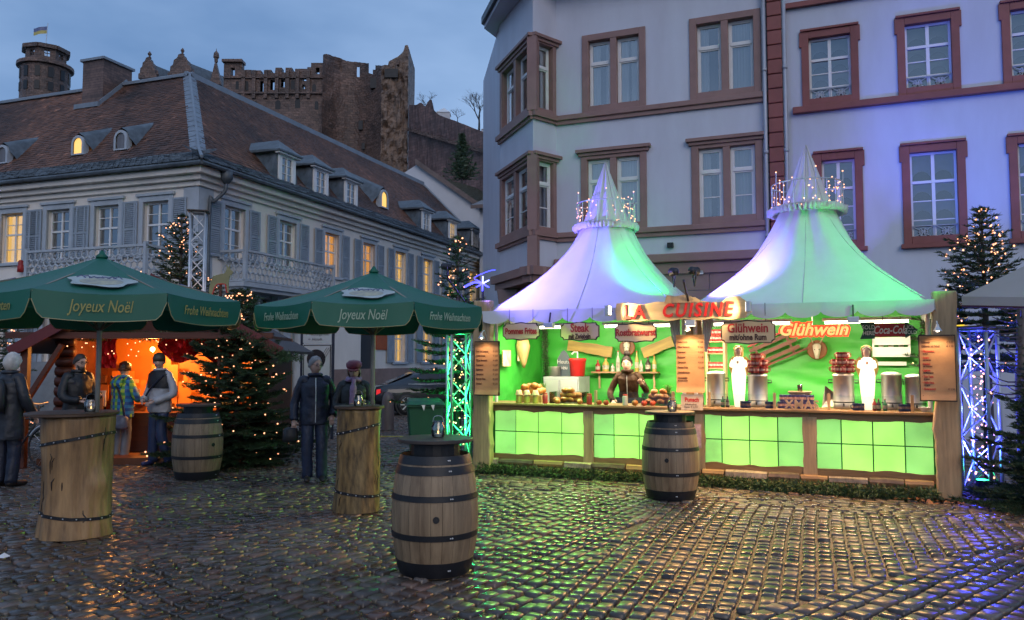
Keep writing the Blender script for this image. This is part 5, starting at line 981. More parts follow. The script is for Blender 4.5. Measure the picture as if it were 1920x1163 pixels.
U = [urn(1343, 696, 770, .26, .42, 'steel urn between the middle price list and the first angel'), urn(1421, 700, 770, .27, .42, 'steel urn right of the first angel, mugs on its lid'), urn(1582, 699, 772, .27, .42, 'steel urn left of the second angel, mugs on its lid'), urn(1672, 698, 774, .25, .42, 'steel urn right of the second angel'), urn(1717, 702, 774, .25, .44, 'steel urn half hidden by the drinks list')]
def mug_proto():
    m = MB(); m.lathe([(.036, 0), (.04, .008), (.041, .085), (.043, .09), (.039, .09), (.037, .012), (.0, .01)], 12, cap=False); mug = m.build('mug', M_mug, None, True); MB().tube(cat([(.04, 0, .072), (.068, 0, .066), (.066, 0, .03), (.04, 0, .02)], 3), .006, 5).build('handle', M_mug, mug, True); MB().lathe([(.0418, .03), (.0422, .062)], 12, cap=False).build('print_band', mt('mug_print', (.55, .42, .36), var=.6, scale=40, c2=(.2, .02, .02)), mug); return mug
MUG = mug_proto(); mug_used = []; mug_data = {}
def mug(x, y, z, rz, lab, grp, mat=None):
    o = MUG if not mug_used else clone(MUG); mug_used.append(o); tag(o, lab, 'mug', grp); o.location = S(x, y, z); o.rotation_euler = (0, 0, rz)
    if mat:
        for q in [o]+list(o.children):
            if q.name.startswith(('mug', 'handle')):
                key = (mat.name, q.name[:3])
                if key not in mug_data: mug_data[key] = q.data.copy(); mug_data[key].materials[0] = mat
                q.data = mug_data[key]
    return o
def mug_heap(x, y, z, lab, grp, r0=.085):
    for n, r, k in ((8, r0, 0), (8, r0, 1), (4, r0*.5, 2)):
        for i in range(n): a = 2*PI*i/n+.3*k; mug(x+r*math.cos(a), y+r*math.sin(a), z+k*.093, a+SF.rz, lab, grp)
mug_heap(U[1][0], .42, U[1][1]+.002, 'red mug in the heap on the urn beside the first angel', 'mugs on the urn by the first angel', .105); mug_heap(U[2][0], .42, U[2][1]+.002, 'red mug in the heap on the urn beside the second angel', 'mugs on the urn by the second angel', .105)
for k in range(9): mug(slocal(1462, .12)+k*.052+(.03 if k > 8 else 0), .2, CT, .3*k, 'mug in the row behind the XMAS letters', 'mugs behind the letters', M_mugb)
for k in range(8): mug(slocal(1466, .12)+k*.052, .2, CT+.092, .5*k, 'mug in the upper row behind the XMAS letters', 'upper mugs behind the letters', M_mugb)
for px in (1393, 1402, 1440, 1448, 1604, 1614, 1690, 1700, 1708): mug(slocal(px, .1), .1, CT, px*.1, 'single mug along the front of the wine counter', 'mugs along the wine counter', M_mugb)
def xmas():
    a, b = slocal(1470, -.05), slocal(1536, -.05); t = item('xmas_letters', 'standing pale wooden letters XMAS on the wine counter', 'letters', (a+b)/2, -.05, CT); text('lettering', 'XMAS', .16, mt('pale_letter', '#c2a684', rough=.5), t, (0, 0, .062), ext=.012, bold=.004, spacing=1.12, wide=(b-a)/.46); MB().box(-(b-a)/2, (b-a)/2, -.02, .02, 0, .008).build('base', M_wood, t)
xmas()
# counter guard glass
G_guard = glass('guard_glass', (.93, .97, .95), gloss=.02)
def guard(p0, p1, lab, y=.02):
    a, b = slocal(p0, y), slocal(p1, y); t = item('glass_guard', lab, 'glass guard', a, y, CT, 'glass guards on the counter'); L = b-a; MB().box(.03, L-.03, -.003, .003, .01, .19).build('pane', G_guard, t)
    for x in (0, L): MB().box(x-.018, x+.018, -.02, .02, 0, .21).build('stand', M_wood, t)
guard(1117, 1262, 'clear glass guard in front of the vendor'); guard(1330, 1452, 'clear glass guard in front of the first urns', .04); guard(1554, 1710, 'clear glass guard in front of the second angel', .04)
# ---- angels
M_ang = mt('lit_white_gown', (.85, .8, .72), rough=.6, em=(1, .83, .6), es=1.15, bump=.1); M_gold = mt('gold_wing', (.6, .38, .1), rough=.4, metal=.4, var=.2); M_hair = mt('brown_hair', (.13, .06, .03), rough=.5, var=.3); M_skin = mt('skin', (.58, .38, .30), rough=.5, var=.08, bump=.05, spec=.35); M_fair = mt('angel_fair_hair', (.5, .3, .08), rough=.5)
def angel(px, hair, lab):
    y = .3; x = slocal(px, y); h = u(px, 649, y)[1]-CT; t = item('angel_figure', lab, 'figure', x, y, CT, 'glowing angel figures'); k = h/.98
    m = MB(); m.loft([(0, 0, 0, .075*k, .06*k), (0, 0, .1*k, .085*k, .068*k), (0, 0, .34*k, .105*k, .085*k), (0, 0, .52*k, .115*k, .085*k), (0, 0, .66*k, .088*k, .07*k), (0, 0, .74*k, .098*k, .07*k), (0, 0, .79*k, .07*k, .055*k), (0, 0, .81*k, .035*k, .035*k)], 20); m.wrinkle(.006, 14, (1, 1, .15)); m.build('gown', M_ang, t, True)
    m = MB(); m.loft([(0, -.004, .80*k, .028*k, .028*k), (0, -.01, .84*k, .042*k, .045*k), (0, -.006, .89*k, .052*k, .055*k), (0, 0, .94*k, .038*k, .042*k), (0, 0, .955*k, .012*k, .012*k)], 14); m.ball((0, -.062*k, .875*k), (.008, .012, .012), 6, 5); m.build('head', M_skin, t, True)
    m = MB(); m.loft([(0, .035, .72*k, .04*k, .03*k), (0, .028, .8*k, .068*k, .045*k), (0, .022, .88*k, .075*k, .055*k), (0, .014, .94*k, .062*k, .058*k), (0, .008, .975*k, .02*k, .02*k)], 14); m.build('hair', hair, t, True)
    m = MB(); m.tube([(.075*k*math.cos(a), .02, .93*k+.06*k*math.sin(a)*.9) for a in [2*PI*i/20 for i in range(21)]], .007, 5, False); m.build('halo', M_gold, t, True)
    for s in (-1, 1):
        MB().prism([(s*.05*k, .56*k), (s*.12*k, .5*k), (s*.165*k, .62*k), (s*.155*k, .76*k), (s*.1*k, .82*k), (s*.05*k, .76*k)][::s], .06, .075).build('wing', M_gold, t)
        m = MB(); m.tube(cat([(s*.09*k, 0, .74*k), (s*.11*k, -.045, .66*k), (s*.05*k, -.085, .665*k), (s*.006, -.1, .7*k)], 4), [.03*k]*5+[.026*k]*4+[.02*k]*3+[.018*k], 8); m.build('sleeve', M_ang, t, True); m = MB(); m.ball((s*.008, -.105, .715*k), (.01, .012, .025), 6, 5); m.build('hand', M_skin, t, True)
angel(1386, M_fair, 'glowing white angel figure with golden hair by the first urn'); angel(1627, M_hair, 'glowing white angel figure with dark hair by the second urns')
# ---- bottles, jars, breads, fruit
def bottle(px, y, z, h, r, mat, lab, grp, py=740, cap=None, x=None):
    x = slocal(px, y, py) if x is None else x; t = item('bottle', lab, 'bottle', x, y, z, grp); m = MB(); m.lathe([(r*.9, 0), (r, .01), (r, h*.55), (r*.9, h*.62), (r*.36, h*.78), (r*.33, h*.97), (r*.38, h)], 12); m.build('glass_body', mat, t, True); MB().lathe([(r*1.02, h*.18), (r*1.02, h*.46)], 12, cap=False).build('paper_label', mt('bottle_label', (.6, .55, .45), var=.4, scale=30), t); MB().lathe([(r*.4, h*.955), (r*.4, h*1.01)], 10).build('cap', cap or M_rtx, t)
B_g = mt('green_bottle', (.01, .2, .08), rough=.1, coat=.5); B_d = mt('dark_bottle', (.03, .012, .01), rough=.1, coat=.5); B_r = mt('red_bottle', (.4, .02, .02), rough=.12, coat=.5); B_c = mt('clear_bottle', (.55, .6, .5), rough=.1, coat=.3); B_o = mt('oil_bottle', (.5, .38, .08), rough=.12, coat=.4)
for px, mat, lab in ((1355, B_g, 'green glass bottle by the first steel urn'), (1364, B_d, 'dark bottle right of the green one by the first urn'), (1639, B_r, 'dark red bottle left of the green bottle by the second angel'), (1647, B_d, 'dark bottle beside the red one by the second angel'), (1659, B_g, 'bright green bottle with orange label near the second angel')): bottle(px, .13, CT, .15, .026, mat, lab, 'bottles on the wine counter')
SZ = u(1172, 697, 2.42)[1]; sa, sb_ = slocal(1112, 2.42), slocal(1236, 2.42)
t = item('wall_shelf', 'thin wooden wall shelf behind the vendor', 'shelf', (sa+sb_)/2, 2.4, SZ); MB().box((sa-sb_)/2, (sb_-sa)/2, -.09, .1, -.025, 0).build('board', M_woodh, t); [MB().bar((x, .08, -.02), (x, .1, -.3), .03).build('bracket', M_wood, t) for x in ((sa-sb_)/2+.1, (sb_-sa)/2-.1)]
for px, h, r, mat, lab in ((1121, .2, .045, B_r, 'squat red lidded jar at the end of the wall shelf'), (1136, .24, .06, B_o, 'big jar of brown spice on the wall shelf'), (1149, .14, .035, B_c, 'small pale jar on the wall shelf'), (1159, .36, .035, B_c, 'tall clear bottle left of the vendor'), (1194, .36, .035, B_o, 'tall oil bottle right of the vendor'), (1202, .2, .035, B_c, 'short clear bottle right of the vendor'), (1215, .26, .045, B_d, 'dark squat bottle on the shelf end'), (1227, .28, .036, B_o, 'slim yellow oil bottle at the shelf end')): bottle(px, 2.4, SZ+.001, h, r, mat, lab, None, 690)
M_bread = mt('bread_crust', '#b9762f', rough=.6, var=.35, scale=9, c2='#7c4417', bump=.4, bscale=25); M_sauc = mt('sausage_skin', '#a0481c', rough=.35, var=.3); M_ton = mt('tomato_skin', (.45, .06, .02), rough=.25); M_oni = mt('onion_skin', '#a9682a', rough=.4, var=.3, stretch=(1, 1, .2), scale=14)
G_box = glass('clear_plastic', (.94, .93, .9), gloss=.06, rough=.12)
def basket(p0, p1, y, lab, rl, grp, seed):
    r_ = random.Random(seed); a, b = slocal(p0, y), slocal(p1, y); w = b-a; t = item('bread_box', lab, 'box', (a+b)/2, y, CT, 'clear bread boxes'); d = .32; m = MB()
    for x0, x1, y0, y1 in ((-w/2, w/2, -d/2, -d/2+.006), (-w/2, w/2, d/2-.006, d/2), (-w/2, -w/2+.006, -d/2, d/2), (w/2-.006, w/2, -d/2, d/2)): m.box(x0, x1, y0, y1, .0, .17)
    m.box(-w/2, w/2, -d/2, d/2, 0, .006); m.build('tub', G_box, t)
    for k in range(18):
        lay = k//8; x = r_.uniform(-w/2+.07, w/2-.07)*(1-.22*lay); yy = r_.uniform(-d/2+.08, d/2-.08)*(1-.3*lay); o = MB().ball((0, 0, 0), (.075, .055, .042), 12, 8).wrinkle(.006, 20).build('bread_roll', M_bread, None, True); tag(o, rl, 'bread roll', grp); o.location = S((a+b)/2+x, y+yy, CT+.05+lay*.07); o.rotation_euler = (r_.uniform(-.3, .3), r_.uniform(-.3, .3), r_.uniform(0, 3))
basket(1037, 1098, .3, 'clear plastic box heaped with bread rolls, left of the vendor', 'bread roll heaped in the box left of the vendor', 'rolls in the first box', 2); basket(1208, 1262, .3, 'clear plastic box of bread rolls, right of the vendor', 'bread roll heaped in the box right of the vendor', 'rolls in the second box', 3)
for k, px in enumerate((979, 988, 996, 1003, 1010, 1016, 984, 993, 1002, 1009)):
    y = .32+.07*(k % 2); o = MB().ball((0, 0, 0), (.07, .055, .05), 12, 8).wrinkle(.006, 20).build('bread_roll', M_bread, None, True); tag(o, 'bread roll piled behind the checked jars', 'bread roll', 'rolls behind the jars'); o.location = S(slocal(px, y), y, CT+.155+(.075 if k > 5 else 0)+.012*(k % 3))
t = item('roll_crate', 'low wooden crate carrying rolls behind the checked jars', 'crate', slocal(998, .36), .36, CT); w = slocal(1020, .36)-slocal(976, .36); MB().box(-w/2, w/2, -.12, .12, 0, .1).build('crate_body', M_woodh, t, bev=.004)
for px, mat, r, lab in ((1046, M_oni, .048, 'onion in front of the first bread box'), (1088, M_oni, .046, 'onion at the corner of the first bread box'), (1124, M_ton, .044, 'tomato left of the vendor hand'), (1137, M_ton, .046, 'second tomato from the guard, left of the vendor'), (1191, M_oni, .05, 'onion right of the vendor in front of the guard'), (1208, M_ton, .046, 'tomato below the second bread box'), (1224, M_ton, .047, 'tomato right under the second bread box')):
    t = item('onion' if mat is M_oni else 'tomato', lab, 'vegetable', slocal(px, .0), -.02, CT); MB().lathe([(.001, 0), (r*.6, r*.1), (r, r*.75), (r*.85, r*1.3), (r*.35, r*1.6), (.001, r*1.62)], 12, cap=False).build('fruit', mat, t, True); MB().tube([(0, 0, r*1.58), (.004, 0, r*1.95)], .005, 5).build('stalk', M_need2 if mat is M_ton else M_wood, t)
def jar(px, y, lab, mat, lid, h=.13, r=.042, z=CT, cloth=False):
    t = item('storage_jar', lab, 'jar', slocal(px, y), y, z); MB().lathe([(r*.9, 0), (r, .012), (r, h*.75), (r*.8, h*.86)], 14).build('jar_body', mat, t, True)
    if cloth: m = MB(); m.lathe([(.001, h*1.0), (r*.8, h*.97), (r*1.05, h*.8), (r*1.35, h*.62)], 18, cap=False); m.wrinkle(.006, 30); m.build('cloth_cover', mt('red_check_cloth', (.5, .05, .04), var=.8, scale=60, c2=(.7, .65, .6)), t, True)
    else: MB().lathe([(r*.84, h*.86), (r*.84, h)], 14).build('lid', lid, t)
for px, lab in ((973, 'jar with checked cloth cover, first from the left post'), (988, 'jar with checked cloth cover, second from the left post'), (1004, 'jar with checked cloth cover, third from the left post')): jar(px, .02, lab, B_o, None, .2, .045, cloth=True)
for px, lab, m_ in ((1022, 'dark red sauce jar left of the first bread box', B_r), (1105, 'dark red sauce jar right of the first bread box', B_r), (1172, 'small empty glass jar on the counter edge', B_c)): jar(px, .0, lab, m_, M_rtx, .16, .04)
def plant(px, y, lab, seed):
    r_ = random.Random(seed); t = item('herb_pot', lab, 'plant', slocal(px, y), y, CT); MB().lathe([(.045, 0), (.065, .1), (.07, .11), (.06, .11), (.05, .09)], 12).build('pot', mt('white_pot', (.6, .55, .5)), t, True); m = MB()
    for k in range(90):
        a = r_.uniform(0, 6.3); L = r_.uniform(.12, .24); d = V((math.cos(a), math.sin(a), 0)); s = r_.uniform(.2, 1)*.6; p = [V((d.x*.03, d.y*.03, .1)), V((0, 0, .1))+d*L*s*.6+V((0, 0, L*.8)), V((0, 0, .1))+d*L*s*1.3+V((0, 0, L*.75))]; w = d.cross(V((0, 0, 1)))*.004; m.add([p[0]-w, p[0]+w, p[1]+w, p[1]-w, p[2]], [(0, 1, 2, 3), (3, 2, 4)])
    m.build('leaves', mt('herb_green', (.12, .3, .04), rough=.5), t)
plant(1017, .55, 'chive pot standing behind the rolls near the left tent corner', 1); plant(1252, .5, 'chive pot standing by the second bread box', 2)
# back of the food tent
def back_goods():
    y = 2.0; a, b = slocal(1030, y), slocal(1096, y); zt = u(1060, 706, y)[1]; t = item('cook_unit', 'grey steel cooking unit with lids along the back tarp', 'cooker', (a+b)/2, y, .121); w = b-a; MB().box(-w/2, w/2, -.3, .3, 0, zt-.12).build('cabinet', mt('grey_enamel', (.32, .36, .36), rough=.35), t, bev=.01); [MB().box(x0*w, x1*w, -.32, -.305, zt-.62, zt-.18).build('door', M_alu, t) for x0, x1 in ((-.46, -.06), (.0, .46))]; MB().lathe([(.1, 0), (.11, .16), (.115, .17)], 16, (-w*.35, 0, zt-.12)).build('pot', M_steel, t, True)
    x, z = slocal(1083, 1.95, 700), u(1083, 706, 1.95)[1]; t = item('red_bucket', 'red plastic sauce bucket with pump on the cooker', 'bucket', x, 1.95, z+.005); MB().lathe([(.12, 0), (.145, .26), (.155, .27), (.155, .3), (.13, .31)], 20).build('tub', mt('red_plastic', (.55, .015, .015), rough=.3), t, True); m = MB(); m.tube([(0, 0, .3), (0, 0, .42), (-.06, -.03, .42), (-.09, -.04, .38)], .012, 6); m.build('pump', M_white, t)
    x, z = slocal(1057, 2.1, 690), u(1057, 706, 2.1)[1]; t = item('price_slate', 'small house shaped chalk slate above the cooker', 'chalkboard', x, 2.1, z+.006); MB().prism([(-.12, 0), (.12, 0), (.12, .3), (.05, .42), (0, .46), (-.05, .42), (-.12, .3)], 0, .02).build('slate', mt('chalk_slate', (.09, .12, .15), rough=.6, var=.2), t); wt = mt('chalk', (.7, .7, .7), bump=0); text('lettering', 'Heute\nneu', .1, wt, t, (0, -.004, .2), ext=.001)
    for (p, q, lab) in (((1065, 648), (1148, 660), 'long rough board hung on the green back tarp under the steak sign'), ((1205, 662), (1262, 640), 'short rough board hung aslant behind the middle post')):
        y = 2.4; A, B = u(p[0], p[1], y), u(q[0], q[1], y); L = math.hypot(B[0]-A[0], B[1]-A[1]); o = wavy(-L/2, L/2, -.09, .09, .02, int(p[0]), both=True, y=-.02, t=.03).build('rough_board', mt('yellow_board', '#a88c3f', rough=.6, var=.3, scale=4, stretch=(.5, 5, 5)), None); tag(o, lab, 'board'); o.matrix_world = SF.m@Matrix.Translation(((A[0]+B[0])/2, y, (A[1]+B[1])/2))@Matrix.Rotation(-math.atan2(B[1]-A[1], B[0]-A[0]), 4, 'Y')
    x, z = u(995, 645, 1.9); t = item('hanging_ham', 'cloth wrapped ham hanging under the Pommes Frites sign', 'ham', x+.1, 1.3, z); m = MB(); m.loft([(0, 0, -.42, .02, .02), (0, 0, -.34, .05, .05), (0, 0, -.2, .1, .09), (0, 0, -.05, .13, .1), (0, 0, .05, .1, .08), (0, 0, .1, .03, .03)], 14); m.wrinkle(.02, 7); m.build('ham_cloth', mt('linen', '#b59463', rough=.8), t, True); MB().tube([(0, 0, .1), (0, 0, .35)], .005, 5).build('string', M_black, t)
    for k, (px, py, lab) in enumerate(((962, 672, 'small framed beer print on the side tarp, lower one'), (975, 662, 'small framed beer print on the side tarp, upper one'))):
        z = u(px, py, .8)[1]; o = MB().box(0, .02, -.16, .16, -.13, .13); o = o.build('beer_print', mt('print_cream', (.62, .5, .35), var=.5, scale=12, c2=(.45, .18, .05)), None, loc=S(.06, .75+.65*k, z), rot=(0, 0, SF.rz)); tag(o, lab, 'picture')
back_goods()
def deer_head(px, py, y, lab, s=1.0):
    x, z = u(px, py, y); t = item('deer_skull', lab, 'trophy', x, y, z); MB().lathe([(.115*s, -.01), (.12*s, 0), (.11*s, .012)], 20).build('shield', mt('shield_wood', '#7a4a20', rough=.5), t, rot=(R(90), 0, 0)); m = MB(); m.loft([(0, -.06, -.11*s, .018*s, .02), (0, -.06, -.06*s, .03*s, .03), (0, -.05, 0, .045*s, .035), (0, -.045, .05*s, .05*s, .035), (0, -.04, .08*s, .02*s, .02)], 12); m.build('skull', mt('bone', (.6, .55, .45)), t, True)
    for q in (-1, 1): MB().ball((q*.026*s, -.082, .0), .009, 6, 5).build('eye_socket', M_black, t); m = MB(); m.tube(cat([(q*.03*s, -.04, .07*s), (q*.07*s, -.05, .14*s), (q*.09*s, -.05, .24*s)], 3), [.011, .01, .009, .008, .007, .006, .004], 6); m.tube([(q*.07*s, -.05, .14*s), (q*.12*s, -.06, .19*s)], [.007, .003], 5); m.tube([(q*.085*s, -.05, .2*s), (q*.13*s, -.05, .25*s)], [.006, .002], 5); m.build('antler', mt('antler_horn', (.4, .3, .2)), t, True)
deer_head(1532, 656, 2.42, 'deer skull with antlers on a round shield under the neon sign', 1.3); deer_head(1176, 652, 2.42, 'deer skull with antlers above the vendor head', 1.2)
def sled():
    y = 2.4; A, B = u(1420, 668, y), u(1485, 640, y); t = item('wooden_sled', 'small brown wooden sled hung aslant on the tarp under the wine sign', 'sled', (A[0]+B[0])/2, y, (A[1]+B[1])/2); ang = math.atan2(B[1]-A[1], B[0]-A[0]); L = .75
    root = t; t.rotation_euler = (0, 0, SF.rz); q = Matrix.Rotation(-ang, 4, 'Y')
    for k in range(3): o = MB().box(-L/2, L/2, -.05, -.03, -.15+k*.12, -.09+k*.12).build('slat', M_sled, t); o.matrix_local = q
    for k in (-.28, .25): o = MB().box(k-.02, k+.02, -.03, .0, -.2, .2).build('crossbar', M_sled, t); o.matrix_local = q
    o = MB().bar((-L/2, 0, -.2), (L/2+.1, 0, -.2), .03).build('runner', M_sled, t); o.matrix_local = q; o = MB().bar((-L/2, 0, .2), (L/2+.1, 0, .2), .03).build('runner', M_rtx, t); o.matrix_local = q
M_sled = mt('sled_wood', '#6b3517', rough=.5, var=.2); sled()
def wall_crate():
    y = 2.35; x, z = u(1671, 667, y); t = item('drinks_crate', 'white wooden crate with small bottles fixed to the tarp under the arrow sign', 'crate', x, y, z); w = .5
    for z0, z1 in ((0, .13), (.16, .28)): MB().box(-w/2, w/2, -.18, -.16, z0, z1).build('slat', M_white, t)
    MB().box(-w/2, w/2, -.16, .1, -.02, 0).build('bottom', M_white, t)
    for s in (-1, 1): MB().box(s*w/2-.012, s*w/2+.012, -.18, .1, -.02, .4).build('end_board', M_white, t)
    for k, (dx, mat, lab) in enumerate(((-.14, B_r, 'red bottle standing in the white wall crate'), (.0, B_g, 'green bottle standing in the white wall crate'), (.14, mt('blue_bottle', (.05, .1, .4), rough=.12), 'blue bottle standing in the white wall crate'))): bottle(0, y-.04, z+.002, .34, .035, mat, lab, None, x=x+dx)
    xx, zz = u(1673, 682, y); o = MB().box(-.2, .2, -.01, .01, -.03, .03).build('white_tag', M_white, None, loc=S(xx, y+.08, zz), rot=(0, 0, SF.rz)); tag(o, 'narrow white strip on the tarp below the wall crate', 'label')
wall_crate()
def mug_shelf():
    y = 1.5; a, b = slocal(1328, y), slocal(1361, y); t = item('mug_rack', 'wooden rack filled with red mugs beside the middle post', 'rack', (a+b)/2, y, .121); w = b-a; zz = [u(1345, p, y)[1] for p in (690, 662, 640)]
    for z in zz: MB().box(-w/2, w/2, -.12, .12, z-.14, z-.12).build('shelf', M_woodh, t)
    for s in (-1, 1): MB().box(s*w/2-.015, s*w/2+.015, -.12, .12, 0, zz[2]+.15).build('side', M_wood, t)
    for z in zz:
        for k in range(4): mug((a+b)/2-w*.36+k*w*.24, y-.03, z+.001, k, 'red mug on the wooden rack beside the middle post', 'mugs on the rack')
        if z == zz[2]:
            for k in range(3): mug((a+b)/2-w*.24+k*w*.24, y-.03, z+.095, k, 'red mug on the wooden rack beside the middle post', 'mugs on the rack')
mug_shelf()
x = slocal(1500, .4); t = item('bread_board', 'small wooden box with a glass on top behind the XMAS letters', 'box', x, .4, CT); MB().box(-.13, .13, -.1, .1, 0, .2).build('box_body', M_woodh, t, bev=.006); MB().box(-.15, .15, -.12, .12, .201, .225).build('box_lid', M_wood, t); MB().lathe([(.03, .226), (.036, .31), (.033, .31), (.027, .24)], 12).build('glass_cup', G_box, t, True)
x = slocal(1733, .05); t = item('white_bowl', 'small white bowl at the right end of the wine counter', 'bowl', x, .05, CT); MB().lathe([(.03, 0), (.035, .01), (.07, .055), (.075, .06), (.068, .056), (.03, .016)], 16).build('bowl_body', M_white, t, True)
m = MB(); m.add([(0, 0, 0), (.2, -.05, .02), (.32, .05, .14), (.12, .1, .2), (.05, .02, .3), (.22, .02, .16)], [(0, 1, 3), (1, 2, 3), (0, 3, 4), (3, 2, 5), (3, 5, 4)]); o = m.build('folded_cloth', mt('linen_cloth', (.5, .46, .38)), None, loc=S(slocal(1540, .6), .6, CT), rot=(0, 0, SF.rz)); tag(o, 'crumpled pale cloth left of the mug topped urn', 'cloth')
def drape(px0, px1, lab, s):
    y = -.05; a, b = slocal(px0, y, 620), slocal(px1, y, 620); m = MB(); n, k = 14, 10; vs = []; z1, z0 = ZE-.12, u(px0, 660, y)[1]
    for j in range(k+1):
        for i in range(n+1): f = j/k; w = lerp(1, .35, f**1.5) if s < 0 else lerp(1, .35, f**1.5); x = lerp(a, b, i/n) if 0 else (lerp(b-(b-a)*w, b, i/n) if s < 0 else lerp(a, a+(b-a)*w, i/n)); vs.append((x, y+.025*math.sin(i*1.7), lerp(z1, z0, f)))
    m.add(vs, [(j*(n+1)+i, j*(n+1)+i+1, (j+1)*(n+1)+i+1, (j+1)*(n+1)+i) for j in range(k) for i in range(n)]); o = m.build('tent_curtain', M_tarpf, None, True); o.matrix_world = SF.m; tag(o, lab, 'curtain')
drape(1254, 1276, 'gathered white curtain left of the middle price list', -1); drape(1318, 1338, 'gathered white curtain right of the middle price list', 1)
# ================================================================ BARREL TABLES, TRUNK TABLES, PARASOLS
M_oak = mt('barrel_oak', '#9c8568', rough=.62, var=.22, scale=5, stretch=(6, 6, .5), bump=.3, bscale=6, c2='#64503c'); M_hoop = mt('black_hoop', (.012, .012, .015), rough=.38, var=.2, rvar=.15); M_top = mt('table_top', (.07, .05, .04), rough=.35, var=.25, scale=6)
def barrel(px, py, lab, s=1.0, rz=0, bung=(0, 0)):
    p = gp(px, py); t = thing('barrel_table', lab, 'barrel table', (p.x, p.y, 0), rz, 'oak barrel tables'); H = .94; R0, R1 = .275, .352; n = 24; rad = lambda z: R0+(R1-R0)*(1-((z-H/2)/(H/2))**2)**.85 if abs(z-H/2) < H/2 else R0
    for i in range(n):
        a0, a1 = 2*PI*i/n+.003, 2*PI*(i+1)/n-.003; vs = []; zs = [H*k/12 for k in range(13)]; dr = rnd.uniform(-.0015, .0015)
        for z in zs:
            r = rad(z)+dr
            for a in (a0, (a0+a1)/2, a1): vs.append((r*math.cos(a), r*math.sin(a), z))
        m = MB(); m.add(vs, [(3*k+j, 3*k+j+1, 3*k+4+j, 3*k+3+j) for k in range(12) for j in (0, 1)]); m.build('stave', M_oak, t, True)
    MB().lathe([(.26, .05), (R0-.02, .06), (R0-.02, H-.04), (.26, H-.03)], 24).build('core', M_dark, t)
    for z0, z1 in ((.005, .125), (.30, .345), (.60, .645), (.80, .865), (.88, .945)):
        k = 5; m = MB(); m.lathe([(rad(lerp(z0, z1, q/k))+.0045, lerp(z0, z1, q/k)) for q in range(k+1)], 48, cap=False); m.lathe([(rad(z1)-.004, z1+.001), (rad(z1)+.0045, z1)], 48, cap=False); m.build('hoop', M_hoop, t, True)
        for q in (-.02, .025): a = -PI/2+bung[0]+.35+q; zz = (z0+z1)/2; MB().ball(((rad(zz)+.005)*math.cos(a), (rad(zz)+.005)*math.sin(a), zz), .007, 6, 4).build('rivet', M_alu, t)
    MB().lathe([(.2, H-.03), (.2, H+.1)], 20).build('neck', M_black, t); m = MB(); m.lathe([(.30, H+.1), (.305, H+.104), (.305, H+.125), (.30, H+.129)], 40); m.build('table_top', M_top, t)
    a = -PI/2+bung[0]; z = bung[1]; r = rad(z); o = MB().lathe([(.026, -.01), (.026, .006), (.001, .0065)], 14, cap=False).build('bung', M_black, t); o.matrix_local = Matrix.Translation((r*math.cos(a), r*math.sin(a), z))@V((math.cos(a), math.sin(a), 0)).to_track_quat('Z', 'Y').to_matrix().to_4x4()
    return t, p, H+.129
b1 = barrel(815, 1070, 'oak barrel table with bung hole standing nearest in front', rz=0, bung=(.12, .47)); b2 = barrel(1258, 934, 'oak barrel table in front of the middle of the stall', bung=(-.32, .50)); b3 = barrel(369, 897, 'oak barrel table beside the lit fir tree', bung=(1.0, .5))
G_jar = glass('lantern_glass', (.9, .92, .9), gloss=.08)
def lantern(p, z, lab, glow, s=1.0):
    t = thing('glass_lantern', lab, 'lantern', (p.x, p.y, z), 0, 'glass candle jars on the tables'); m = MB(); m.lathe([(.045*s, .001), (.056*s, .012), (.06*s, .05), (.058*s, .095), (.044*s, .115), (.047*s, .135), (.044*s, .135), (.041*s, .115), (.054*s, .09), (.056*s, .05), (.05*s, .012)], 18, cap=False); m.build('jar_glass', G_jar, t, True); MB().lathe([(.03*s, .006), (.03*s, .03)], 12).build('candle', M_white, t); MB().tube(cat([(.047*s, 0, .125), (.03*s, .0, .17), (-.03*s, 0, .17), (-.047*s, 0, .125)], 4), .0025, 4).build('wire_handle', M_alu, t)
    MB().ball((0, 0, .042), (.006, .006, .013), 6, 6).build('flame', mt('candle_flame', (1, .6, .2), em=(1, .55, .2), es=4, bump=0, sample=False), t)
lantern(b1[1]+V((.02, .02, 0)), b1[2], 'glass candle jar on the nearest barrel', 1, .95); lantern(b2[1]+V((.02, -.05, 0)), b2[2], 'glass candle jar on the barrel before the stall', 1)
M_crack = mt('wood_crack', (.02, .012, .008), rough=.9)
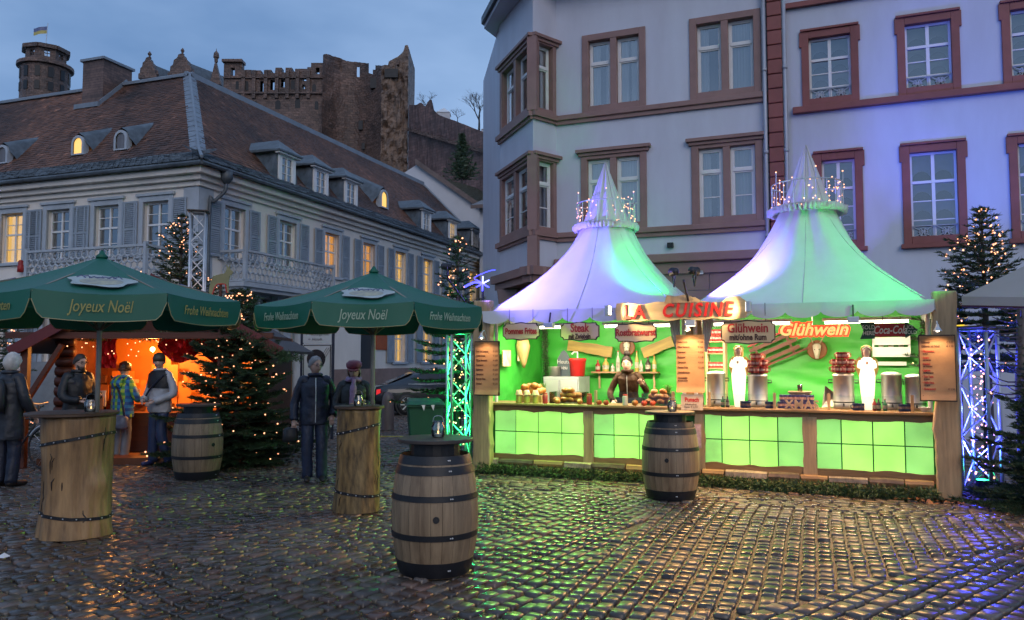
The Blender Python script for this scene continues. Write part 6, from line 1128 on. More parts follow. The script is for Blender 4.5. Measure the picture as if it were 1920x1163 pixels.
def trunk_table(px, py, r, h, lab, seed, lean=0, bulge=None, mat=None, disc=.3, dx=0):
    p = gp(px, py); t = thing('trunk_table', lab, 'trunk table', (p.x, p.y, 0), 0, 'tree trunk tables'); n, k = 72, 30; vs = []
    for j in range(k+1):
        f = j/k; z = h*f; base = 1+.07*(1-f)**4+.02*math.sin(f*5+seed)
        for i in range(n):
            a = 2*PI*i/n; q = base*(1+.10*noise.noise((math.cos(a)*1.3+seed, math.sin(a)*1.3, f*1.5))+.06*noise.noise((math.cos(a)*5+seed, math.sin(a)*5, f*1.2))+.03*noise.noise((math.cos(a)*9, math.sin(a)*9+seed, f*2.2))+.02*noise.noise((math.cos(a)*20, math.sin(a)*20+seed, f*4)))
            if bulge: q += bulge[2]*math.exp(-((a-bulge[0]+PI) % (2*PI)-PI)**2/.12-((f-bulge[1])/.11)**2)
            vs.append((r*q*math.cos(a)+lean*f, r*q*math.sin(a), z))
    m = MB(); m.add(vs, [(j*n+i, j*n+(i+1) % n, (j+1)*n+(i+1) % n, (j+1)*n+i) for j in range(k) for i in range(n)]+[tuple(k*n+i for i in range(n))]); m.build('trunk', mat, t, True)
    for f, tilt in ((.80, -.05), (.18, .03)):                 # studded iron bands
        q = []; m = MB()
        for i in range(n+1):
            i_ = i % n; a = 2*PI*i_/n; j = f*k+tilt*k*math.cos(a)*-1; j0 = int(j); w = j-j0; P0, P1 = V(vs[j0*n+i_]), V(vs[min(k, j0+1)*n+i_]); P = P0.lerp(P1, w); d = V((math.cos(a), math.sin(a), 0)); q.append((P+d*.009, d))
        hh = .015
        for (A, d0), (B, d1) in zip(q, q[1:]): m.quad(A-V((0, 0, hh)), B-V((0, 0, hh)), B+V((0, 0, hh)), A+V((0, 0, hh))); m.quad(A+V((0, 0, hh)), B+V((0, 0, hh)), B+V((0, 0, hh))-d1*.02, A+V((0, 0, hh))-d0*.02)
        m.build('iron_band', M_hoop, t, True)
        m = MB(); [m.ball(A+d*.003, .0075, 6, 4) for A, d in q[::4]]; m.build('studs', M_alu, t, kind='stuff')
    for c_ in range(9):                                      # drying cracks in the wood
        i = rnd.randrange(int(n*.55), n) if c_ < 7 else rnd.randrange(n); j0 = rnd.randrange(2, k-8); j1 = j0+rnd.randrange(2, 7); L_ = j1-j0; MB().tube([V(vs[j*n+(i+(1 if j % 5 == 0 else 0)) % n]) for j in range(j0, j1+1)], [.0015+.006*math.sin(PI*(q+.5)/(L_+1)) for q in range(L_+1)], 5).build('crack', M_crack, t)
    m = MB(); m.lathe([(disc-.006, 0), (disc, .005), (disc, .025), (disc-.006, .03)], 40, (lean+dx, 0, h)); m.build('table_top', mt('brown_disc', (.10, .055, .03), rough=.4, var=.25), t); return t, p, h+.03
M_tr1 = mt('peeled_trunk', '#a58258', rough=.75, var=.35, scale=3.8, stretch=(2.6, 2.6, .4), bump=1, bscale=5, dist=.02, c2='#4b331d', blotch=.2); M_tr2 = mt('mottled_trunk', '#8d7347', rough=.75, var=.5, scale=7, stretch=(2.4, 2.4, .6), bump=.7, bscale=8, c2='#1c120a', blotch=.15)
t1 = trunk_table(140, 1001, .312, 1.16, 'wide peeled tree trunk table under the left parasol', 2.2, 0, (-.35, .44, .16), M_tr1, .42, -.06); t2 = trunk_table(667, 956, .245, 1.15, 'slim mottled tree trunk table between the couple and the front barrel', 7.7, .03, (0, .5, .03), M_tr2, .285)
lantern(t1[1]+V((.11, .02, 0)), t1[2], 'glass candle jar on the wide trunk table', 1, 1.1); lantern(t2[1]+V((.04, -.12, 0)), t2[2], 'glass candle jar on the slim trunk table', 0, .9)
M_can1 = fabric_glow('green_parasol_cloth', (.006, .125, .075), .12); M_gtx = mt('gold_print', '#9c9a55', rough=.6, bump=0); M_wtx = mt('white_print', '#9fb8a0', rough=.6, bump=0); M_pip = mt('cream_piping', '#a39a6c', rough=.7, bump=0)
def parasol(tb, dxy, lab, rot, rim, za, ink):
    p = tb[1]+V((*dxy, 0)); t = thing('green_parasol', lab, 'parasol', (p.x, p.y, 0), 0, 'green parasols over the trunk tables'); zt = tb[2]; n = 8; zr = 2.30; vh = .235; MB().tube([(0, 0, zt+.0), (0, 0, za-.03)], .024, 12).build('pole', mt('parasol_pole', (.55, .55, .5), rough=.4, metal=.3), t, True)
    pt = [V((rim*math.cos(rot+2*PI*i/n), rim*math.sin(rot+2*PI*i/n), zr)) for i in range(n)]; ap = V((0, 0, za))
    for i in range(n):
        A, B = pt[i], pt[(i+1) % n]; m = MB(); q = 8; vs = []
        for j in range(q+1):
            f = j/q; a_, b_ = ap.lerp(A, f), ap.lerp(B, f)
            for k in range(q+1): s = k/q; P = a_.lerp(b_, s); P.z -= .05*math.sin(PI*s)*f*(1-f*.35)+.035*math.sin(PI*f); vs.append(P)
        m.add(vs, [(j*(q+1)+k, (j+1)*(q+1)+k, (j+1)*(q+1)+k+1, j*(q+1)+k+1) for j in range(q) for k in range(q)]); m.build('canopy_panel', M_can1, t, True)
        m = MB(); w = 24; top, bot = [], []; out = ((A+B)/2-V((0, 0, zr))).normalized()
        for k in range(w+1): s = k/w; P = A.lerp(B, s)-V((0, 0, .033*math.sin(PI*s))); e = min(s, 1-s); cutz = .15*max(0, 1-(e/.075))**1.6; top.append(P+out*.002); bot.append(P+out*(.012+.008*math.sin(s*9))-V((0, 0, vh-cutz)))
        m.add(top+bot, [(k, w+1+k, w+2+k, k+1) for k in range(w)]); m.build('valance', M_can1, t, True); m = MB(); m.tube(bot, .0045, 4, False); m.build('piping', M_pip, t)
        MB().bar(ap-V((0, 0, .06)), A-V((0, 0, .02)), .02, .015).build('rib', mt('rib_wood', (.25, .2, .14)), t)
        MB().bar(V((0, 0, za-.75)), ap.lerp(A, .5)-V((0, 0, .05)), .016).build('strut', mt('rib_wood', (.25, .2, .14)), t)
        mid = (A+B)/2; d = (B-A); ang = math.atan2(d.y, d.x); o_ = out*.019; txt = 'Joyeux Noël' if i % 2 == 0 else 'Frohe Weihnachten'; L = d.length
        o = text('lettering', txt, .15 if i % 2 == 0 else .12, ink, t, (0, 0, 0), shear=.25, ext=.001, wide=(.62*L/1.0 if i % 2 == 0 else .62*L), bold=.001)
        Mx = Matrix.Translation(mid+o_-V((0, 0, .14)))@Matrix.Rotation(ang, 4, 'Z')@Matrix.Rotation(R(90), 4, 'X')@Matrix.Diagonal((o.scale[0], 1, 1, 1)); o.matrix_local = Mx
        if i % 2 == 0:
            e = ap.lerp(mid, .70); nrm = (B-A).cross(ap-A).normalized(); nrm = nrm if nrm.z > 0 else -nrm; X = d.normalized(); Yv = nrm.cross(X); Em = Matrix((X, Yv, nrm)).transposed().to_4x4(); Em.translation = e+nrm*.006-V((0, 0, .02))
            m = MB(); r_ = random.Random(5); out_ = [(.27*math.cos(a)*(1+.14*math.sin(5*a+1)), .2*math.sin(a)*(1+.15*math.sin(4*a))) for a in [2*PI*k/28 for k in range(28)]]; m.slab(out_, 0, .003); o = m.build('emblem', mt('emblem_white', (.42, .47, .45), rough=.7), t); o.matrix_local = Em
            m = MB(); m.slab([(.18*math.cos(a), .11*math.sin(a)-.03) for a in [2*PI*k/20 for k in range(20)]], .0032, .005); o = m.build('emblem_field', mt('emblem_tan', (.40, .36, .20), var=.6, scale=14, c2=(.12, .14, .2)), t); o.matrix_local = Em
            m = MB(); [m.tube([( -.2+.05*k, .10+.03*math.sin(k*2), .004), (-.16+.05*k, .14+.03*math.cos(k), .004), (-.13+.05*k, .08, .004)], .007, 4) for k in range(7)]; o = m.build('emblem_scroll', mt('emblem_blue', (.12, .14, .25)), t); o.matrix_local = Em
    MB().lathe([(.05, -.02), (.06, .0), (.03, .03), (.015, .06)], 12, (0, 0, za)).build('finial', M_can1, t, True)
parasol(t1, (.17, .02), 'green octagonal parasol over the wide trunk table', R(-85), 1.36, 2.74, M_gtx); parasol(t2, (.16, .1), 'green octagonal parasol over the slim trunk table beside the stall', R(-90-22.5+5), 1.34, 2.74, M_wtx)
t = thing('canvas_parasol', 'corner of a cream parasol with dark trim entering beside the last tree', 'parasol', at(2080, 520, 8.2).xy.to_3d()); c_ = at(1803, 556, 8.2)-t.location; d_ = at(1960, 470, 8.6)-t.location; e_ = at(2140, 560, 7.2)-t.location; f_ = at(1990, 545, 9.4)-t.location
M_cv = fabric_glow('cream_canvas', (.45, .42, .36), .3); top_ = V((0, 0, at(2080, 430, 8.4).z)); MB().add([c_, e_, top_, f_], [(0, 1, 2), (0, 2, 3)]).build('canopy', M_cv, t); m = MB(); [m.add([a_, b_, b_-V((0, 0, .1)), a_-V((0, 0, .1))], [(0, 1, 2, 3)]) for a_, b_ in ((c_, e_), (f_, c_))]; m.build('valance', M_cv, t); m = MB(); [m.tube([a_-V((0, 0, .1)), b_-V((0, 0, .1))], .012, 5) for a_, b_ in ((c_, e_), (f_, c_))]; m.build('trim', mt('maroon_trim', (.06, .01, .02)), t); MB().tube([(0, 0, 0), tuple(top_)], .03, 8).build('pole', M_wood, t)
# ================================================================ TRUSSES AND FIR TREES
def truss(p, h, w, rz, lab, light, seed, bulbs=0, tilt=0):
    t = thing('lighting_truss', lab, 'truss', (p.x, p.y, 0), rz, 'aluminium lighting trusses'); r_ = random.Random(seed); q = w/2; cs = [(-q, -q), (q, -q), (q, q), (-q, q)]
    for x, y in cs: MB().tube([(x, y, .02), (x, y, h)], .024, 10).build('chord', M_alu, t, True)
    n = max(4, int(h/.32)); dz = (h-.08)/n
    for i in range(4):
        A, B = V((*cs[i], 0)), V((*cs[(i+1) % 4], 0))
        for k in range(n): z0, z1 = .04+k*dz, .04+(k+1)*dz; a, b = (A, B) if (k+i) % 2 else (B, A); MB().tube([a+V((0, 0, z0)), b+V((0, 0, z1))], .011, 6, False).build('brace', M_alu, t)
        for z in (.04, h-.03): MB().tube([A+V((0, 0, z)), B+V((0, 0, z))], .014, 6, False).build('brace', M_alu, t)
    MB().box(-q-.07, q+.07, -q-.07, q+.07, h, h+.02).build('top_plate', M_top, t); MB().box(-q-.04, q+.04, -q-.04, q+.04, 0, .02).build('base_plate', M_alu, t)
    if bulbs:
        m = MB(); pts = []
        for k in range(bulbs): z = .1+(h-.2)*k/bulbs; a = k*.9; rr = q*r_.uniform(.2, .95); P = V((rr*math.cos(a), rr*math.sin(a), z+r_.uniform(-.03, .03))); pts.append(P); m.ball(P, .0115*r_.uniform(.8, 1.25), 6, 4)
        m.build('string_lights', M_bulb, t, kind='stuff'); m = MB(); m.tube(pts, .004, 3, False); m.build('light_cable', M_black, t)
    if light:
        c, pw = light; MB().lathe([(.06, .02), (.075, .05), (.075, .16), (.085, .17)], 14).build('floor_spot', M_can, t, True); MB().lathe([(.07, .165), (.07, .172)], 14).build('spot_lens', mt('lens_up_'+lab[:9], c, em=c, es=12, bump=0, sample=False), t); lamp('beam', 'SPOT', t, (0, 0, .19), pw, c, .05, (.02, 0, 3), R(60), .6); [lamp('spill', 'POINT', t, (.02, .03, h*q), pw*.055, c, .06) for q in (.2, .5, .85)]
    return t
truss(gp(860, 868), 2.18, .33, R(18), 'aluminium truss lit green beside the green bin', ((.02, 1, .25), 260), 3, 60)
truss(gp(1843, 925), 2.12, .34, R(38), 'aluminium truss lit blue and wound with fairy lights', ((.05, .07, 1), 500), 4, 100)
p_ = at(366, 675, 16.6); truss(p_, 4.8, .28, R(15), 'tall plain truss rising behind the fir above the wide parasol', None, 5)
def tree_at(px, Y, h, rad, seed, lab, bulbs, **k): p = at(px, 675, Y); return conifer('fir_tree', lab, (p.x, p.y, 0), h, rad, seed, bulbs, group='christmas firs with fairy lights', **k)
tree_at(446, 13.3, 2.9, 1.2, 21, 'full fir with fairy lights beside the rear barrel table', 270, z0=.03, levels=36, dens=1.6, droop=.32, shape=.72)
tree_at(334, 17.3, 4.9, 1.6, 22, 'tall fir with fairy lights rising behind the wide parasol', 230, z0=.3, levels=24, shape=.85, dens=1.15)
tree_at(857, 14.6, 4.0, .95, 23, 'slim fir with fairy lights behind the green lit truss', 110, z0=.25, levels=21, dens=1.1, shape=.8)
tree_at(1850, 11.6, 3.95, 1.25, 24, 'large fir with fairy lights behind the blue truss', 210, z0=.42, levels=22, dens=1.15, shape=.9)
p_ = at(1965, 675, 9.2); conifer('fir_tree', 'dark unlit fir at the picture edge beside the blue truss', (p_.x, p_.y, 0), 2.0, .85, 25, 0, z0=.06, levels=22, dens=1.4, shape=.8)
p_ = at(-10, 675, 14.3); conifer('fir_tree', 'dark fir with few fairy lights behind the white haired woman', (p_.x, p_.y, 0), 2.9, 1.0, 26, 70, z0=.06, levels=20, dens=.9)
def dead_fir(px, Y):
    p = at(px, 675, Y); t = thing('bare_fir', 'half bare fir trunk with drooping brown twigs at the picture edge', 'tree', (p.x, p.y, 0)); MB().tube([(0, 0, 0), (.0, .03, 1.4), (.04, 0, 2.6)], [.09, .075, .06], 9).build('trunk', mt('grey_bark', (.16, .12, .1), rough=.9, var=.3, stretch=(5, 5, 1)), t, True); m = MB(); r_ = random.Random(3)
    for k in range(26): z = 1.25+k*.05; a = PI+r_.uniform(-1.1, 1.1); L = r_.uniform(.25, .55); d = V((math.cos(a), math.sin(a), 0)); m.tube(cat([V((.03, 0, z)), V((0, 0, z))+d*L*.5-V((0, 0, .02)), V((0, 0, z))+d*L-V((0, 0, -.05))], 3), [.012, .011, .01, .009, .008, .007, .005], 5)
    m.build('twigs', mt('brown_twig', (.09, .055, .05), rough=.8), t)
dead_fir(1917, 9.9)
def leaf_litter():
    g = np.random.default_rng(5); n = 2600; c = gp(1843, 942); cx = c.x+g.normal(.25, .55, n); cy_ = c.y+.15+g.normal(0, .22, n)-.30*(cx-c.x); a = g.random(n)*6.28; L = g.uniform(.018, .04, n); z = .004+g.random(n)*.03; tl = g.normal(0, .35, (n, 2)); v = np.zeros((n, 4, 3))
    for k, (dx, dy) in enumerate(((-1, 0), (0, -.5), (1, 0), (0, .5))): x, y = dx*L, dy*L; v[:, k, 0] = cx+x*np.cos(a)-y*np.sin(a); v[:, k, 1] = cy_+x*np.sin(a)+y*np.cos(a); v[:, k, 2] = z+tl[:, 0]*x+tl[:, 1]*y
    t = g.uniform(.5, 1.5, (n, 1))*np.array([[1, 1, 1]]); o = npmesh('fallen_leaves', v.reshape(-1, 3), np.arange(4*n).reshape(-1, 4), mt('dead_leaf', (.16, .06, .025), rough=.6, attr='tone', bump=0), None, False, 'stuff', np.repeat(t, 4, 0)); o['label'] = 'brown fallen leaves round the foot of the blue truss'; o['category'] = 'leaves'
leaf_litter()
def stray_leaves():
    g = np.random.default_rng(8); n = 260; y = 5.2+10*g.random(n)**1.3; x = (g.random(n)*1.3-.65)*y; a = g.random(n)*6.28; L = g.uniform(.012, .034, n); tl = g.normal(0, .3, (n, 2)); v = np.zeros((n, 4, 3))
    for k, (dx, dy) in enumerate(((-1, 0), (0, -.5), (1, 0), (0, .5))): p, q = dx*L, dy*L; v[:, k, 0] = x+p*np.cos(a)-q*np.sin(a); v[:, k, 1] = y+p*np.sin(a)+q*np.cos(a); v[:, k, 2] = .012+tl[:, 0]*p+tl[:, 1]*q
    t = g.uniform(.3, 2.2, (n, 1))*np.array([[1, .95, .9]]); o = npmesh('stray_leaves', v.reshape(-1, 3), np.arange(4*n).reshape(-1, 4), MATS['dead_leaf'], None, False, 'stuff', np.repeat(t, 4, 0)); o['label'] = 'stray leaves and bits scattered over the wet setts'; o['category'] = 'leaves'
stray_leaves()
def blue_star():
    p = at(905, 532, 13.9); t = thing('blue_light_star', 'blue glowing comet star beside the food tent corner', 'light', p); b = mt('blue_led', (.1, .1, 1), em=(.06, .06, 1), es=3, bump=0, sample=False); w = mt('blue_white_led', (.5, .5, 1), em=(.3, .35, 1), es=3, bump=0, sample=False)
    for k in range(6): a = k*PI/3+.5; MB().tube([(0, 0, 0), (.13*math.cos(a), 0, .13*math.sin(a))], .012, 6).build('ray', w if k < 2 else b, t)
    MB().tube(cat([(0, 0, 0), (-.15, 0, .02), (-.32, 0, -.06)], 4), .02, 6).build('tail', b, t); MB().tube(cat([(0, 0, .02), (-.15, .02, .1), (.1, .02, .22), (.22, 0, .24)], 4), .006, 5).build('bow', b, t); MB().tube([(0, .05, -.1), (0, .08, -p.z)], .02, 6).build('mast', M_black, t); lamp('blue_glow', 'POINT', t, (0, -.08, 0), 9, (.12, .1, 1), .1)
blue_star()
# ================================================================ KIOSK
KL = gp(100, 868); KF = Frame((KL.x, KL.y, 0), R(4)); K = thing('wooden_kiosk', 'small wooden market hut with orange lit inside and red foil', 'kiosk', KF.loc, KF.rz)
M_kw = mt('stained_log', '#5a2a14', rough=.6, var=.3, scale=4, stretch=(.5, 5, 5), bump=.4, bscale=6); M_kor = mt('orange_board', '#c9742a', rough=.6, var=.15, scale=3); M_foil = mt('red_foil', (.5, .01, .012), rough=.14, metal=.7, var=.2, bump=.4, bscale=8)
def kiosk():
    x1 = KF.u(505); KH = 2.12
    MB().box(-.1, x1+.1, -.35, 2.0, .0, .11).build('floor', mt('hut_floor', '#6a3a1c', rough=.6, var=.3), K)
    for x0, xx in ((0, .28), (x1-.28, x1)):
        for k in range(12): z = .115+k*.165; MB().tube([(x0, .0, z+.08), (xx, .0, z+.08)], .083, 8).build('log', M_kw, K, True)
    for x0 in (0, x1-.05): MB().box(x0, x0+.05, .08, 1.9, .112, KH).build('side_wall', M_kw, K)
    MB().box(0, x1, 1.85, 1.92, .112, KH).build('back_wall', M_kor, K); r_ = random.Random(6); x = KF.u(186, 1.0)
    for w, h in ((.42, 1.5), (.30, 1.15), (.5, 1.62), (.25, 1.3), (.5, .98), (.3, 1.2), (.45, .86), (.4, 1.1)):
        if x+w > x1-.1: break
        MB().prism([(x, .12), (x+w-.02, .12), (x+w-.02, h), (x+w*.7, h), (x+w*.7, h+.18), (x+w*.35, h+.18), (x+w*.35, h), (x, h)], 1.55, 1.58).build('display_board', M_kor, K)
        z = .5
        while z < h-.1: MB().box(x+.04, x+w-.06, 1.34, 1.54, z, z+.018).build('shelf', M_kw, K); z += .38
        x += w
    for k in range(16): xx = r_.uniform(KF.u(190, 1.4), x1-.5); z = .52+.38*r_.choice((0, 1, 2))+.0; MB().box(xx, xx+r_.uniform(.05, .11), 1.38, 1.46, z, z+r_.uniform(.06, .14)).build('boxed_ware', (M_rtx, M_btx, M_parch)[k % 3], K)
    MB().box(.3, x1-.3, .6, 1.0, .112, .78).build('counter', M_kw, K); 
    m = MB(); n, k = 46, 8; vs = []; a, b = KF.u(295), x1-.1
    for j in range(k+1):
        for i in range(n+1): s = i/n; f = j/k; zz = lerp(KH-.02, KH-.22-.22*abs(math.sin(s*PI*2.5))-.12*s, f); vs.append((lerp(a, b, s), .02+.1*noise.noise((s*16, f*4, 1))+.05*math.sin(s*40+f*7), zz))
    m.add(vs, [(j*(n+1)+i, j*(n+1)+i+1, (j+1)*(n+1)+i+1, (j+1)*(n+1)+i) for j in range(k) for i in range(n)]); m.build('foil_swag', M_foil, K)
    m = MB(); vs = []; a, b = KF.u(178), KF.u(215)
    for j in range(k+1):
        for i in range(13): s = i/12; f = j/k; vs.append((lerp(a, b, s)+.04*noise.noise((s*5, f*5, 2)), .06+.07*noise.noise((s*9, f*4, 7)), lerp(KH-.02, KH-.55, f)))
    m.add(vs, [(j*13+i, j*13+i+1, (j+1)*13+i+1, (j+1)*13+i) for j in range(k) for i in range(12)]); m.build('foil_swag', M_foil, K)
    xr = x1/2; zr = 3.05; e = .36; ex = x1+e; ze_ = 1.86
    for s0, s1 in ((-e, xr), (ex, xr)): m = MB(); m.add([(s0, -.75, ze_), (s1, -.75, zr), (s1, 2.2, zr), (s0, 2.2, ze_), (s0, -.75, ze_-.05), (s1, -.75, zr-.05), (s1, 2.2, zr-.05), (s0, 2.2, ze_-.05)], [(0, 1, 2, 3), (7, 6, 5, 4), (0, 4, 5, 1), (3, 2, 6, 7), (0, 3, 7, 4)]); m.build('roof_side', mt('felt_roof', (.03, .012, .012), rough=.8), K)
    for s0 in (-e, ex): MB().bar((s0, -.78, ze_-.03), (xr, -.78, zr-.03), .035, .17).build('barge_board', mt('red_fascia', (.13, .016, .018), rough=.5), K)
    MB().prism([(0, KH), (x1, KH), (xr, zr-.06)], -.02, .02).build('gable', M_kw, K)
    for px in (50,): x = KF.u(px, -.6); MB().box(x-.055, x+.055, -.68, -.57, 0, 2.05).build('porch_post', M_kw, K); MB().bar((x, -.62, 1.0), (x+.55, -.62, 1.95), .09, .07).build('brace', M_kw, K); MB().box(x-.3, x1+.2, -.68, -.57, 2.051, 2.15).build('porch_beam', M_kw, K)
    for x, z, pw in ((x1*.35, 1.9, 120), (x1*.68, 1.9, 120)): MB().ball((x, .9, z), .045, 10, 8).build('bulb', mt('hut_bulb', (1, .6, .3), em=(1, .55, .2), es=8, bump=0, sample=False), K); lamp('hut_glow', 'POINT', K, (x, .9, z-.06), pw, (1, .40, .085), .06)
    g = fir_roll('eave_garland', 'dark fir garland along the hut roof edge', [KF.m@V((lerp(xr, ex, i/5), -.8, lerp(zr, ze_, i/5)-.08)) for i in range(6)]+[KF.m@V((ex, -.6, ze_-.1)), KF.m@V((ex, .8, ze_-.1))], .085, 3800, 'garland', 31)
    g = fir_roll('eave_garland', 'fir garland with fairy lights over the hut opening', [KF.m@V((lerp(.2, x1-.2, i/7), -.12, KH+.02-.05*(i % 2))) for i in range(8)], .075, 3200, 'garland', 32)
    m = MB(); [m.ball((r_.uniform(.2, x1-.1), -.2+r_.uniform(-.05, .05), KH-r_.uniform(-.05, .35)), .011, 6, 4) for k in range(60)]; m.build('string_lights', M_bulb, K, kind='stuff')
    for px, py, lab in ((80, 722, 'pale rental panel leaning behind the hut porch post'),): p = at(px, py, 15.5); o = MB().box(-.28, .28, 0, .03, -p.z+.5, .45).build('pale_panel', mt('dull_panel', (.30, .33, .36), rough=.5), None, loc=p, rot=(0, 0, R(4))); tag(o, lab, 'panel')
    # goods hung in the opening
    t = thing('card_display', 'tilted rack of cards on the hut counter before the bearded man', 'rack', KF.m@V((KF.u(185, .8), .8, .781)), KF.rz)
    for k in range(3): MB().box(-.3, .1, .0+.1*k, .012+.1*k, .0+.1*k, .28+.1*k).build('card_row', (M_parch, M_white, M_kor)[k], t)
    MB().box(-.32, .12, -.02, .3, 0, .012).build('rack_base', M_kw, t)
kiosk()
def deer_cut():
    p = at(413, 530, 13.0); t = thing('reindeer_cutout', 'flat wooden reindeer silhouette with lights above the hut roof', 'decoration', p); s = .0076
    pts = [(-24, -20), (-21, 0), (-15, 14), (0, 18), (10, 20), (14, 30), (12, 40), (17, 31), (20, 40), (20, 30), (28, 22), (24, 17), (20, 14), (18, -2), (19, -22), (15, -22), (12, -4), (4, -3), (-6, -4), (-12, -12), (-16, -26), (-20, -26)]
    MB().prism([(x*s, z*s) for x, z in pts], -.012, .012).build('board', mt('weathered_ply', '#8f8a60', rough=.7, var=.2), t); m = MB(); m.tube([V((x*s*.97, -.014, z*s*.97)) for x, z in pts[14:21]], .012, 5); m.build('red_edge', M_rtx, t); MB().bar((0, .02, 0), (0, .02, -p.z), .035).build('stake', M_kw, t); m = MB(); [m.ball((.1+.03*k, -.02, -.22-.03*(k % 2)), .013, 6, 4) for k in range(4)]; m.build('string_lights', M_bulb, t, kind='stuff')
deer_cut()
# ================================================================ STREET THINGS
def car(p, rz, lab, paint, estate=False, L=4.85):
    t = thing('parked_car', lab, 'car', p, rz, 'cars parked by the palace'); st = [(-2.42, .5, .72, .70), (-2.36, .36, .88, .80), (-2.0, .28, .97, .88), (-1.4, .22, .99, .92), (-.6, .2, .97, .93), (.4, .2, .95, .93), (1.1, .2, .92, .92), (1.7, .24, .86, .88), (2.2, .32, .74, .78), (2.38, .44, .60, .64)]
    vs = []; n = 12
    for x, zb, zt, w in st:
        for y, z in ((w*.9, zb), (w, zb+.12), (w, lerp(zb, zt, .62)), (w*.95, zt-.03), (w*.72, zt), (0, zt+.015), (-w*.72, zt), (-w*.95, zt-.03), (-w, lerp(zb, zt, .62)), (-w, zb+.12), (-w*.9, zb), (0, zb)): vs.append((x, y, z))
    k = len(st); m = MB(); m.add(vs, [(i*n+j, i*n+(j+1) % n, (i+1)*n+(j+1) % n, (i+1)*n+j) for i in range(k-1) for j in range(n)]+[tuple(range(n-1, -1, -1)), tuple((k-1)*n+j for j in range(n))]); b = m.build('body', paint, t, True)
    cab = [(-1.95 if not estate else -2.25, .97, .74), (-1.2 if not estate else -1.95, 1.30 if not estate else 1.42, .62), (-.55, 1.40 if not estate else 1.46, .58), (.15, 1.40 if not estate else 1.45, .57), (.75, 1.24, .60), (1.3, .93, .74)]; vs = []
    for x, z, w in cab: vs += [(x, .84, .93), (x, w, z-.06 if z > 1 else z), (x, w*.7, z), (x, -w*.7, z), (x, -w, z-.06 if z > 1 else z), (x, -.84, .93)]
    m = MB(); m.add(vs, [(i*6+j, i*6+j+1, (i+1)*6+j+1, (i+1)*6+j) for i in range(5) for j in range(5)]); m.build('cabin', paint, t, True); gl = mt('car_glass', (.03, .04, .05), rough=.06, coat=.6, bump=0)
    for s in (-1, 1):
        f = lambda x, h: (x, s*(lerp(.85, .625, h)), lerp(.97, 1.30, h))
        for x0, x1, a0, a1 in ((-1.25, -.42, -.95, -.42), (-.34, .95, -.34, .42)): MB().add([f(x0, 0), f(x1, 0), f(a1, 1), f(a0, 1)], [(0, 1, 2, 3)] if s < 0 else [(3, 2, 1, 0)]).build('side_window', gl, t)
        for x in (-.4, .62): MB().tube([(x-.11, s*.945, .76), (x+.11, s*.945, .76)], .014, 6).build('door_handle', M_alu, t)
        m = MB(); m.tube([f(-1.4, -.03), f(1.05, -.03)], .012, 5); m.build('window_trim', M_alu, t); MB().box(.82, .98, s*.96-.07, s*.96+.07, .93, 1.05).build('mirror', paint, t, bev=.03)
        MB().add([(-2.40, s*.45, .62), (-2.37, s*.80, .64), (-2.25, s*.87, .70), (-2.25, s*.86, .82), (-2.36, s*.78, .80), (-2.405, s*.45, .74)], [(0, 1, 4, 5), (1, 2, 3, 4)]).build('tail_light', mt('tail_red', (.5, .01, .015), rough=.2, em=(1, .03, .03), es=.5, bump=0), t)
        for x in (-1.42, 1.42):
            w = MB().lathe([(.22, -.1), (.325, -.1), (.335, -.07), (.335, .07), (.325, .1), (.22, .1)], 24).build('wheel', M_black, t, True, rot=(R(90), 0, 0), loc=(x, s*.84, .335)); m = MB(); m.lathe([(.21, -.02), (.225, .1), (.22, .105)], 20, cap=False)
            for q in range(8): a = q*PI/4; m.bar((.03*math.cos(a), .03*math.sin(a), .09), (.215*math.cos(a), .215*math.sin(a), .095), .035, .02)
            o = m.build('rim', M_alu, w); o.rotation_euler = (PI if s > 0 else 0, 0, 0)
            o = MB().lathe([(.385, -.12), (.385, .1), (.3, .101)], 24, cap=False).build('wheel_arch', M_black, t, rot=(R(90), 0, 0), loc=(x, s*.82, .345))
    MB().add([(-1.98, .66, .985), (-1.98, -.66, .985), (-1.22, -.52, 1.31), (-1.22, .52, 1.31)], [(0, 1, 2, 3)]).build('rear_window', gl, t, loc=(-.012, 0, .012)); MB().add([(1.28, .64, .955), (.76, .52, 1.255), (.76, -.52, 1.255), (1.28, -.64, .955)], [(0, 1, 2, 3)]).build('windscreen', gl, t, loc=(.012, 0, .012)); MB().box(-2.45, -2.43, -.26, .26, .52, .63).build('number_plate', M_white, t)
M_carb = mt('black_car_paint', (.008, .009, .013), rough=.2, coat=1, bump=0, rvar=.03); M_cars = mt('silver_car_paint', (.35, .37, .40), rough=.25, metal=.5, coat=.8, bump=0, rvar=.03)
p_ = gp(803, 778); car((p_.x+.55, p_.y+.9, 0), R(14), 'black coupe saloon parked behind the green bin', M_carb); p_ = gp(870, 757); car((p_.x+.2, p_.y+.6, 0), R(20), 'silver estate car parked behind the black car', M_cars, True)
p_ = gp(727, 806); t = thing('stone_bollard', 'rounded reddish stone bollard before the black car', 'bollard', (p_.x, p_.y, 0)); MB().lathe([(.15, 0), (.155, .1), (.145, .7), (.13, .82), (.085, .9), (.001, .93)], 18, cap=False).wrinkle(.006, 8).build('shaft', mt('bollard_stone', (.13, .10, .10), rough=.8), t, True)
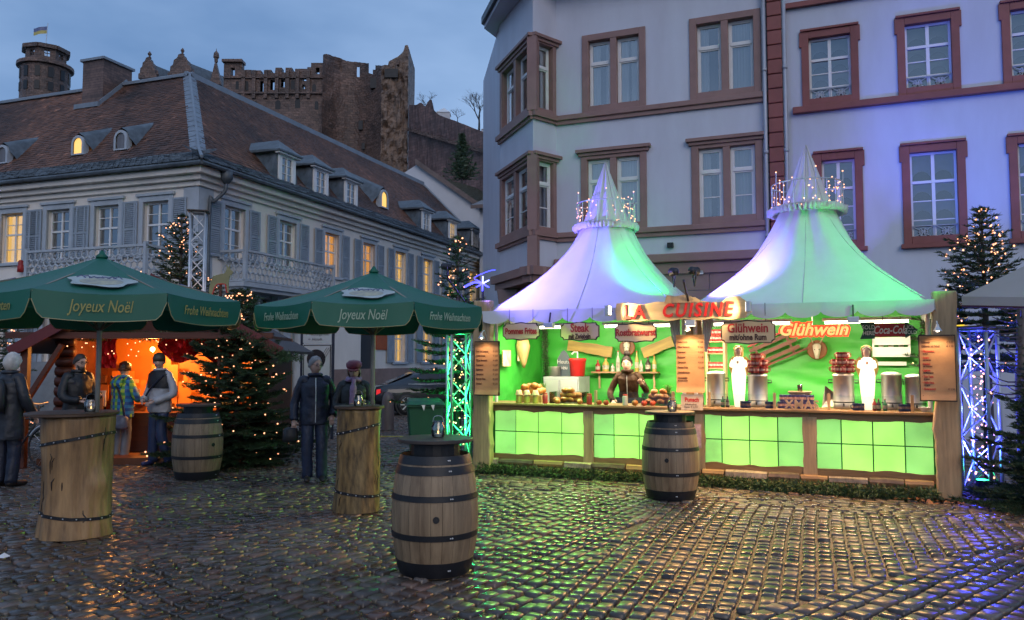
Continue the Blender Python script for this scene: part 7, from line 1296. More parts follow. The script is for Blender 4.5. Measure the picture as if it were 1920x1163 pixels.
def bin_():
    p = at(797, 675, 13.2); t = thing('wheelie_bin', 'green two wheeled rubbish bin beside the green lit truss', 'bin', (p.x, p.y, 0), R(10)); g = mt('bin_green', (.012, .10, .05), rough=.42, var=.1); vs = [(-.22, -.25, .06), (.22, -.25, .06), (.22, .22, .06), (-.22, .22, .06), (-.285, -.33, .95), (.285, -.33, .95), (.285, .32, .95), (-.285, .32, .95)]; MB().add(vs, [(0, 3, 2, 1), (0, 1, 5, 4), (1, 2, 6, 5), (2, 3, 7, 6), (3, 0, 4, 7)]).build('tub', g, t, bev=.02); MB().box(-.31, .31, -.37, .34, .951, .985).build('rim', g, t, bev=.01); m = MB(); m.add([(-.305, -.4, .99), (.305, -.4, .99), (.29, .36, 1.0), (-.29, .36, 1.0), (-.27, -.3, 1.05), (.27, -.3, 1.05), (.26, .3, 1.07), (-.26, .3, 1.07)], [(0, 1, 5, 4), (1, 2, 6, 5), (2, 3, 7, 6), (3, 0, 4, 7), (4, 5, 6, 7), (0, 3, 2, 1)]); m.build('lid', g, t, bev=.012)
    MB().tube([(-.26, .4, 1.0), (.26, .4, 1.0)], .018, 8).build('handle', g, t); [MB().lathe([(.1, -.03), (.1, .03)], 16).build('wheel', M_black, t, rot=(0, R(90), 0), loc=(s*.25, .27, .1)) for s in (-1, 1)]; MB().box(.06, .2, -.322, -.316, .55, .86).build('sticker', mt('sticker', (.3, .5, .35), var=.5, scale=20), t, rot=(R(-5), 0, 0)); [MB().add([(x-.03, -.41, .99), (x+.03, -.41, .99), (x+.01, -.425, .9)], [(0, 1, 2)]).build('bag_edge', M_white, t) for x in (-.05, .1)]
bin_()
def zone_sign():
    p = at(595, 675, 17.5); t = thing('zone_sign', 'tall framed traffic sign board ending the pedestrian zone', 'sign', (p.x, p.y, 0), R(-6)); w = .70; zt = at(595, 620, 17.5).z; zm = at(595, 645, 17.5).z; f = mt('dark_sign_frame', (.02, .025, .05), rough=.4); pn = mt('sign_white', (.45, .47, .5), rough=.4, var=.05, bump=0); bk = mt('sign_black', (.012, .012, .02), bump=0, rough=.4)
    for x in (-w/2, w/2): MB().box(x-.025, x+.025, -.03, .03, 0, zt+.02).build('post', f, t)
    MB().box(-w/2+.026, w/2-.026, -.02, .02, zm+.02, zt).build('direction_panel', pn, t); MB().box(-w/2+.026, w/2-.026, -.02, .02, zm-.95, zm).build('zone_panel', pn, t); m = MB(); border(m, -w/2+.04, w/2-.04, zm-.93, zm-.02, .02, -.024, -.0205); m.build('panel_edge', bk, t)
    text('lettering', '← Neckargemünd', .085, bk, t, (0, -.023, lerp(zm, zt, .72)), ext=.001, wide=.85); text('lettering', '← Altstadt', .085, bk, t, (-.05, -.023, lerp(zm, zt, .34)), ext=.001, wide=.85)
    MB().lathe([(.21, 0), (.21, .003)], 28).build('roundel', bk, t, rot=(R(90), 0, 0), loc=(-.02, -.021, zm-.33)); m = MB(); m.prism([(-.05, -.14), (.06, -.14), (.03, .0), (.04, .05), (-.03, .05), (-.04, 0)], -.028, -.0245); m.ball((0, -.026, .085), (.03, .003, .03), 10, 6); m.prism([(.05, -.14), (.12, -.14), (.1, -.03), (.06, -.03)], -.028, -.0245); m.build('walker_symbol', pn, t, loc=(-.03, 0, zm-.48)); m = MB(); [m.bar((-.28+.05*k, -.027, zm-.9), (.22+.05*k, -.027, zm-.08), .018, .003) for k in range(3)]; m.build('cancel_stripes', bk, t)
zone_sign()
def bicycle(p, rz, lab, hi=None):
    t = thing('bicycle', lab, 'bicycle', p, rz); fr = mt('bike_frame_'+lab[:6], (.02, .02, .025), rough=.3)
    for x in (-.52, .52):
        m = MB(); m.tube([(x+.33*math.cos(a), 0, .34+.33*math.sin(a)) for a in [2*PI*k/28 for k in range(29)]], .017, 6, False); w = m.build('wheel', M_black, t, True); m = MB(); [m.tube([(x, 0, .34), (x+.32*math.cos(a), 0, .34+.32*math.sin(a))], .002, 3, False) for a in [2*PI*k/18 for k in range(18)]]; m.build('spokes', M_alu, w, kind='stuff')
        m = MB(); m.tube([(x+.365*math.cos(a), 0, .34+.365*math.sin(a)) for a in [lerp(.2, 2.6, k/10) for k in range(11)]], .02, 5, False); m.build('mudguard', M_alu, t, True)
    m = MB(); B, S_, H, Rr, Fr = (0, 0, .3), (-.16, 0, .78), (.36, 0, .80), (-.52, 0, .34), (.52, 0, .34)
    for a, b in ((B, S_), (B, H), (S_, H), (B, Rr), (S_, Rr), (H, Fr)): m.tube([a, b], .016, 6)
    m.tube([H, (.33, 0, 1.0)], .014, 6); m.build('frame', fr, t, True); MB().tube(cat([(.2, -.3, .99), (.33, -.2, 1.04), (.35, 0, 1.02), (.33, .2, 1.04), (.2, .3, .99)], 4), .011, 6).build('handlebar', M_alu, t, True); m = MB(); m.loft([(-.3, 0, .82, .02, .08), (-.2, 0, .83, .12, .09), (-.12, 0, .86, .1, .06), (-.12, 0, .875, .04, .03)], 12); m.build('saddle', M_black, t, True); MB().lathe([(.09, -.01), (.09, .01)], 16).build('chainring', M_alu, t, rot=(R(90), 0, 0), loc=(0, -.03, .3))
    if hi: MB().box(.36, .44, -.05, .05, .86, .98).build('light', hi, t, bev=.01)
p_ = at(535, 675, 15.2); bicycle((p_.x, p_.y, 0), R(24), 'parked bicycle with yellow lamp between the fir and the zone sign', mt('hi_vis', (.45, .6, .05))); p_ = at(40, 675, 12.6); bicycle((p_.x, p_.y, 0), R(-10), 'dark bicycle standing behind the white haired woman')
p_ = gp(733, 819); o = MB().box(-.28, .28, -.06, .06, 0, .012).build('yellow_strip', mt('yellow_strip_paint', (.5, .42, .05), rough=.5), None, loc=(p_.x, p_.y, 0), rot=(0, 0, R(-4))); tag(o, 'short yellow kerb strip on the paving by the bollard', 'strip')
x_, z_ = FL.uv(716, 638); MB().box(x_-.55, x_+.55, -.05, -.003, z_-.42, z_+.42).build('orange_sign', mt('orange_plate', (.42, .09, .02), rough=.5), HL)
x_, z_ = FW.uv(45, 500); o = MB().lathe([(.1, -.2), (.1, .0), (.08, .02), (.08, .16), (.04, .2)], 12).build('alarm_beacon', mt('beacon_red', (.35, .02, .02)), HL, True, loc=(-.12, -x_, z_))
p_ = gp(4, 1048); m = MB(); m.add([(-.05, 0, .01), (.03, -.03, .012), (.06, .02, .02), (0, .05, .015), (.01, .01, .05)], [(0, 1, 4), (1, 2, 4), (2, 3, 4), (3, 0, 4)]); o = m.build('paper_scrap', M_white, None, loc=p_); tag(o, 'crumpled white paper scrap on the setts at the picture edge', 'litter')
p_ = at(1797, 604, 12.2); t = thing('ring_sign', 'cream sign with yellow ring behind the right timber post', 'sign', p_, R(-20)); MB().box(-.13, .13, 0, .02, -.13, .13).build('board', mt('cream_board', (.5, .42, .25), em=(1, .75, .35), es=.35, bump=0), t); m = MB(); m.tube([(.07*math.cos(a), -.01, .0+.07*math.sin(a)) for a in [lerp(.3, 5.9, k/16) for k in range(17)]], .022, 6); m.build('ring', mt('yellow_ring', (.8, .6, .02), em=(1, .7, .05), es=.8, bump=0), t, True); MB().bar((0, .03, -.1), (0, .03, -p_.z), .05).build('post', M_black, t)
# ================================================================ PEOPLE
M_eye = mt('eye_dark', (.02, .015, .012), rough=.2, bump=0); M_lip = mt('lip', (.30, .12, .10), rough=.5, bump=0); M_grey = mt('grey_hair', (.24, .24, .245), rough=.6, var=.35, scale=30, bump=.5, bscale=60); M_whair = mt('white_hair', (.55, .53, .50), rough=.6, var=.3, scale=20, bump=.5, bscale=50); M_shoe = mt('dark_shoe', (.025, .02, .018), rough=.5)
def skin_mesh(V_, E_, Rr):
    me = bpy.data.meshes.new('tmp'); me.from_pydata([tuple(v) for v in V_], E_, []); o = bpy.data.objects.new('tmp', me); col.objects.link(o); o.modifiers.new('skin', 'SKIN'); sv = me.skin_vertices[0].data
    for i, r in enumerate(Rr): sv[i].radius = (r, r) if not hasattr(r, '__len__') else r; sv[i].use_root = (i == 0)
    s = o.modifiers.new('sub', 'SUBSURF'); s.levels = 1; s.render_levels = 1
    dg = bpy.context.evaluated_depsgraph_get(); m2 = bpy.data.meshes.new_from_object(o.evaluated_get(dg)); vs = [tuple(v.co) for v in m2.vertices]; fs = [tuple(p.vertices) for p in m2.polygons]; bpy.data.objects.remove(o); bpy.data.meshes.remove(m2); return vs, fs
def head_mesh(mb, c, k, rz, tilt=0):
    n, m = 20, 16; vs = []
    for i in range(m+1):
        ph = -PI/2+PI*i/m
        for j in range(n):
            a = 2*PI*j/n; x, y, z = math.cos(ph)*math.cos(a), math.cos(ph)*math.sin(a), math.sin(ph)      # face towards -y
            X, Y_, Z = x*.074, y*.093, z*.115; fr = max(0, -y)
            if z < 0: X *= 1-.30*min(1, -z)**1.4; Y_ = Y_*(1-.12*-z) if y > 0 else Y_*(1-.02*-z)
            Y_ -= .020*math.exp(-((z+.14)/.17)**2)*math.exp(-(x/.16)**2)*(1 if y < 0 else 0)               # nose
            Y_ += .011*math.exp(-((z-.06)/.12)**2)*math.exp(-((abs(x)-.42)/.2)**2)*(1 if y < 0 else 0)      # eye sockets
            Y_ -= .006*math.exp(-((z+.42)/.09)**2)*math.exp(-(x/.3)**2)*(1 if y < 0 else 0); Y_ -= .008*math.exp(-((z+.8)/.16)**2)*math.exp(-(x/.3)**2)*(1 if y < 0 else 0)
            vs.append(V((X, Y_, Z))*k)
    M = Matrix.Translation(c)@Matrix.Rotation(rz, 4, 'Z')@Matrix.Rotation(tilt, 4, 'X')
    mb.add([M@v for v in vs], [(i*n+j, i*n+(j+1) % n, (i+1)*n+(j+1) % n, (i+1)*n+j) for i in range(m) for j in range(n)])
    for s in (-1, 1): i0 = len(mb.v); mb.ball((0, 0, 0), (.010*k, .02*k, .03*k), 8, 6); mb.v[i0:] = [tuple(M@(V(p)+V((s*.074*k, .008*k, -.006*k)))) for p in mb.v[i0:]]
    return M
def hand_mesh(mb, w, d, k, side, curl=.6):                # w wrist, d direction of the hand
    d = V(d).normalized(); sx = d.cross(V((0, 1, 0))); sx = (sx if sx.length > .1 else d.cross(V((1, 0, 0)))).normalized(); nz = sx.cross(d)
    pm = [w+d*.0, w+d*.035*k, w+d*.075*k, w+d*.092*k]; mb.tube(pm, [.022*k, .034*k, .038*k, .030*k], 8, True, .55)
    for q, L in enumerate((.062, .072, .068, .052)):
        o = w+d*.085*k+sx*(-.027+.018*q)*k; a = o+d*L*.45*k+nz*.006*k*curl; b = a+(d*(1-curl*.5)+nz*curl*.8).normalized()*L*.32*k; c = b+(d*(1-curl)+nz*curl).normalized()*L*.25*k; mb.tube([o, a, b, c], [.0095*k, .009*k, .008*k, .0055*k], 6)
    o = w+d*.03*k-sx*side*.028*k; mb.tube([o, o+(d*.6-sx*side*.8).normalized()*.03*k, o+(d*.9-sx*side*.45+nz*.3).normalized()*.058*k], [.012*k, .0105*k, .007*k], 6)
def person(lab, p, rz, h, P, coat, trousers, hair='short', hairm=None, hem=.78, sex=1, headrz=0, tilt=0, fat=1.0, shoes=None, sitz=0, skinm=None, zb=0, extra=None, lab_cat='person', beard=None, glasses=False, collar=True):
    k = h/1.75; t = thing('person', lab, lab_cat, (p.x, p.y, zb), rz); J = dict(pel=(0, 0, .96), wai=(0, 0, 1.1), che=(0, .0, 1.3), nek=(0, 0, 1.47), hed=(0, -.02, 1.55), top=(0, -.02, 1.68), hL=(.09, 0, .9), hR=(-.09, 0, .9), kL=(.1, -.02, .49), kR=(-.1, -.02, .49), aL=(.1, .02, .09), aR=(-.1, .02, .09), tL=(.115, -.13, .035), tR=(-.115, -.13, .035), sL=(.168, .01, 1.405), sR=(-.168, .01, 1.405), eL=(.25, .03, 1.13), eR=(-.25, .03, 1.13), wL=(.25, -.06, .89), wR=(-.25, -.06, .89)); J.update(P); J = {a: V(b)*k for a, b in J.items()}
    names = list(J); ix = {a: i for i, a in enumerate(names)}; E = [(ix[a], ix[b]) for a, b in (('pel', 'wai'), ('wai', 'che'), ('che', 'nek'), ('nek', 'hed'), ('hed', 'top'), ('pel', 'hL'), ('pel', 'hR'), ('hL', 'kL'), ('hR', 'kR'), ('kL', 'aL'), ('kR', 'aR'), ('aL', 'tL'), ('aR', 'tR'), ('che', 'sL'), ('che', 'sR'), ('sL', 'eL'), ('sR', 'eR'), ('eL', 'wL'), ('eR', 'wR'))]
    rad = dict(pel=.12, wai=.11, che=.12, nek=.052, hed=.055, top=.05, hL=.085, hR=.085, kL=.055, kR=.055, aL=.037, aR=.037, tL=.03, tR=.03, sL=.045, sR=.045, eL=.028, eR=.028, wL=.021, wR=.021); vs, fs = skin_mesh([J[a] for a in names], E, [rad[a]*k for a in names])
    mb = MB(); mb.add(vs, fs); k0 = k; HM = head_mesh(mb, J['hed']+V((0, -.015, .088))*k, k*1.09, headrz, tilt)
    for s, side in (('L', 1), ('R', -1)):
        if J['w'+s].z > -1: hand_mesh(mb, J['w'+s], J['w'+s]-J['e'+s], k, side)
    sk = skinm or M_skin; mb.build('body', sk, t, True)
    def onhead(m, name, mat, smooth=True): m.v = [tuple(HM@(V(q)*k*1.09)) for q in m.v]; return m.build(name, mat, t, smooth)
    for s in (-1, 1): onhead(MB().ball((s*.030, -.083, .010), (.0125, .006, .008), 8, 6), 'eye', M_eye); onhead(MB().tube([(s*.014, -.091, .030), (s*.032, -.089, .035), (s*.048, -.078, .028)], .004, 5), 'eyebrow', hairm or M_hair)
    onhead(MB().tube([(-.024, -.088, -.052), (0, -.096, -.050), (.024, -.088, -.052)], .0045, 5), 'mouth', M_lip)
    # clothes
    i0 = 0; m = MB(); cb = [(J['pel'].lerp(J['hL'], .0).x, J['pel'].y, hem*k, .205*fat*k, .15*fat*k), (0, 0, 0, 0, 0)]
    rings = []; hemz = hem*k; ZZ = [(hemz, .182, .138), (hemz+.05*k, .186, .142), (J['pel'].z+.06*k, .178, .138), (J['wai'].z+.03*k, .168, .132), (J['che'].z-.06*k, .178, .136), (J['che'].z+.05*k, .182, .128), (J['sL'].z-.015*k, .172, .105), (J['sL'].z+.032*k, .118, .088), (J['nek'].z-.005*k, .078, .078), (J['nek'].z+.03*k, .068, .072)]
    sp = [J['pel'], J['wai'], J['che'], J['nek'], J['hed']]
    def spine(z):
        for a, b in zip(sp, sp[1:]):
            if a.z <= z <= b.z: return a.lerp(b, (z-a.z)/(b.z-a.z))
        return sp[0] if z < sp[0].z else sp[-1]
    for z, rx, ry in sorted(ZZ): c = spine(z); rings.append((c.x, c.y, z, rx*fat*k, ry*fat*k))
    rr = []
    for a, b in zip(rings, rings[1:]): rr += [tuple(lerp(a[q], b[q], f) for q in range(5)) for f in (0, .25, .5, .75)]
    rings = rr+[rings[-1]]; m.loft(rings, 34); m.wrinkle(.012*k, 8, (1, 1, 2.2)); m.wrinkle(.009*k, 19, (1, 1, 1.5)); ct = m.build('coat', coat, t, True)
    for s in 'LR':
        A, B, Cc = J['s'+s], J['e'+s], J['w'+s]; pts = cat([A+(V((-.05, 0, .0)) if s == 'L' else V((.05, 0, 0)))*k, A, B, Cc], 6); n = len(pts); m = MB(); m.tube(pts, [lerp(.072, .050, i/(n-1))*fat*k for i in range(n)], 12); m.wrinkle(.011*k, 15); m.build('sleeve', coat, t, True)
        pts = cat([J['h'+s]+V((0, 0, .06))*k, J['h'+s], J['k'+s], J['a'+s]+V((0, 0, -.03))*k], 6); n = len(pts); m = MB(); m.tube(pts, [lerp(.108, .078, min(1, i/(n-1)*1.25))*k for i in range(n)], 12); m.wrinkle(.013*k, 10); m.build('trouser_leg', trousers, t, True)
        a, b = J['a'+s], J['t'+s]; d = (b-a); d.z = 0; d.normalize(); m = MB(); m.tube([a-d*.055*k+V((0, 0, -.035))*k, a+V((0, 0, -.03))*k, a+d*.09*k+V((0, 0, -.045))*k, b+d*.06*k+V((0, 0, .005))*k, b+d*.085*k], [.034*k, .047*k, .045*k, .036*k, .015*k], 10, True, .95); m.v = [(x, y, max(z, .003)) for x, y, z in m.v]; m.build('shoe', shoes or M_shoe, t, True)
    if collar: m = MB(); c = spine(J['nek'].z+.02*k); m.tube([(c.x+.083*k*math.cos(a), c.y+.086*k*math.sin(a), J['nek'].z+.035*k) for a in [2*PI*i/20 for i in range(21)]], .026*k, 8, False); m.build('collar', coat, t, True)
    if hair:
        m = MB(); n, q = 20, 9; vs = []
        for i in range(q+1):
            f = i/q
            for j in range(n):
                a = 2*PI*j/n; y = math.sin(a); low = {'short': -.25, 'bob': -.75, 'bun': -.35, 'bald': .1}[hair]; lo = lerp(low, .62, max(0, -y)**.8) if y < 0 else low; z = lerp(lo, 1, f); r = math.sqrt(max(0, 1-z*z*.98)); g = 1.09+(.1 if hair == 'bob' else 0)*(1-f); vs.append((r*math.cos(a)*.078*g, r*math.sin(a)*.097*g+.004, z*.124))
        m.add(vs, [(i*n+j, i*n+(j+1) % n, (i+1)*n+(j+1) % n, (i+1)*n+j) for i in range(q) for j in range(n)]); m.wrinkle(.011, 34); onhead(m, 'hair', hairm or M_hair)
        if hair == 'bun': m = MB().ball((0, .03, .15), (.05, .05, .05), 10, 8); m.wrinkle(.008, 25); onhead(m, 'hair_bun', hairm)
    if beard: m = MB(); m.loft([(0, -.052, -.128, .02, .02), (0, -.055, -.10, .045, .04), (0, -.048, -.06, .058, .046), (0, -.03, -.03, .066, .03)], 12); onhead(m, 'beard', beard)
    if glasses:
        m = MB(); [m.tube([(s*.032+.022*math.cos(a), -.100, .008+.017*math.sin(a)) for a in [2*PI*i/12 for i in range(13)]], .0025, 4, False) for s in (-1, 1)]; [m.tube([(s*.054, -.098, .012), (s*.078, .0, .012)], .0025, 4) for s in (-1, 1)]; m.tube([(-.01, -.101, .01), (.01, -.101, .01)], .002, 4); onhead(m, 'glasses', M_black)
    if extra: extra(t, J, k, onhead, spine)
    return t
M_navy = mt('navy_jacket', (.013, .019, .042), rough=.55, var=.35, scale=9, bump=.8, bscale=7, dist=.03); M_jean = mt('blue_jeans', (.03, .045, .095), rough=.78, var=.35, scale=12, bump=.7, bscale=9, dist=.025); M_blackc = mt('black_jacket', (.010, .010, .012), rough=.6, var=.3, scale=10, bump=.8, bscale=8, dist=.03); M_puff = mt('dark_puffer', (.022, .022, .02), rough=.4, var=.3, bump=.9, bscale=8, dist=.03); M_greyc = mt('charcoal_coat', (.018, .021, .03), rough=.65, var=.25, bump=.8, bscale=7, dist=.03); M_wjk = mt('white_grey_jacket', (.42, .43, .46), rough=.65, var=.2, scale=7, bump=.8, bscale=8, dist=.03); M_brownc = mt('brown_jacket', (.05, .024, .013), rough=.75, var=.3, bump=.8, bscale=9, dist=.03, spec=.15); M_paleT = mt('stone_trousers', (.20, .21, .24), rough=.8)
# man in navy jacket
def man_extra(t, J, k, onhead, spine):
    w = J['wR']+V((-.03, -.02, -.02)); m = MB(); m.loft([(0, 0, -.2, .09, .05), (0, 0, -.17, .11, .07), (0, 0, -.02, .10, .065), (0, 0, .0, .06, .04)], 14); m.build('camera_bag', M_black, t, True, loc=(w.x-.02, w.y, w.z-.08)); m = MB(); m.tube(cat([w+V((-.06, 0, -.1)), w+V((-.05, 0, -.3)), w+V((0, .02, -.47)), w+V((.06, 0, -.3)), w+V((.05, 0, -.1))], 5), .007, 5); m.build('bag_strap', M_black, t)
    m = MB(); c = spine(1.2*k); m.tube([(.0, c.y-.162, .84*k), (.0, c.y-.165, 1.1*k), (.0, c.y-.162, 1.3*k), (0, c.y-.11, 1.46*k)], .007, 5); m.build('zip', M_alu, t)
p_ = gp(588, 903); person('grey haired man in navy jacket with glasses beside the slim trunk table', p_, R(18), 1.74, dict(kL=(.1, -.03, .49), aL=(.11, .0, .09), aR=(-.085, .04, .09), tR=(-.1, -.10, .035), eL=(.27, .06, 1.14), wL=(.24, -.08, .93), eR=(-.27, .05, 1.13), wR=(-.28, -.03, .87)), M_navy, M_jean, 'short', M_grey, hem=.80, headrz=R(28), tilt=R(4), fat=1.14, glasses=True, extra=man_extra)
# woman with red cap
def cap_extra(t, J, k, onhead, spine):
    m = MB(); m.loft([(0, .0, .03, .086, .102), (0, .005, .06, .105, .118), (0, .012, .10, .108, .118), (0, .01, .135, .07, .08), (0, .0, .145, .015, .015)], 22); m.wrinkle(.006, 18); onhead(m, 'red_cap', mt('red_wool', (.20, .012, .03), rough=.8, sheen=.3)); m = MB(); m.add([(-.075, -.07, .042), (.075, -.07, .042), (.06, -.135, .028), (0, -.15, .026), (-.06, -.135, .028), (-.075, -.07, .052), (.075, -.07, .052), (.06, -.135, .036), (0, -.15, .034), (-.06, -.135, .036)], [(0, 4, 3, 2, 1), (5, 6, 7, 8, 9), (2, 3, 8, 7), (3, 4, 9, 8), (4, 0, 5, 9), (1, 2, 7, 6)]); onhead(m, 'cap_peak', mt('red_wool', (.2, .01, .03)), False)
    sm = mt('lilac_scarf', (.42, .25, .40), rough=.8, var=.3, scale=18); z = J['nek'].z+.045*k; c = spine(z); m = MB(); m.tube([(c.x+.09*k*math.cos(a), c.y+.095*k*math.sin(a), z+.01*math.sin(3*a)) for a in [2*PI*i/20 for i in range(21)]], .034*k, 8, False); m.wrinkle(.008, 20); m.build('scarf', sm, t, True); m = MB(); m.tube(cat([(0, c.y-.12, z), (-.01, c.y-.17, z-.1), (-.015, c.y-.185, z-.25), (-.02, c.y-.18, z-.42)], 5), [.03]*5+[.045]*11, 10, True, .45); m.wrinkle(.008, 20); m.build('scarf_tail', sm, t, True)
p_ = gp(668, 906); person('smiling woman in red cap and lilac scarf behind the slim trunk table', p_+V((-.06, .05, 0)), R(12), 1.66, dict(eL=(.25, -.06, 1.14), wL=(.16, -.26, 1.16), eR=(-.25, -.02, 1.13), wR=(-.08, -.22, 1.12)), M_puff, M_jean, 'bob', mt('blond_grey_hair', (.45, .36, .24), rough=.6, var=.3), hem=.72, headrz=R(-6), tilt=R(12), fat=1.14, extra=cap_extra)
# vendor
xv = SF.u(1178, .95); pv = S(xv, .95, 0)
def vendor_extra(t, J, k, onhead, spine): m = MB(); c = spine(1.1*k); m.loft([(0, c.y-.0, .55, .19, .145), (0, c.y, .9, .212, .165), (0, c.y, 1.0, .214, .166)], 24, False); m.build('apron', mt('dark_apron', (.02, .025, .04), rough=.7), t, True); MB().tube([(0, c.y-.135, .95*k), (0, c.y-.165, 1.15*k), (0, c.y-.19, 1.3*k), (0, c.y-.2, 1.4*k)], .006, 5).build('zip', M_alu, t)
person('stall vendor with dark hair in a bun and brown jacket bending over the food', pv, SF.rz+R(6), 1.68, dict(pel=(0, .05, .96), wai=(0, .03, 1.1), che=(0, -.03, 1.29), nek=(0, -.08, 1.44), hed=(0, -.13, 1.50), top=(0, -.17, 1.62), sL=(.165, -.03, 1.38), sR=(-.165, -.03, 1.38), eL=(.29, .02, 1.15), wL=(.25, -.20, 1.26), eR=(-.29, -.06, 1.12), wR=(-.2, -.32, 1.0)), M_brownc, M_jean, 'bun', mt('dark_hair', (.014, .010, .009), rough=.75, spec=.1, var=.3, bump=.5, bscale=40), hem=.85, headrz=R(0), tilt=R(7), fat=.92, zb=.12, extra=vendor_extra, skinm=mt('fair_skin', (.56, .36, .28), rough=.5, var=.06, bump=.04))
# people at the hut
p_ = at(20, 675, 10.9)
def wh_extra(t, J, k, onhead, spine): m = MB(); c = spine(1.3*k); m.loft([(0, c.y+.2, .98*k, .13, .07), (0, c.y+.215, 1.1*k, .15, .09), (0, c.y+.2, 1.34*k, .13, .08), (0, c.y+.17, 1.42*k, .06, .03)], 14); m.build('backpack', M_black, t, True); MB().box(-.05, .03, c.y+.298, c.y+.302, 1.22*k, 1.25*k).build('reflective_tag', M_white, t)
person('white haired woman in dark coat seen from behind at the picture edge', p_, R(165), 1.79, dict(eL=(.27, -.02, 1.14), wL=(.22, -.2, 1.0), eR=(-.27, 0, 1.14), wR=(-.25, -.15, .95)), M_greyc, M_navy, 'bob', M_whair, hem=.62, fat=1.2, extra=wh_extra)
p_ = at(148, 675, 12.6); person('bearded man in black jacket and glasses looking at the hut goods', p_, R(62), 1.78, dict(eL=(.24, -.06, 1.14), wL=(.14, -.30, 1.14), eR=(-.25, -.02, 1.12), wR=(-.14, -.26, 1.06)), M_blackc, mt('light_jeans', (.13, .19, .28), rough=.8), 'short', mt('dark_brown_hair', (.03, .018, .012), rough=.6), hem=.86, tilt=R(10), fat=1.2, beard=mt('dark_brown_hair', (.03, .018, .012)), glasses=True)
def plaid():
    m = mt('plaid_jacket', (.2, .35, .05), rough=.5, bump=.3, bscale=14); nt = m.node_tree; nd = nt.nodes; lk = nt.links; b = nd['Principled BSDF']; tc = nd.new('ShaderNodeTexCoord'); sp_ = nd.new('ShaderNodeSeparateXYZ'); lk.new(tc.outputs['Object'], sp_.inputs[0]); fs_ = []
    for ax, ph in (('X', 0), ('Z', .3)):
        w = nd.new('ShaderNodeMath'); w.operation = 'MULTIPLY'; w.inputs[1].default_value = 9.5; lk.new(sp_.outputs[ax], w.inputs[0]); fr = nd.new('ShaderNodeMath'); fr.operation = 'FRACT'; lk.new(w.outputs[0], fr.inputs[0]); g = nd.new('ShaderNodeMath'); g.operation = 'GREATER_THAN'; g.inputs[1].default_value = .5; lk.new(fr.outputs[0], g.inputs[0]); fs_.append(g)
    m1 = nd.new('ShaderNodeMix'); m1.data_type = 'RGBA'; m1.inputs[6].default_value = (.02, .09, .32, 1); m1.inputs[7].default_value = (.36, .55, .05, 1); lk.new(fs_[0].outputs[0], m1.inputs[0]); m2 = nd.new('ShaderNodeMix'); m2.data_type = 'RGBA'; lk.new(fs_[1].outputs[0], m2.inputs[0]); lk.new(m1.outputs[2], m2.inputs[6]); m3 = nd.new('ShaderNodeMix'); m3.data_type = 'RGBA'; lk.new(fs_[0].outputs[0], m3.inputs[0]); m3.inputs[6].default_value = (.03, .22, .5, 1); m3.inputs[7].default_value = (.1, .34, .1, 1); lk.new(m3.outputs[2], m2.inputs[7]); lk.new(m2.outputs[2], b.inputs['Base Color']); return m
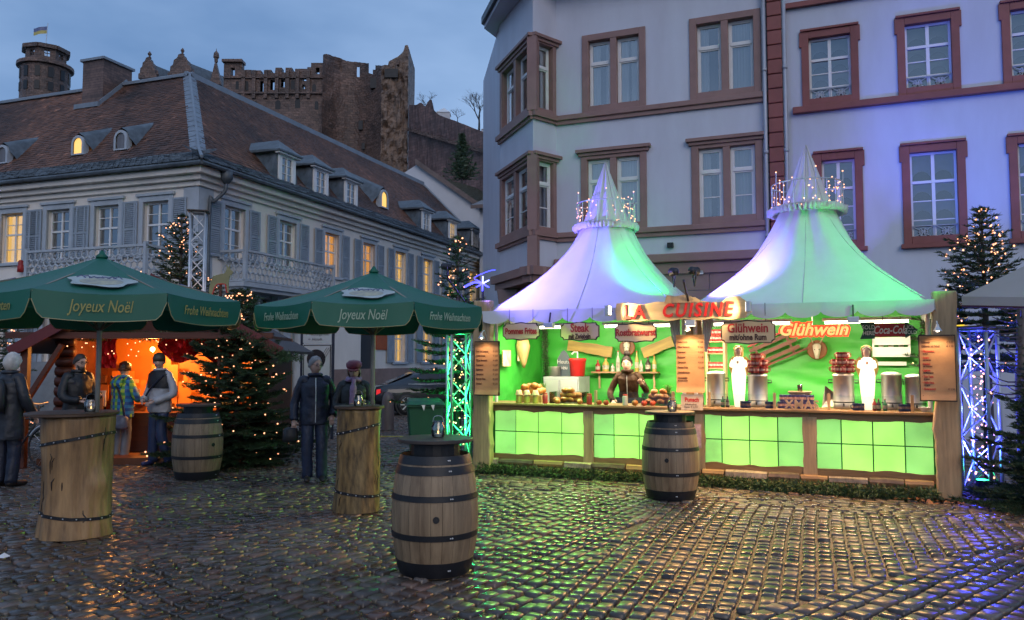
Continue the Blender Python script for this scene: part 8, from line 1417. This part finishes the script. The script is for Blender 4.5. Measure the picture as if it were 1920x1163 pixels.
def plaid_extra(t, J, k, onhead, spine):
    m = MB(); m.loft([(0, .0, -.03, .086, .103), (0, .0, .03, .089, .106), (0, 0, .09, .075, .09), (0, 0, .125, .035, .045), (0, 0, .132, .01, .01)], 20); onhead(m, 'knit_cap', M_blackc); m = MB(); c = spine(1.42*k); m.loft([(c.x, c.y+.12, 1.3*k, .11, .05), (c.x, c.y+.13, 1.38*k, .14, .07), (c.x, c.y+.11, 1.46*k, .12, .06), (c.x, c.y+.09, 1.5*k, .06, .03)], 14); m.build('hood', MATS['plaid_jacket'], t, True)
    m = MB(); m.loft([(0, 0, 0, .19, .10), (0, 0, .03, .23, .12), (0, 0, .18, .22, .11), (0, 0, .22, .16, .06)], 18); m.wrinkle(.01, 10); m.build('shoulder_bag', mt('silver_blue_bag', (.16, .19, .28), rough=.35, var=.4, scale=12), t, True, loc=(-.12, .2, .56)); MB().tube(cat([(-.28, .2, .75), (-.2, .22, 1.1), (.16, .1, 1.43)], 5), .018, 6).build('bag_strap', M_navy, t)
p_ = gp(226, 864); person('person in blue and lime plaid jacket with black cap and shoulder bag', p_, R(158), 1.66, dict(eL=(.25, -.1, 1.15), wL=(.12, -.32, 1.2), eR=(-.25, -.08, 1.13), wR=(-.1, -.3, 1.08), kL=(.1, -.04, .49)), plaid(), M_paleT, 'short', M_hair, hem=.78, fat=1.2, extra=plaid_extra)
def white_extra(t, J, k, onhead, spine):
    m = MB(); m.loft([(0, 0, .0, .085, .102), (0, 0, .05, .088, .106), (0, .0, .10, .07, .088), (0, 0, .128, .02, .03)], 20); onhead(m, 'cap', mt('khaki_cap', (.06, .05, .035), rough=.8)); c = spine(1.2*k); m = MB(); m.tube(cat([(.2, c.y-.1, 1.42*k), (.05, c.y-.19, 1.25*k), (-.14, c.y-.17, 1.05*k), (-.2, c.y-.02, .95*k)], 5), .016, 6); m.build('dark_stripe', M_navy, t); m = MB(); m.loft([(0, c.y, 1.22*k, .232, .168), (0, c.y, 1.3*k, .238, .172), (0, c.y, 1.44*k, .225, .15), (0, c.y, 1.5*k, .13, .11)], 24, False); m.build('dark_vest', M_blackc, t, True)
p_ = at(302, 675, 13.1); person('person in white and black jacket with cap and jeans standing at the hut', p_, R(-28), 1.80, dict(kL=(.13, -.06, .5), aL=(.2, .06, .09), tL=(.24, -.08, .035), aR=(-.12, .0, .09), eL=(.27, .02, 1.14), wL=(.12, -.2, 1.02), eR=(-.26, -.02, 1.12), wR=(-.1, -.22, 1.04)), M_wjk, mt('deep_jeans', (.02, .04, .11), rough=.75, var=.3), 'short', M_hair, hem=.84, headrz=R(40), fat=1.12, shoes=mt('blue_trainer', (.02, .03, .12), rough=.4), extra=white_extra)
# ================================================================ closing
for o in list(col.objects):
    if o.type == 'MESH' and o.parent is None and 'kind' not in o and 'label' not in o: print('UNLABELLED', o.name)
